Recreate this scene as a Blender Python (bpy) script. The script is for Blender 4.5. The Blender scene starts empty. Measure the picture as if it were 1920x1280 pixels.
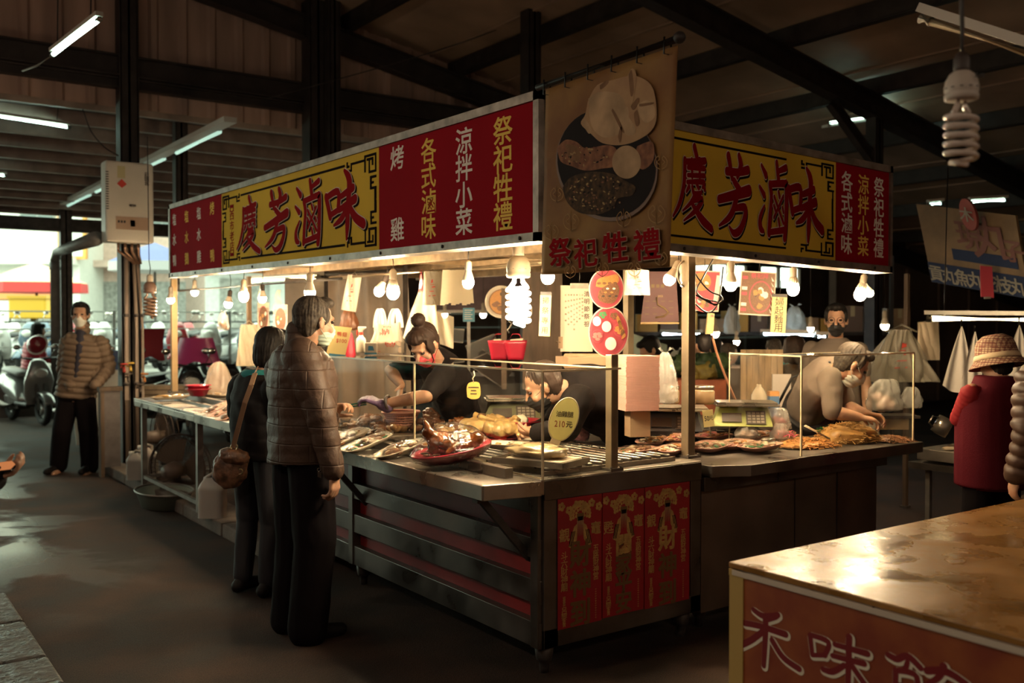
import bpy, bmesh, math, random
from mathutils import Vector, Matrix, Euler, noise
V = Vector
SC = bpy.context.scene
COL = SC.collection
R = math.radians
PI = math.pi

# ---------------------------------------------------------------- survey of the place
# the camera stands at the origin, 1.55 m up; x runs along the short end of the stall, y along its long front
FPX, EYE = 1800.0, 1.55
PIT = math.atan(37 / FPX)
YAW = math.atan(1287 / FPX)
FW = (math.sin(YAW), math.cos(YAW)); RT = (math.cos(YAW), -math.sin(YAW))

def at(px, py, x=None, y=None, z=None, d=None):
    """point of the place seen in that direction, on the plane x, y or z, or at depth d"""
    u = (px - 960) / FPX; v = -(py - 640) / FPX
    c, s = math.cos(PIT), math.sin(PIT)
    f = c + v * s; w = -s + v * c
    r = (FW[0] * f + RT[0] * u, FW[1] * f + RT[1] * u, w)
    if x is not None: t = x / r[0]
    elif y is not None: t = y / r[1]
    elif z is not None: t = (z - EYE) / r[2]
    else: t = d / f
    return V((r[0] * t, r[1] * t, EYE + r[2] * t))

# ---------------------------------------------------------------- materials
MATS = {}
def M(name, col=(.5, .5, .5), rough=.5, metal=0.0, var=0.0, vscale=8.0, bump=0.0, bscale=40.0, col2=None,
      emit=None, es=0.0, trans=0.0, coat=0.0, spec=.5, stretch=(1, 1, 1), detail=4.0, rvar=0.0, subs=0.0, sheen=0.0):
    if name in MATS: return MATS[name]
    m = bpy.data.materials.new(name); m.use_nodes = True
    nt = m.node_tree; N = nt.nodes; L = nt.links
    b = N['Principled BSDF']
    b.inputs['Base Color'].default_value = (*col, 1)
    b.inputs['Roughness'].default_value = rough
    b.inputs['Metallic'].default_value = metal
    b.inputs['Specular IOR Level'].default_value = spec
    b.inputs['Coat Weight'].default_value = coat
    b.inputs['Coat Roughness'].default_value = .12
    if subs:
        b.inputs['Subsurface Weight'].default_value = subs
        b.inputs['Subsurface Radius'].default_value = (.02, .008, .004)
        b.inputs['Subsurface Scale'].default_value = .3
    if sheen: b.inputs['Sheen Weight'].default_value = sheen
    tc = N.new('ShaderNodeTexCoord'); mp = N.new('ShaderNodeMapping')
    mp.inputs['Scale'].default_value = stretch
    L.new(tc.outputs['Object'], mp.inputs['Vector'])
    if var or col2 or rvar:
        n = N.new('ShaderNodeTexNoise'); n.inputs['Scale'].default_value = vscale; n.inputs['Detail'].default_value = detail
        L.new(mp.outputs[0], n.inputs['Vector'])
        r = N.new('ShaderNodeValToRGB')
        c2 = col2 or tuple(c * (1 - var) for c in col)
        r.color_ramp.elements[0].position = .35; r.color_ramp.elements[1].position = .68
        r.color_ramp.elements[0].color = (*c2, 1); r.color_ramp.elements[1].color = (*col, 1)
        L.new(n.outputs['Fac'], r.inputs['Fac']); L.new(r.outputs['Color'], b.inputs['Base Color'])
        if rvar:
            q = N.new('ShaderNodeMapRange'); q.inputs['To Min'].default_value = max(.03, rough - rvar); q.inputs['To Max'].default_value = rough + rvar
            q.inputs['From Min'].default_value = .35; q.inputs['From Max'].default_value = .65
            L.new(n.outputs['Fac'], q.inputs['Value']); L.new(q.outputs[0], b.inputs['Roughness'])
    if bump:
        n2 = N.new('ShaderNodeTexNoise'); n2.inputs['Scale'].default_value = bscale; n2.inputs['Detail'].default_value = 5
        L.new(mp.outputs[0], n2.inputs['Vector'])
        bp = N.new('ShaderNodeBump'); bp.inputs['Strength'].default_value = bump; bp.inputs['Distance'].default_value = .02
        L.new(n2.outputs['Fac'], bp.inputs['Height']); L.new(bp.outputs[0], b.inputs['Normal'])
    if emit:
        b.inputs['Emission Color'].default_value = (*emit, 1); b.inputs['Emission Strength'].default_value = es
    MATS[name] = m
    return m

def M_pane(name, tint=(.9, .93, .88), pw=5.0, base=.05, rough=.02, haze=0.0):
    """thin clear sheet: lets light through, mirrors at a slant, carries a film of grease"""
    if name in MATS: return MATS[name]
    m = bpy.data.materials.new(name); m.use_nodes = True
    nt = m.node_tree; N = nt.nodes; L = nt.links
    N.remove(N['Principled BSDF']); out = N['Material Output']
    tr = N.new('ShaderNodeBsdfTransparent'); tr.inputs['Color'].default_value = (*tint, 1)
    gl = N.new('ShaderNodeBsdfGlossy'); gl.inputs['Roughness'].default_value = rough
    fr = N.new('ShaderNodeMath'); fr.operation = 'POWER'; fr.inputs[1].default_value = pw
    lw = N.new('ShaderNodeLayerWeight'); lw.inputs['Blend'].default_value = .5; L.new(lw.outputs['Facing'], fr.inputs[0])
    ad = N.new('ShaderNodeMath'); ad.operation = 'ADD'; ad.inputs[1].default_value = base; ad.use_clamp = True
    mx = N.new('ShaderNodeMixShader')
    L.new(fr.outputs[0], ad.inputs[0]); L.new(ad.outputs[0], mx.inputs[0]); L.new(tr.outputs[0], mx.inputs[1]); L.new(gl.outputs[0], mx.inputs[2])
    last = mx
    if haze:
        df = N.new('ShaderNodeBsdfDiffuse'); df.inputs['Color'].default_value = (.8, .76, .7, 1)
        n = N.new('ShaderNodeTexNoise'); n.inputs['Scale'].default_value = 9; n.inputs['Detail'].default_value = 6
        tc = N.new('ShaderNodeTexCoord'); L.new(tc.outputs['Object'], n.inputs['Vector'])
        q = N.new('ShaderNodeMapRange'); q.inputs['From Min'].default_value = .4; q.inputs['From Max'].default_value = .75; q.inputs['To Max'].default_value = haze
        L.new(n.outputs['Fac'], q.inputs['Value'])
        m2 = N.new('ShaderNodeMixShader'); L.new(q.outputs[0], m2.inputs[0]); L.new(mx.outputs[0], m2.inputs[1]); L.new(df.outputs[0], m2.inputs[2]); last = m2
    L.new(last.outputs[0], out.inputs['Surface'])
    MATS[name] = m
    return m

def M_film(name, col=(.9, .85, .78), opac=.5, rough=.3, tl=.5, bump=.6, bscale=25):
    """plastic bag film: part clear, part milky"""
    if name in MATS: return MATS[name]
    m = bpy.data.materials.new(name); m.use_nodes = True
    nt = m.node_tree; N = nt.nodes; L = nt.links
    N.remove(N['Principled BSDF']); out = N['Material Output']
    tr = N.new('ShaderNodeBsdfTransparent'); df = N.new('ShaderNodeBsdfDiffuse'); tn = N.new('ShaderNodeBsdfTranslucent'); gl = N.new('ShaderNodeBsdfGlossy')
    df.inputs['Color'].default_value = (*col, 1); tn.inputs['Color'].default_value = (*col, 1); gl.inputs['Roughness'].default_value = rough
    n2 = N.new('ShaderNodeTexNoise'); n2.inputs['Scale'].default_value = bscale; n2.inputs['Detail'].default_value = 4; n2.inputs['Distortion'].default_value = 1.0
    tc = N.new('ShaderNodeTexCoord'); L.new(tc.outputs['Object'], n2.inputs['Vector'])
    bp = N.new('ShaderNodeBump'); bp.inputs['Strength'].default_value = bump; bp.inputs['Distance'].default_value = .02
    L.new(n2.outputs['Fac'], bp.inputs['Height'])
    for s in (df, gl): L.new(bp.outputs[0], s.inputs['Normal'])
    a = N.new('ShaderNodeMixShader'); a.inputs[0].default_value = tl; L.new(df.outputs[0], a.inputs[1]); L.new(tn.outputs[0], a.inputs[2])
    c = N.new('ShaderNodeMixShader'); c.inputs[0].default_value = opac; L.new(tr.outputs[0], c.inputs[1]); L.new(a.outputs[0], c.inputs[2])
    lw = N.new('ShaderNodeLayerWeight'); lw.inputs['Blend'].default_value = .5; L.new(bp.outputs[0], lw.inputs['Normal'])
    pw_ = N.new('ShaderNodeMath'); pw_.operation = 'POWER'; pw_.inputs[1].default_value = 4.0; L.new(lw.outputs['Facing'], pw_.inputs[0])
    fr = N.new('ShaderNodeMath'); fr.operation = 'ADD'; fr.inputs[1].default_value = .05; fr.use_clamp = True; L.new(pw_.outputs[0], fr.inputs[0])
    g = N.new('ShaderNodeMixShader'); L.new(fr.outputs[0], g.inputs[0]); L.new(c.outputs[0], g.inputs[1]); L.new(gl.outputs[0], g.inputs[2])
    L.new(g.outputs[0], out.inputs['Surface'])
    MATS[name] = m
    return m

# ---------------------------------------------------------------- mesh collecting
def frame_of(d, up=V((0, 0, 1))):
    d = V(d).normalized()
    if abs(d.dot(up)) > .98: up = V((0, 1, 0)) if abs(d.y) < .9 else V((1, 0, 0))
    x = d.cross(up).normalized(); y = x.cross(d).normalized()
    return x, y, d

class MB:
    """collects shapes and links them as one mesh"""
    def __init__(self): self.v = []; self.f = []; self.m = []; self.s = []
    def add(self, vs, fs, mi=0, sm=False, mat4=None):
        o = len(self.v)
        if mat4 is not None: vs = [mat4 @ V(p) for p in vs]
        self.v += [tuple(p) for p in vs]
        self.f += [tuple(i + o for i in f) for f in fs]
        self.m += [mi] * len(fs); self.s += [sm] * len(fs)
        return self
    def box(self, a, b, mi=0, mat4=None):
        x0, y0, z0 = a; x1, y1, z1 = b
        vs = [(x0, y0, z0), (x1, y0, z0), (x1, y1, z0), (x0, y1, z0), (x0, y0, z1), (x1, y0, z1), (x1, y1, z1), (x0, y1, z1)]
        return self.add(vs, [(3, 2, 1, 0), (4, 5, 6, 7), (0, 1, 5, 4), (1, 2, 6, 5), (2, 3, 7, 6), (3, 0, 4, 7)], mi, False, mat4)
    def cbox(self, c, s, mi=0, rz=0, mat4=None):
        h = V(s) / 2
        mm = Matrix.Translation(V(c)) @ Matrix.Rotation(rz, 4, 'Z')
        if mat4 is not None: mm = mat4 @ mm
        return self.box(-h, h, mi, mm)
    def bar(self, p, q, w, h, mi=0, up=V((0, 0, 1))):
        p, q = V(p), V(q); x, y, d = frame_of(q - p, up)
        vs = [p + x * a * w / 2 + y * b * h / 2 for a, b in ((-1, -1), (1, -1), (1, 1), (-1, 1))] + [q + x * a * w / 2 + y * b * h / 2 for a, b in ((-1, -1), (1, -1), (1, 1), (-1, 1))]
        return self.add(vs, [(3, 2, 1, 0), (4, 5, 6, 7), (0, 1, 5, 4), (1, 2, 6, 5), (2, 3, 7, 6), (3, 0, 4, 7)], mi)
    def tube(self, pts, r, seg=8, mi=0, cap=True):
        pts = [V(p) for p in pts]; n = len(pts)
        rr = r if isinstance(r, (list, tuple)) else [r] * n
        vs = []; fs = []; ux = None
        for i, p in enumerate(pts):
            d = (pts[min(i + 1, n - 1)] - pts[max(i - 1, 0)])
            if d.length < 1e-9: d = V((0, 0, 1))
            d.normalize()
            if ux is None: ux, uy, _ = frame_of(d)
            else:
                ux = (ux - d * ux.dot(d)); ux = ux.normalized() if ux.length > 1e-6 else frame_of(d)[0]
                uy = d.cross(ux)
            vs += [p + (ux * math.cos(2 * PI * k / seg) + uy * math.sin(2 * PI * k / seg)) * rr[i] for k in range(seg)]
        for i in range(n - 1):
            for k in range(seg):
                a = i * seg + k; b = i * seg + (k + 1) % seg
                fs.append((a, b, b + seg, a + seg))
        if cap:
            fs.append(tuple(range(seg - 1, -1, -1))); fs.append(tuple((n - 1) * seg + k for k in range(seg)))
        return self.add(vs, fs, mi, True)
    def lathe(self, prof, seg=20, mi=0, mat4=None, sx=1.0, sy=1.0, sm=True):
        vs = []; fs = []
        n = len(prof)
        for r, z in prof: vs += [(r * sx * math.cos(2 * PI * k / seg), r * sy * math.sin(2 * PI * k / seg), z) for k in range(seg)]
        for i in range(n - 1):
            for k in range(seg):
                a = i * seg + k; b = i * seg + (k + 1) % seg
                fs.append((a, b, b + seg, a + seg))
        if prof[0][0] > 1e-5: fs.append(tuple(range(seg - 1, -1, -1)))
        if prof[-1][0] > 1e-5: fs.append(tuple((n - 1) * seg + k for k in range(seg)))
        return self.add(vs, fs, mi, sm, mat4)
    def blob(self, c, rad, amp=.0, fr=3.0, seed=0, sub=3, mi=0, mat4=None, ridge=False):
        bm = bmesh.new(); bmesh.ops.create_icosphere(bm, subdivisions=sub, radius=1.0)
        o = V((seed * 3.17, seed * 1.31, seed * 7.7)); rad = V(rad) if not isinstance(rad, (int, float)) else V((rad,) * 3)
        vs = []
        for v in bm.verts:
            k = noise.noise(v.co * fr + o)
            if ridge: k = .5 - abs(k) * 2
            k += .4 * noise.noise(v.co * fr * 2.3 + o)
            p = v.co * (1 + amp * k)
            vs.append(V((p.x * rad.x, p.y * rad.y, p.z * rad.z)))
        fs = [tuple(v.index for v in f.verts) for f in bm.faces]; bm.free()
        mm = Matrix.Translation(V(c)) if mat4 is None else Matrix.Translation(V(c)) @ mat4
        return self.add(vs, fs, mi, True, mm)
    def prism(self, pts, th, mi=0, mat4=None):
        """outline in x,y pulled up by th along z"""
        n = len(pts)
        vs = [(p[0], p[1], 0) for p in pts] + [(p[0], p[1], th) for p in pts]
        fs = [tuple(range(n - 1, -1, -1)), tuple(range(n, 2 * n))] + [(i, (i + 1) % n, n + (i + 1) % n, n + i) for i in range(n)]
        return self.add(vs, fs, mi, False, mat4)
    def grid(self, fn, nu, nv, mi=0, sm=True, wrapu=False):
        vs = [fn(i / (nu if wrapu else nu - 1), j / (nv - 1)) for j in range(nv) for i in range(nu)]
        fs = []
        for j in range(nv - 1):
            for i in range(nu if wrapu else nu - 1):
                a = j * nu + i; b = j * nu + (i + 1) % nu
                fs.append((a, b, b + nu, a + nu))
        return self.add(vs, fs, mi, sm)
    def torus(self, R0, r, seg=28, rs=8, mi=0, mat4=None):
        pts = [(R0 * math.cos(2 * PI * k / seg), R0 * math.sin(2 * PI * k / seg), 0) for k in range(seg)]
        vs = []; fs = []
        for k in range(seg):
            a = 2 * PI * k / seg
            for j in range(rs):
                b = 2 * PI * j / rs
                vs.append(((R0 + r * math.cos(b)) * math.cos(a), (R0 + r * math.cos(b)) * math.sin(a), r * math.sin(b)))
        for k in range(seg):
            for j in range(rs):
                fs.append((k * rs + j, ((k + 1) % seg) * rs + j, ((k + 1) % seg) * rs + (j + 1) % rs, k * rs + (j + 1) % rs))
        return self.add(vs, fs, mi, True, mat4)
    def build(self, name, mats, parent=None, bevel=0.0, solid=0.0, sub=0, loc=None, local=False):
        """vertices are in world coordinates; a parented mesh (or loc) is stored relative to its origin"""
        me = bpy.data.meshes.new(name)
        o = bpy.data.objects.new(name, me)
        off = V((0, 0, 0))
        if not local:
            if parent is not None: off = origin_of(parent)
            if loc is not None: off = V(loc)
        me.from_pydata([V(p) - off for p in self.v], [], self.f)
        for m in (mats if isinstance(mats, (list, tuple)) else [mats]): me.materials.append(m)
        me.polygons.foreach_set('material_index', self.m); me.polygons.foreach_set('use_smooth', self.s)
        me.update()
        COL.objects.link(o)
        if parent is not None:
            o.parent = parent
            if loc is not None: o.location = V(loc) - origin_of(parent)
        elif loc is not None: o.location = loc
        if bevel:
            b = o.modifiers.new('b', 'BEVEL'); b.width = bevel; b.segments = 2; b.limit_method = 'ANGLE'; b.angle_limit = R(40)
        if solid:
            s = o.modifiers.new('s', 'SOLIDIFY'); s.thickness = solid; s.offset = 0
        if sub:
            s = o.modifiers.new('u', 'SUBSURF'); s.levels = sub; s.render_levels = sub
        return o

def origin_of(o):
    p = V((0, 0, 0))
    while o is not None:
        p = p + o.location; o = o.parent
    return p

def tag(o, label, cat, group=None):
    o['label'] = label; o['category'] = cat
    if group: o['group'] = group
    return o
def thing(name, label, cat, loc=(0, 0, 0), group=None):
    o = bpy.data.objects.new(name, None); o.empty_display_size = .05
    COL.objects.link(o); o.location = loc
    return tag(o, label, cat, group)
def struct(o): o['kind'] = 'structure'; return o
def stuff(o, label, cat): o['kind'] = 'stuff'; return tag(o, label, cat)
def dup(root, loc, rz=0.0, label=None, sc=None, rot=None):
    r = root.copy(); COL.objects.link(r); r.location = loc; r.rotation_euler = rot or (0, 0, rz)
    if sc: r.scale = (sc,) * 3 if isinstance(sc, (int, float)) else sc
    if label: r['label'] = label
    for ch in list(root.children):
        c = ch.copy(); COL.objects.link(c); c.parent = r
        for g in ch.children:
            d = g.copy(); COL.objects.link(d); d.parent = c
    return r

# ---------------------------------------------------------------- writing
def glyphs(mb, text, mat4, size, mi=0, weight=0.0, sx=1.0, th=.0015):
    """printed characters, centred on mat4's origin in its x,y plane"""
    cu = bpy.data.curves.new('t', 'FONT'); cu.body = text; cu.size = size; cu.align_x = 'CENTER'; cu.align_y = 'CENTER'
    cu.offset = min(weight, .007) * size; cu.extrude = th / 2; cu.resolution_u = 2
    o = bpy.data.objects.new('t', cu); COL.objects.link(o)
    dg = bpy.context.evaluated_depsgraph_get()
    me = o.evaluated_get(dg).to_mesh()
    xs = [v.co.x for v in me.vertices]; ys = [v.co.y for v in me.vertices]
    if xs:
        cx, cy = (max(xs) + min(xs)) / 2, (max(ys) + min(ys)) / 2
        r = max(0, weight - .007) * size; nk = 0 if r == 0 else (4 if weight < .03 else 10)
        for k in range(nk + 1):
            dx, dy = (0, 0) if k == nk else (r * math.cos(2 * PI * k / nk + .8), r * math.sin(2 * PI * k / nk + .8))
            mb.add([((v.co.x - cx) * sx + dx, v.co.y - cy + dy, v.co.z + .00012 * k) for v in me.vertices], [tuple(p.vertices) for p in me.polygons], mi, False, mat4)
    o.evaluated_get(dg).to_mesh_clear()
    bpy.data.objects.remove(o); bpy.data.curves.remove(cu)
def column(mb, text, mat4, x, ys, size, mi=0, weight=.012, sx=1.0, th=.0015):
    for ch, y in zip(text, ys):
        if ch != ' ': glyphs(mb, ch, mat4 @ Matrix.Translation((x, y, 0)), size, mi, weight, sx, th)
def plane_frame(o, ux, uy):
    ux = V(ux).normalized(); uy = V(uy).normalized(); n = ux.cross(uy)
    m = Matrix.Identity(4)
    for i, a in enumerate((ux, uy, n)):
        for j in range(3): m[j][i] = a[j]
    m.translation = V(o)
    return m

def spline(pts, n):
    """smooth run through points of any dimension"""
    out = []; P = [pts[0]] + list(pts) + [pts[-1]]
    for i in range(1, len(P) - 2):
        p0, p1, p2, p3 = P[i - 1], P[i], P[i + 1], P[i + 2]
        for k in range(n):
            t = k / n
            out.append(tuple(.5 * ((2 * b) + (-a + c) * t + (2 * a - 5 * b + 4 * c - d) * t * t + (-a + 3 * b - 3 * c + d) * t ** 3) for a, b, c, d in zip(p0, p1, p2, p3)))
    out.append(tuple(pts[-1])); return out
def brush(mb, strokes, mat4, size, mi=0, grow=0.0, dz=0.0, sx=1.0):
    """brush-written character: each stroke is a run of (x, y, width) in a unit square"""
    for q_, st in enumerate(strokes):
        s = spline(st, 5) if len(st) > 2 else [tuple(a + (b - a) * k / 4 for a, b in zip(st[0], st[-1])) for k in range(5)]
        n = len(s); vs = []
        for i, (x, y, w) in enumerate(s):
            a = s[max(i - 1, 0)]; b = s[min(i + 1, n - 1)]
            dx, dy = b[0] - a[0], b[1] - a[1]; l = math.hypot(dx, dy) or 1
            w = max(w, .012) / 2 + grow; nx, ny = -dy / l * w, dx / l * w
            vs.append((x + nx, y + ny)); vs.append((x - nx, y - ny))
        fs = [(2 * i, 2 * i + 1, 2 * i + 3, 2 * i + 2) for i in range(n - 1)]
        def endcap(i, sgn):
            x, y, w = s[i]; a = s[max(i - 1, 0)]; b = s[min(i + 1, n - 1)]
            an = math.atan2(b[1] - a[1], b[0] - a[0]) + (0 if sgn > 0 else PI)
            w = max(w, .012) / 2 + grow
            base = len(vs)
            for k in range(7):
                t = an - PI / 2 + PI * k / 6
                vs.append((x + w * math.cos(t), y + w * math.sin(t)))
            fs.append(tuple(range(base, base + 7)))
        endcap(0, -1); endcap(n - 1, 1)
        mb.add([((x - .5) * size * sx, (y - .5) * size, dz + q_ * .00015) for x, y in vs], fs, mi, False, mat4)
# ---------------------------------------------------------------- soft bodies
def cap(mb, p, q, r1, r2, seg=14):
    p, q = V(p), V(q); d = q - p
    if d.length < 1e-5: return mb.blob(p, r1)
    x, y, dn = frame_of(d); n = 5
    rings = [(p - dn * r1 * math.cos(PI / 2 * k / n), r1 * math.sin(PI / 2 * k / n)) for k in range(n + 1)] + [(q + dn * r2 * math.sin(PI / 2 * k / n), r2 * math.cos(PI / 2 * k / n)) for k in range(n + 1)]
    vs = []; fs = []
    for c, r in rings:
        r = max(r, 1e-4)
        vs += [c + (x * math.cos(2 * PI * k / seg) + y * math.sin(2 * PI * k / seg)) * r for k in range(seg)]
    m = len(rings)
    for i in range(m - 1):
        for k in range(seg):
            a = i * seg + k; b = i * seg + (k + 1) % seg
            fs.append((a, b, b + seg, a + seg))
    fs += [tuple(range(seg - 1, -1, -1)), tuple((m - 1) * seg + k for k in range(seg))]
    return mb.add(vs, fs, 0, True)
def loft(mb, rings, seg=22, pw=2.3):
    """rings: (centre, side axis, front axis, half width, half depth)"""
    vs = []; fs = []
    for c, ax, ay, rx, ry in rings:
        for k in range(seg):
            a = 2 * PI * k / seg; ca, sa = math.cos(a), math.sin(a)
            e = 2 / pw
            vs.append(V(c) + V(ax) * rx * math.copysign(abs(ca) ** e, ca) + V(ay) * ry * math.copysign(abs(sa) ** e, sa))
    m = len(rings)
    for i in range(m - 1):
        for k in range(seg):
            a = i * seg + k; b = i * seg + (k + 1) % seg
            fs.append((a, b, b + seg, a + seg))
    fs += [tuple(range(seg - 1, -1, -1)), tuple((m - 1) * seg + k for k in range(seg))]
    return mb.add(vs, fs, 0, True)
def meld(mb, name, mats, parent, vox=.008, smooth=3, disp=None, mfn=None):
    """grow one continuous skin over the collected shapes"""
    me = bpy.data.meshes.new('m'); me.from_pydata(mb.v, [], mb.f)
    o = bpy.data.objects.new('m', me); COL.objects.link(o)
    r = o.modifiers.new('r', 'REMESH'); r.mode = 'VOXEL'; r.voxel_size = vox
    if smooth:
        s = o.modifiers.new('s', 'SMOOTH'); s.factor = .5; s.iterations = smooth
    dg = bpy.context.evaluated_depsgraph_get(); dg.update()
    new = bpy.data.meshes.new_from_object(o.evaluated_get(dg))
    bpy.data.objects.remove(o); bpy.data.meshes.remove(me)
    if disp:
        nrm = [v.normal.copy() for v in new.vertices]
        cos = [disp(v.co.copy(), n) for v, n in zip(new.vertices, nrm)]
        for v, c in zip(new.vertices, cos): v.co = c
    off = origin_of(parent) if parent else V((0, 0, 0))
    mats = mats if isinstance(mats, (list, tuple)) else [mats]
    new.materials.clear()
    for m in mats: new.materials.append(m)
    if mfn:
        for p in new.polygons: p.material_index = mfn(p.center, p.normal)
    for v in new.vertices: v.co = v.co - off
    new.polygons.foreach_set('use_smooth', [True] * len(new.polygons))
    new.update(); new.name = name
    b = bpy.data.objects.new(name, new); COL.objects.link(b)
    if parent: b.parent = parent
    return b

def seg_near(co, segs):
    """nearest bone: (distance, run along the chain)"""
    best = (9, 0); run = 0
    for a, b in segs:
        d = b - a; l = d.length
        t = max(0, min(1, (co - a).dot(d) / (l * l)))
        e = (co - (a + d * t)).length
        if e < best[0]: best = (e, run + t * l)
        run += l
    return best

SKIN = M('skin', (.50, .27, .17), .5, var=.2, vscale=14, subs=.12, bump=.08, bscale=120)
def hand(mb, wrist, d, palm, curl=.5, thumb=1, s=1.0, spread=.25):
    """palm and five fingers; d: wrist to knuckles, palm: way the palm faces, thumb: side"""
    wrist = V(wrist); d = V(d).normalized(); palm = V(palm); palm = (palm - d * palm.dot(d)).normalized()
    side = d.cross(palm).normalized() * thumb            # points to the thumb
    kn = []
    for k, (o, ln) in enumerate(((.030, .078), (.010, .088), (-.010, .082), (-.028, .066))):
        base = wrist + d * (.088 - abs(k - 1.2) * .004) * s + side * o * s
        cap(mb, wrist + side * o * .6 * s + d * .012 * s, base, .0135 * s, .0115 * s, 10)
        p = base; ang = curl * .9 + k * .05; r = .0098 * s
        seg = (ln * .45 * s, ln * .32 * s, ln * .25 * s); a = ang * .7
        lat = side * (1.2 - k) * spread * .25
        for sl in seg:
            v = (d * math.cos(a) + palm * math.sin(a) + lat * math.cos(a)).normalized()
            q = p + v * sl; cap(mb, p, q, r, r * .9, 10); p = q; r *= .92; a += ang * .95
    t0 = wrist + d * .022 * s + side * .026 * s; t1 = t0 + (d * .5 + side * .65 + palm * .35).normalized() * .040 * s
    t2 = t1 + (d * .8 + side * .35 + palm * (.3 + .4 * curl)).normalized() * .032 * s; t3 = t2 + (d * .9 + side * .0 + palm * (.3 + .6 * curl)).normalized() * .025 * s
    cap(mb, wrist + d * .01 * s + side * .008 * s, t0, .016 * s, .016 * s, 10); cap(mb, t0, t1, .0155 * s, .012 * s, 10); cap(mb, t1, t2, .0115 * s, .0105 * s, 10); cap(mb, t2, t3, .0105 * s, .008 * s, 10)

class Fig:
    """joints of a figure, in the place's coordinates"""
    def __init__(self, base, face, height=1.7, **J):
        s = self.s = height / 1.7; base = V(base); self.base = base
        f = self.f = V((math.cos(face), math.sin(face), 0)); r = self.r = V((math.sin(face), -math.cos(face), 0)); u = V((0, 0, 1)); self.u = u
        L = lambda x, y, z: base + (r * x + f * y + u * z) * s
        self.L = L
        D = dict(pelvis=L(0, 0, .93), chest=L(0, .0, 1.24), neck=L(0, -.012, 1.43), head=L(0, .025, 1.565),
                 shR=L(.175, -.01, 1.375), shL=L(-.175, -.01, 1.375), elR=L(.225, -.03, 1.10), elL=L(-.225, -.03, 1.10), wrR=L(.235, .04, .86), wrL=L(-.235, .04, .86),
                 hpR=L(.09, 0, .90), hpL=L(-.09, 0, .90), knR=L(.105, .015, .49), knL=L(-.105, .015, .49), anR=L(.11, -.025, .085), anL=L(-.11, -.025, .085))
        D.update({k: V(v) for k, v in J.items()})
        self.__dict__.update(D)
        self.spine = (self.neck - self.pelvis).normalized()
        ax = (self.shR - self.shL); self.ax = (ax - self.spine * ax.dot(self.spine)).normalized(); self.ay = self.spine.cross(self.ax).normalized()
        if self.ay.dot(f) < 0 and abs(self.spine.z) > .3: self.ay = -self.ay
        self.hm = Matrix.Identity(3)
    def headrot(self, yaw=0, pitch=0, roll=0):
        """yaw + turns to the figure's left, pitch + looks down"""
        b = Matrix((self.r, self.f, self.u)).transposed()
        self.hm = b @ Matrix.Rotation(yaw, 3, 'Z') @ Matrix.Rotation(-pitch, 3, 'X') @ Matrix.Rotation(roll, 3, 'Y')
        return self
    def H(self, x, y, z): return self.head + self.hm @ V((x, y, z)) * self.s
    def trunk(self, mb, sizes, pad=0.0):
        """sizes: (run 0 pelvis..1 neck, half width, half depth, forward shift)"""
        s = self.s; rings = []
        for t, w, dp, sh in sizes:
            if t <= .5: c = self.pelvis.lerp(self.chest, t / .5)
            else: c = self.chest.lerp(self.neck, (t - .5) / .5)
            rings.append((c + self.ay * sh * s, self.ax, self.ay, (w + pad) * s, (dp + pad) * s))
        loft(mb, rings)

def hell(F, mb, c, r, rot=None):
    m = F.hm.to_4x4() @ (rot.to_4x4() if rot is not None else Matrix.Identity(4))
    return mb.blob(F.H(*c), V(r) * F.s, sub=3, mat4=m)

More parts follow.
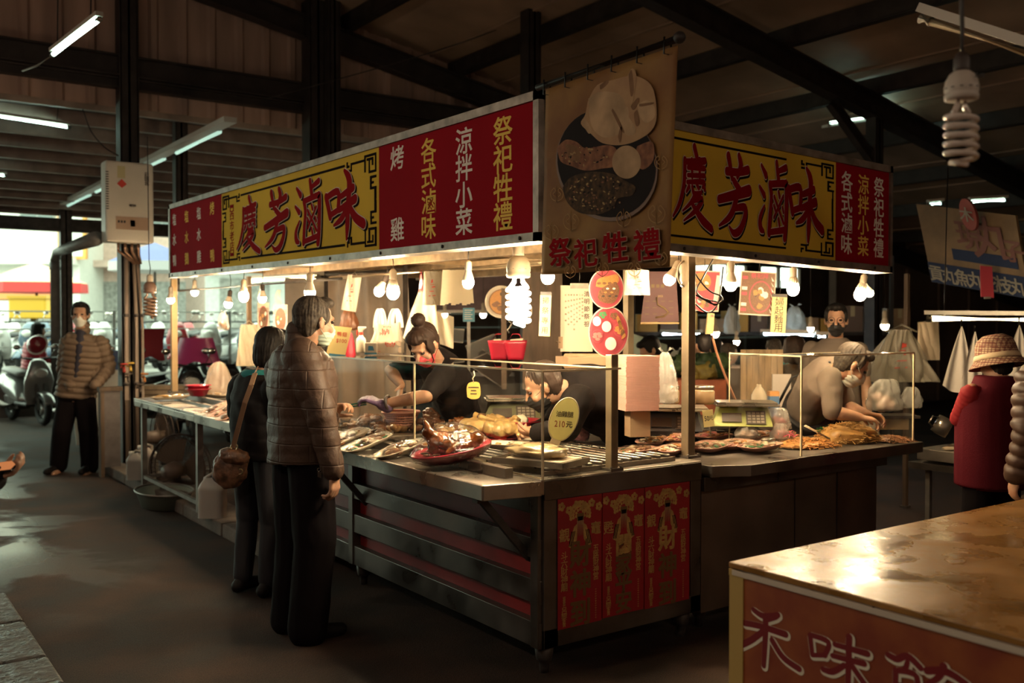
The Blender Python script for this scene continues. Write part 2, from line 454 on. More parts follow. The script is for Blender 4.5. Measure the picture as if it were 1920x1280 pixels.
def make_person(F, label, vox=.006, top=None, legs=None, hair=None, mask=None, shoes=None, hands=('R', 'L'), hspec=None, group=None, eyes=True, arms_bare=None,
                skin=SKIN, whole=True):
    """body, garments, hair; the top's dict: mat, pad, arm radii, hem, disp"""
    s = F.s
    t = thing('person', label, 'person', (F.base.x, F.base.y, F.base.z), group)
    mb = MB()
    F.trunk(mb, [(-.12, .13, .10, 0), (0, .15, .105, 0), (.3, .13, .095, 0), (.6, .15, .105, 0), (.85, .15, .085, 0), (.97, .07, .06, 0)])
    cap(mb, F.neck - F.spine * .04 * s, F.H(0, -.015, -.06), .056 * s, .052 * s)
    hell(F, mb, (0, -.012, .035), (.074, .094, .084)); hell(F, mb, (0, .028, -.028), (.062, .064, .083)); hell(F, mb, (0, .046, -.085), (.043, .043, .032))
    cap(mb, F.H(0, .09, .008), F.H(0, .108, -.026), .008 * s, .0135 * s); cap(mb, F.H(-.034, .079, .024), F.H(.034, .079, .024), .012 * s, .012 * s)
    for k in (-1, 1):
        hell(F, mb, (.076 * k, -.004, -.008), (.011, .02, .033), Matrix.Rotation(.35 * k, 3, 'Z'))
        hell(F, mb, (.04 * k, .062, -.035), (.024, .024, .024))
    cap(mb, F.H(-.018, .094, -.058), F.H(.018, .094, -.058), .008 * s, .008 * s)
    for q in ('R', 'L'):
        sh, el, wr = getattr(F, 'sh' + q), getattr(F, 'el' + q), getattr(F, 'wr' + q)
        cap(mb, sh, el, .046 * s, .038 * s); cap(mb, el, el.lerp(wr, .35), .039 * s, .041 * s); cap(mb, el.lerp(wr, .35), wr, .040 * s, .026 * s)
        if q in hands:
            h = (hspec or {}).get(q, {})
            d = h.get('d', (wr - el)); pl = h.get('palm', (F.ax if q == 'L' else -F.ax))
            d = V(d).normalized(); side = d.cross((V(pl) - d * V(pl).dot(d)).normalized())
            th = h.get('thumb', 1 if side.dot(F.f) > 0 else -1)
            hand(mb, wr, d, pl, h.get('curl', .55), th, s * h.get('s', 1.0))
        hp, kn, an = getattr(F, 'hp' + q), getattr(F, 'kn' + q), getattr(F, 'an' + q)
        if whole:
            cap(mb, hp, kn, .075 * s, .052 * s); cap(mb, kn, kn.lerp(an, .35), .05 * s, .053 * s); cap(mb, kn.lerp(an, .35), an, .052 * s, .034 * s)
            toe = an + F.f * .15 * s - V((0, 0, .055 * s)) if not shoes or 'toe' not in shoes else V(shoes['toe'])
            cap(mb, an - V((0, 0, .045 * s)), toe, .034 * s, .026 * s)
    meld(mb, 'body', skin, t, vox, 3)
    if eyes:
        for k in (-1, 1):
            e = MB(); hell(F, e, (.031 * k, .078, .004), (.013, .013, .009))
            e.build('eye', M('eye', (.03, .02, .018), .2), t)
    if hair:
        mb = MB(); sty = hair.get('style', 'short')
        hell(F, mb, (0, -.026, .048), (.083, .096, .084)); hell(F, mb, (0, -.036, .005), (.078, .078, .075)); hell(F, mb, (0, -.045, -.04), (.062, .05, .05))
        if sty == 'short':
            hell(F, mb, (0, .045, .098), (.058, .045, .03))
            for k in (-1, 1): hell(F, mb, (.07 * k, .018, .03), (.012, .03, .045))
        if sty == 'bob':
            hell(F, mb, (0, -.03, .04), (.098, .105, .098)); hell(F, mb, (0, -.038, -.01), (.100, .100, .10)); hell(F, mb, (0, -.045, -.06), (.098, .085, .10))
            for k in (-1, 1): hell(F, mb, (.078 * k, .01, -.04), (.026, .05, .095))
            hell(F, mb, (0, .055, .085), (.07, .045, .045))
        if sty == 'bun':
            hell(F, mb, (0, -.055, .155), (.046, .046, .04)); hell(F, mb, (0, -.05, .11), (.03, .03, .03)); hell(F, mb, (0, .04, .095), (.068, .055, .04))
            for k in (-1, 1): hell(F, mb, (.072 * k, .028, .02), (.012, .035, .06)); cap(mb, F.H(.07 * k, .045, .03), F.H(.066 * k, .06, -.08), .008 * s, .004 * s)
        sd = hair.get('seed', 1)
        def hd(co, n):
            l = F.hm.inverted() @ (co - F.head)
            a = math.atan2(l.x, l.y + .02)
            k = noise.noise(V((a * 9 + sd, l.z * 7, sd))) * .6 + noise.noise(V((a * 24, l.z * 14, sd + 4))) * .4
            return co + n * k * .008
        meld(mb, 'hair', hair['mat'], t, max(.005, vox * .8), 6, hd)
    if mask:
        mb = MB()
        hell(F, mb, (0, .040, -.058), (.060, .070, .056)); hell(F, mb, (0, .072, -.045), (.034, .05, .040)); hell(F, mb, (0, .05, -.092), (.042, .046, .032))
        def mk(co, n):
            l = F.hm.inverted() @ (co - F.head)
            return co + n * .0016 * math.sin(l.z / s * 330)
        mo = meld(mb, 'face_mask', mask, t, .005, 2, mk)
        lp = MB()
        for k in (-1, 1):
            lp.tube([F.H(.05 * k, .072, -.022), F.H(.072 * k, .035, -.012), F.H(.082 * k, .0, .014), F.H(.086 * k, -.022, -.005), F.H(.078 * k, -.01, -.035), F.H(.05 * k, .05, -.085)], .0017, 5)
        lp.build('ear_loop', mask, t)
    if legs:
        mb = MB(); pr = legs.get('r', (.10, .082, .072, .07))
        F.trunk(mb, legs.get('hip', [(-.10, .165, .125, 0), (.0, .175, .13, 0), (.18, .16, .115, 0)]))
        for q in ('R', 'L'):
            hp, kn, an = getattr(F, 'hp' + q), getattr(F, 'kn' + q), getattr(F, 'an' + q)
            cap(mb, hp, kn, pr[0] * s, pr[1] * s); cap(mb, kn, an + (kn - an).normalized() * legs.get('lift', .02) * s, pr[2] * s, pr[3] * s)
        sd = legs.get('seed', 3)
        def ld(co, n):
            q = V((co.x * 9, co.y * 9, co.z * 3 + sd))
            return co + n * (noise.noise(q) * .006 + (.5 - abs(noise.noise(q * 1.7))) * .007) * s
        meld(mb, legs.get('name', 'trousers'), legs['mat'], t, max(.009, vox), 3, ld)
    if shoes:
        for q in ('R', 'L'):
            an = getattr(F, 'an' + q); mb = MB(); g = F.base.z
            d = V(shoes.get('d' + q, F.f)); z = V((0, 0, 1)); sd = d.cross(z)
            heel = V((an.x, an.y, g)) - d * .045 * s; toe = V((an.x, an.y, g)) + d * .175 * s
            cap(mb, heel + z * .04 * s, heel.lerp(toe, .45) + z * .048 * s, .043 * s, .044 * s); cap(mb, heel.lerp(toe, .45) + z * .042 * s, toe + z * .032 * s, .044 * s, .034 * s)
            cap(mb, heel + z * .05 * s + d * .02, heel + z * .095 * s + d * .03, .042 * s, .042 * s)
            def flat(co, n): co.z = max(co.z, g + .004); return co
            meld(mb, 'shoe', shoes['mat'], t, .008, 2, flat)
    if top:
        mb = MB(); p = top.get('pad', .02); ar = top.get('arm', (.066, .056, .052, .044)); hem = top.get('hem', -.12)
        F.trunk(mb, top.get('rings') or [(hem, .165, .125, 0), (.1, .165, .122, .0), (.35, .16, .12, 0), (.6, .175, .125, 0), (.8, .175, .112, 0), (.93, .10, .085, -.01), (1.0, .068, .066, -.004)], p)
        segs = []
        if top.get('collar'): cap(mb, F.neck - F.spine * .02 * s, F.neck + F.spine * top['collar'] * s, .078 * s, .07 * s)
        for q in ('R', 'L'):
            sh, el, wr = getattr(F, 'sh' + q), getattr(F, 'el' + q), getattr(F, 'wr' + q)
            e = top.get('sleeve', 1.0)
            cap(mb, sh - F.spine * .02 * s, sh.lerp(el, .5), ar[0] * 1.06 * s, ar[0] * s)
            if e >= 1:
                end = el.lerp(wr, top.get('cuff', .97))
                cap(mb, sh.lerp(el, .4), el, ar[0] * s, ar[1] * s); cap(mb, el, end, ar[2] * s, ar[3] * s); segs.append([(sh, el), (el, end)])
            elif e > 0:
                end = sh.lerp(el, e); cap(mb, sh, end, ar[0] * s, ar[1] * s); segs.append([(sh, end)])
        puff = top.get('puff', 0); pitch = top.get('pitch', .05); wr_amp = top.get('wrinkle', .008); sd = top.get('seed', 5); zig = top.get('zig', 0)
        spine = [(F.pelvis - F.spine * .2, F.neck)]
        def td(co, n):
            q = V((co.x * 7 + sd, co.y * 7, co.z * 8))
            a = (noise.noise(q) + .5 * noise.noise(q * 2.3)) * wr_amp
            if puff:
                da = min((seg_near(co, sg) for sg in segs), default=(9, 0))
                dt = abs((co - F.pelvis).dot(F.ax)) - .13 * s
                run = da[1] if (da[0] < .10 * s and dt > 0) else (co - F.pelvis).dot(F.spine)
                ang = math.atan2((co - F.pelvis).dot(F.ax), (co - F.pelvis).dot(F.ay) + 1e-6)
                w = run / (pitch * s) + zig * abs(((ang * 3.0) % 1) - .5)
                a += puff * (abs(math.sin(w * PI)) ** .45 - .75)
            return co + n * a * s
        meld(mb, top.get('name', 'jacket'), top['mat'], t, top.get('vox', max(.008, vox)), 2, td)
    return t
# ---------------------------------------------------------------- common materials
iron = M('dark_iron', (.040, .030, .028), .55, .3, var=.5, vscale=6)
irongrey = M('grey_iron', (.10, .085, .08), .5, .4, var=.5, vscale=9)
steel = M('stainless_steel', (.42, .37, .32), .33, .9, var=.35, vscale=5, rvar=.12, bump=.03, bscale=60)
steeld = M('dull_steel', (.20, .17, .15), .42, .8, var=.5, vscale=4, rvar=.15)
galv = M('galvanised', (.30, .27, .24), .45, .6, var=.45, vscale=7)
chrome = M('chrome', (.7, .68, .64), .12, 1.0)
redpaint = M('red_paint', (.30, .018, .02), .45, var=.35, vscale=5)
black = M('black_plastic', (.012, .011, .012), .45)
rubber = M('rubber', (.015, .014, .014), .75)
white = M('white_plastic', (.72, .70, .64), .35)
offwhite = M('cream_enamel', (.62, .56, .48), .4, var=.12, vscale=3)
conc = M('concrete', (.16, .125, .105), .85, var=.4, vscale=5, bump=.5, bscale=30)
wood = M('wood', (.30, .19, .11), .6, var=.45, vscale=3, stretch=(6, 6, .8), bump=.1)
woodd = M('dark_wood', (.13, .08, .05), .6, var=.45, vscale=3, stretch=(6, 6, .8), bump=.1)
card = M('cardboard', (.38, .24, .14), .8, var=.2, vscale=5)

# ---------------------------------------------------------------- ground
def floor_mat():
    m = bpy.data.materials.new('wet_asphalt'); m.use_nodes = True
    nt = m.node_tree; N = nt.nodes; L = nt.links; b = N['Principled BSDF']; b.inputs['Specular IOR Level'].default_value = .3
    tc = N.new('ShaderNodeTexCoord')
    def nz(sc, det=5, dist=0.0):
        n = N.new('ShaderNodeTexNoise'); n.inputs['Scale'].default_value = sc; n.inputs['Detail'].default_value = det; n.inputs['Distortion'].default_value = dist
        L.new(tc.outputs['Object'], n.inputs['Vector']); return n
    def mr(src, a, c, lo=0.0, hi=1.0):
        q = N.new('ShaderNodeMapRange'); q.inputs['From Min'].default_value = a; q.inputs['From Max'].default_value = c
        q.inputs['To Min'].default_value = lo; q.inputs['To Max'].default_value = hi; L.new(src, q.inputs['Value']); return q.outputs[0]
    def mth(op, a, c):
        q = N.new('ShaderNodeMath'); q.operation = op; q.use_clamp = True
        for i, s in enumerate((a, c)):
            if isinstance(s, float): q.inputs[i].default_value = s
            else: L.new(s, q.inputs[i])
        return q.outputs[0]
    g = nz(190, 3); big = nz(2.2, 5); pud = nz(.85, 6, .5); grit = nz(60, 2)
    sp = N.new('ShaderNodeSeparateXYZ'); L.new(tc.outputs['Object'], sp.inputs[0])
    # the low, wet end of the aisle
    wetx = mr(sp.outputs['X'], 1.9, 1.1); wety = mr(sp.outputs['Y'], 5.2, 7.2)
    wet = mth('MULTIPLY', wetx, wety)
    pm = mth('MULTIPLY', mr(pud.outputs['Fac'], .47, .52), wet)
    r = N.new('ShaderNodeValToRGB'); r.color_ramp.elements[0].color = (.018, .011, .008, 1); r.color_ramp.elements[1].color = (.066, .038, .027, 1)
    r.color_ramp.elements[0].position = .3; r.color_ramp.elements[1].position = .75
    mixf = mth('ADD', mr(big.outputs['Fac'], .3, .7, 0, .6), mr(g.outputs['Fac'], .35, .7, 0, .45)); L.new(mixf, r.inputs['Fac'])
    L.new(r.outputs[0], b.inputs['Base Color'])
    ro = N.new('ShaderNodeMix'); ro.data_type = 'FLOAT'; L.new(pm, ro.inputs[0])
    rr = mr(big.outputs['Fac'], .3, .7, .68, .9); L.new(rr, ro.inputs[2]); ro.inputs[3].default_value = .10
    L.new(ro.outputs[0], b.inputs['Roughness'])
    bp = N.new('ShaderNodeBump'); bp.inputs['Distance'].default_value = .012
    st = N.new('ShaderNodeMix'); st.data_type = 'FLOAT'; L.new(pm, st.inputs[0]); st.inputs[2].default_value = .65; st.inputs[3].default_value = .10
    L.new(st.outputs[0], bp.inputs['Strength'])
    h = mth('ADD', mth('MULTIPLY', g.outputs['Fac'], .6), mth('MULTIPLY', grit.outputs['Fac'], .4)); L.new(h, bp.inputs['Height'])
    L.new(bp.outputs[0], b.inputs['Normal'])
    return m
mb = MB(); mb.add([(-7, -5.5, 0), (24, -5.5, 0), (24, 17.4, 0), (-7, 17.4, 0)], [(0, 1, 2, 3)])
struct(mb.build('floor', floor_mat()))
mb = MB(); mb.box((-30, 17.4, -.3), (60, 60, .55))
struct(mb.build('street', M('street_paving', (.30, .29, .27), .8, var=.3, vscale=2)))
# kerb the stall stands behind, and the worn kerb blocks at the near left
mb = MB()
for k in range(5): mb.box((2.30, 5.9 + k * .92, 0), (2.62, 6.8 + k * .92, .10))
struct(mb.build('kerb', conc, bevel=.012))
mb = MB()
a = at(45, 1215, z=.05)
for k in range(4): mb.box((a.x - .32, a.y - 1.45 + k * .62, 0), (a.x + .06, a.y - .85 + k * .62, .07))
struct(mb.build('kerb_aisle', M('worn_concrete', (.065, .055, .05), .45, var=.55, vscale=14, bump=.8, bscale=35, rvar=.2), bevel=.012))

# ---------------------------------------------------------------- hall shell
corr = M('corrugated_sheet', (.44, .28, .22), .6, .1, var=.35, vscale=1.6, stretch=(3, 1, .35))
roofm = M('roof_sheet', (.40, .26, .18), .65, .0, var=.4, vscale=1.2)
def corrugated(mb, p0, along, up, n, pitch, rib=.035, w=.07):
    """sheet with a raised rib every pitch"""
    along = V(along).normalized(); up = V(up); nrm = along.cross(up.normalized())
    prof = []
    for k in range(n):
        s = k * pitch
        prof += [(s, 0), (s + pitch - w * 1.6, 0), (s + pitch - w * 1.2, rib), (s + pitch - w * .4, rib)]
    vs = []
    for s, h in prof: vs += [V(p0) + along * s + nrm * h, V(p0) + along * s + nrm * h + up]
    mb.add(vs, [(2 * i, 2 * i + 2, 2 * i + 3, 2 * i + 1) for i in range(len(prof) - 1)])
mb = MB(); corrugated(mb, (-7, 10.55, 3.78), (1, 0, 0), (0, 0, 3.8), 100, .31)
struct(mb.build('wall_back', corr))
RZ = lambda x: 4.72 - .18 * (x - 7.3)
mb = MB()
mb.add([(-1, -5.5, RZ(-1)), (24, -5.5, RZ(24)), (24, 10.6, RZ(24)), (-1, 10.6, RZ(-1)), (-7, -5.5, RZ(-1) - 1.1), (-7, 10.6, RZ(-1) - 1.1)], [(3, 2, 1, 0), (5, 3, 0, 4)])
for k in range(20):                                             # laps of the sheets
    x = 1.0 + k * 1.05; mb.bar((x, -5.5, RZ(x) - .012), (x, 10.5, RZ(x) - .012), .05, .02)
struct(mb.build('ceiling', roofm))
mb = MB(); mb.box((-7.1, -5.5, 0), (-7, 17.4, 6)); struct(mb.build('wall_left_unseen', corr))  # unseen wall, added only to block and bounce light
mb = MB(); mb.box((-7.1, -5.6, 0), (24, -5.5, 7)); struct(mb.build('wall_front_unseen', corr))  # unseen wall behind the camera, added to shut out daylight
mb = MB(); mb.box((24, -5.5, 0), (24.1, 17.4, 6)); struct(mb.build('wall_right_unseen', corr))  # unseen right-hand wall, added so the sky does not flood the hall
# lean-to roof past the back wall
LZ = lambda y: 3.98 - (y - 10.6) * .083
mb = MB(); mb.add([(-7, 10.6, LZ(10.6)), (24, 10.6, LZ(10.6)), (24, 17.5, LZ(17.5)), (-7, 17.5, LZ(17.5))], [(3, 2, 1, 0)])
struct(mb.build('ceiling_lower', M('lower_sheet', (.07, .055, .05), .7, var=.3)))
n = 1
def trim(mb, mats, **k):
    global n
    o = struct(mb.build('trim_%d' % n, mats, **k)); n += 1; return o
purl = M('purlin', (.34, .25, .21), .6, .2, var=.35, vscale=5)
for k in range(11):
    y = 10.95 + k * .62; z = LZ(y)
    mb = MB(); mb.box((-7, y, z - .14), (24, y + .012, z)); mb.box((-7, y, z - .15), (24, y + .08, z - .138)); trim(mb, purl)
for k in range(9):                                               # main roof purlins run along the hall
    x = 3.4 + k * 1.55; z = RZ(x)
    mb = MB(); mb.box((x, -5.5, z - .2), (x + .015, 10.5, z - .02)); mb.box((x, -5.5, z - .21), (x + .1, 10.5, z - .195)); trim(mb, iron)
def hbeam(p, q, h, w, mats=iron, up=V((0, 0, 1))):
    mb = MB(); p, q = V(p), V(q); x, y, d = frame_of(q - p, up)
    mb.bar(p, q, .015, h, up=up)
    for s in (-1, 1): mb.bar(p + y * s * h / 2, q + y * s * h / 2, w, .018, up=up)
    return trim(mb, mats)
for y in (1.2, 6.5, 10.35): hbeam((-1, y, RZ(-1) - .32), (24, y, RZ(24) - .32), .24, .16)
hbeam((-7, 10.4, 4.17), (24, 10.4, 4.17), .2, .15)
hbeam((-7, 10.42, 4.0), (24, 10.42, 4.0), .09, .1)
hbeam((-7, 17.1, 3.13), (24, 17.1, 3.13), .2, .12, irongrey)
hbeam((-7, 17.2, 3.42), (24, 17.2, 3.42), .16, .12, irongrey)
def post(x, y, z0, z1, w, d, mats=iron):
    mb = MB()
    mb.box((x - w / 2, y - d / 2, z0), (x + w / 2, y - d / 2 + .02, z1)); mb.box((x - w / 2, y + d / 2 - .02, z0), (x + w / 2, y + d / 2, z1)); mb.box((x - .012, y - d / 2, z0), (x + .012, y + d / 2, z1))
    for s in (-1, 1): mb.box((x + s * w / 2 - .01, y - d / 2, z0), (x + s * w / 2 + .01, y + d / 2, z1))
    return trim(mb, mats)
post(2.56, 10.4, 0, 4.9, .17, .17)
c = at(590, 200, y=10.3); post(c.x, 10.3, 0, 5.2, .2, .22)
c = at(624, 200, y=10.1); post(c.x, 10.1, 0, 5.2, .12, .12)
c = at(338, 330, y=11.2); post(c.x, 11.2, 2.6, 3.95, .12, .12)
c = at(123, 500, y=17.1); post(c.x, 17.1, 0, 3.5, .16, .16, irongrey)
c = at(995, 100, y=8.4); post(c.x, 8.4, 0, RZ(c.x), .15, .15)
post(9.7, 6.5, 0, RZ(9.7) - .3, .13, .13)
hbeam((8.9, 6.5, RZ(8.9) - .5), (9.7, 6.5, 3.35), .1, .08)
# far right: panelled wall at the back, openings high up in the middle
panel = M('brown_panel', (.20, .135, .105), .75, var=.4, vscale=1.5)
mb = MB(); mb.box((14.5, 10.5, 0), (24, 10.6, 4.2))
for k in range(9): mb.box((14.5 + k * 1.1, 10.46, 0), (14.56 + k * 1.1, 10.5, 4.2))
mb.box((14.5, 10.45, 2.55), (24, 10.5, 2.65)); mb.box((14.5, 10.45, 3.4), (24, 10.5, 3.5))
struct(mb.build('wall_right_back', panel))
mb = MB(); x0 = 7.4
a0 = at(1300, 500, y=17.3); a1 = at(1400, 500, y=17.3); b0 = at(1428, 500, y=17.3); b1 = at(1500, 500, y=17.3)
mb.box((x0, 17.3, 0), (24, 17.4, 2.5)); mb.box((x0, 17.3, 3.05), (24, 17.4, 3.6))
xs = [x0, 8.2, 11.2, a0.x, a1.x, b0.x, b1.x, 24]
for i in (0, 2, 4, 6): mb.box((xs[i], 17.3, 2.5), (xs[i + 1], 17.4, 3.05))
for xm in (at(1335, 500, y=17.3).x, at(1368, 500, y=17.3).x, at(1462, 500, y=17.3).x): mb.box((xm - .04, 17.3, 2.5), (xm + .04, 17.4, 3.05))
struct(mb.build('wall_far', panel))
# drain pipe and railing at the edge of the lean-to
pvc = M('grey_pipe', (.20, .19, .18), .45, var=.3)
p = at(103, 470, y=16.6); q = at(200, 448, y=10.35)
t = thing('drain_pipe', 'thick grey drain pipe that rises beside the open edge and bends towards the water heater', 'pipe', (p.x, p.y, 0))
mb = MB(); mb.tube([(p.x, p.y, 0), (p.x, p.y, p.z - .15), (p.x + .02, p.y - .06, p.z - .03), (p.x + .06, p.y - .2, p.z), (q.x - .1, q.y, q.z)], .075, 12); mb.build('pipe', pvc, t)
mb = MB(); mb.lathe([(.085, 0), (.085, .12)], 14, 0, Matrix.Translation((p.x, p.y, p.z - .3))); mb.build('collar', pvc, t)
rails = M('rail_paint', (.62, .62, .58), .4, .3)
mb = MB()
for z in (1.14, 1.43, 1.72): mb.tube([(-6, 17.25, z), (24, 17.25, z)], .022, 8)
for k in range(16): mb.tube([(-6 + k * 2.0, 17.25, 0), (-6 + k * 2.0, 17.25, 1.74)], .026, 8)
tag(mb.build('railing', rails), 'pale metal railing along the edge of the street behind the man in the down jacket', 'railing')
# ---------------------------------------------------------------- sign boards of the stall
s_red = M('sign_red', (.30, .008, .016), .85, var=.12, vscale=2, spec=.04)
s_yel = M('sign_yellow', (.74, .50, .065), .85, spec=.04, var=.14, vscale=2)
ink = M('black_ink', (.014, .009, .009), .9, spec=.03)
p_red = M('letter_red', (.26, .008, .012), .9, spec=.03)
p_cream = M('letter_cream', (.80, .72, .58), .8, spec=.05)
p_white = M('letter_white', (.78, .74, .66), .8, spec=.05)
p_yel = M('letter_yellow', (.80, .56, .12), .8, spec=.05)
alu = M('worn_aluminium', (.36, .30, .25), .45, .5, var=.5, vscale=12)

# big brush characters, traced on the long board, in metres about each character's centre
def on_board(zx, zy): return at(300 + zx / 3.0476, 200 + zy / 3.0476, x=2.42)
RAW = {
 'qing': [[(512, 518, 22), (522, 560, 20)], [(482, 590, 16), (515, 578, 22), (550, 556, 20)], [(480, 585, 20), (478, 680, 20), (464, 760, 18), (444, 815, 8)],
          [(503, 575, 16), (505, 640, 14)], [(530, 560, 16), (531, 630, 14)], [(490, 610, 13), (548, 588, 16)], [(490, 640, 12), (548, 618, 15)], [(488, 668, 12), (545, 645, 16), (541, 668, 10)],
          [(494, 684, 16), (486, 706, 10)], [(505, 680, 14), (512, 704, 16), (534, 694, 14), (538, 680, 6)], [(520, 664, 12), (527, 676, 14)], [(544, 660, 12), (549, 674, 14)],
          [(515, 705, 16), (500, 745, 14), (474, 785, 6)], [(502, 738, 14), (540, 716, 18), (520, 765, 18), (478, 822, 6)], [(505, 748, 14), (540, 798, 26), (575, 826, 22)]],
 'fang': [[(634, 560, 24), (680, 545, 22), (724, 515, 26)], [(640, 492, 26), (656, 580, 20)], [(684, 470, 20), (692, 510, 28), (678, 565, 18)], [(664, 590, 22), (690, 622, 24)],
          [(604, 692, 24), (660, 655, 28), (730, 606, 34)], [(676, 655, 26), (660, 722, 26), (640, 762, 20), (606, 802, 8)], [(668, 708, 18), (712, 690, 24), (710, 742, 26), (690, 798, 26), (664, 818, 20), (646, 795, 8)]],
 'lu': [[(786, 468, 12), (808, 506, 24)], [(778, 572, 12), (800, 604, 22)], [(802, 655, 10), (782, 715, 20), (784, 762, 26), (798, 775, 14)], [(862, 422, 20), (872, 500, 24)], [(868, 462, 16), (912, 424, 22)],
        [(828, 540, 22), (836, 600, 22), (830, 690, 22), (826, 778, 24)], [(830, 540, 20), (905, 506, 22), (916, 520, 26), (914, 700, 26), (908, 778, 26)], [(832, 770, 18), (912, 736, 20)],
        [(850, 592, 12), (900, 706, 12)], [(898, 572, 12), (850, 694, 12)], [(872, 560, 12), (878, 584, 14)], [(848, 636, 10), (856, 656, 12)], [(893, 630, 10), (899, 652, 12)], [(872, 694, 12), (878, 722, 14)]],
 'wei': [[(954, 516, 26), (978, 630, 26)], [(956, 520, 22), (1022, 486, 24), (1024, 585, 26)], [(976, 622, 20), (1026, 588, 20)], [(1040, 512, 20), (1108, 462, 26)], [(1030, 590, 20), (1120, 526, 30)],
         [(1060, 366, 14), (1088, 425, 34), (1080, 560, 28), (1076, 680, 28), (1072, 755, 12)], [(1076, 575, 22), (1042, 640, 24), (1000, 678, 10)], [(1084, 560, 22), (1120, 630, 30), (1168, 668, 32)]],
}
GLY = {}
for key, strokes in RAW.items():
    pts = [[(-on_board(x, y).y, on_board(x, y).z, w * .00185) for x, y, w in st] for st in strokes]
    us = [p[0] for s in pts for p in s]; vs_ = [p[1] for s in pts for p in s]
    cu_, cv_ = (min(us) + max(us)) / 2, (min(vs_) + max(vs_)) / 2
    GLY[key] = ([[(u - cu_ + .5, v - cv_ + .5, w) for u, v, w in s] for s in pts], -cu_, cv_)

def fret(mb, mat4, w, h, mi=0, k=.05):
    """key-pattern border round a w x h panel"""
    T = .26 * k
    def ln(a, b):
        (x0, y0), (x1, y1) = a, b
        x0, x1 = sorted((x0, x1)); y0, y1 = sorted((y0, y1))
        mb.box((x0 - T / 2, y0 - T / 2, 0), (x1 + T / 2, y1 + T / 2, .0012 + .00004 * (len(mb.v) % 97)), mi, mat4)
    def path(ps):
        for a, b in zip(ps, ps[1:]): ln(a, b)
    for sx in (-1, 1):
        for sy in (-1, 1):
            X = lambda x, y: (sx * (w / 2 - x * k), sy * (h / 2 - y * k))
            path([X(2.2, 1.1), X(2.2, 2.4), X(.7, 2.4), X(.7, .6), X(3.2, .6), X(3.2, 2.2)])
            path([X(1.4, 1.6), X(1.4, 1.0), X(2.6, 1.0)])
            path([X(.7, 3.0), X(1.8, 3.0), X(1.8, 4.2), X(.7, 4.2), X(.7, 5.3)]); path([X(1.3, 3.6), X(1.8, 3.6)])
            path([X(3.2, 1.0), X(6.6, 1.0), X(6.6, 1.7), X(7.6, 1.7)]); path([X(7.2, 1.2), X(7.6, 1.2), X(7.6, .8)])
    for sy in (-1, 1): ln((-w / 2 + .42, sy * (h / 2 - k)), (w / 2 - .42, sy * (h / 2 - k)))
    for sx in (-1, 1): ln((sx * (w / 2 - .8 * k), -.06), (sx * (w / 2 - .8 * k), .06))

def big4(parent, mat4_of, name='brush_lettering'):
    """the shop name: black shade, cream edge, red body"""
    mb = MB()
    for key in ('qing', 'fang', 'lu', 'wei'):
        m4 = mat4_of(key); st = GLY[key][0]
        brush(mb, st, m4 @ Matrix.Translation((.014, -.012, 0)), 1, 0, .003, .0008)
        brush(mb, st, m4, 1, 1, .0045, .0034); brush(mb, st, m4, 1, 2, 0, .0060)
    return mb.build(name, [ink, p_cream, p_red], parent)

# long board over the front
t = thing('sign_board', 'long red and yellow sign board over the front of the food stall', 'sign', (2.45, 5.8, 2.2))
O = V((2.42, 8.45, 1.928)); LN = 5.27; UX = V((0, -5.27, -.043)).normalized(); PF = plane_frame(O, UX, (0, 0, 1)); HT = .625
U = lambda px: 8.45 - at(px, 450, x=2.42).y
mb = MB(); mb.box((0, 0, -.11), (LN, HT, -.02), 0, PF); mb.build('board_box', alu, t)
e = .038
mb = MB()
for a, b in (((0, 0), (LN, e)), ((0, HT - e), (LN, HT)), ((0, 0), (e, HT)), ((LN - e, 0), (LN, HT))): mb.box((a[0], a[1], -.025), (b[0], b[1], .012), 0, PF)
for k in range(9): mb.lathe([(0, 0), (.009, 0), (.009, .004), (0, .006)], 8, 1, PF @ Matrix.Translation((.1 + k * .63, e / 2, .012)))
mb.build('frame', [alu, iron], t)
ua, ub = U(416), U(711)
for x0_, x1_, mt, nm in ((e, ua, s_red, 'red_panel'), (ua, ub, s_yel, 'yellow_panel'), (ub, LN - e, s_red, 'red_panel')):
    mb = MB(); mb.box((x0_, e, -.02), (x1_, HT - e, 0), 0, PF); mb.build(nm, mt, t)
mb = MB(); Y4 = (.485, .375, .262, .150)
sz = .118
column(mb, '烤', PF, U(745), (.505,), sz * 1.1, 0, .016, 1.15); column(mb, '雞', PF, U(745), (.135,), sz * 1.1, 0, .014, 1.15)
column(mb, '各式滷味', PF, U(804), (.50, .375, .25, .125), sz * 1.1, 1, .015, 1.15); column(mb, '涼拌小菜', PF, U(870), (.50, .375, .25, .125), sz * 1.1, 0, .016, 1.15)
column(mb, '祭祀牲禮', PF, U(943), (.50, .375, .25, .125), sz * 1.12, 1, .016, 1.15)
column(mb, '烤', PF, U(398), (.50,), .105, 1, .014, 1.0); column(mb, '鴨', PF, U(398), (.14,), .105, 1, .012, 1.0)
for px, s, mi in ((373, '塩水雞', 0), (350, '塩水鵝', 1), (327, '塩水鴨', 0)): column(mb, s, PF, U(px), (.49, .32, .145), .105, mi, .013, 1.0)
mb.build('lettering', [p_white, p_yel], t)
yc = (ua + ub) / 2
mb = MB(); fret(mb, PF @ Matrix.Translation((yc, HT / 2, .0006)), ub - ua, HT - 2 * e); mb.build('key_border', ink, t)
mb = MB(); ux0 = U(435)
column(mb, '西市老店', PF, ux0, (.41, .335, .26, .185), .075, 0, .008, 1.25)
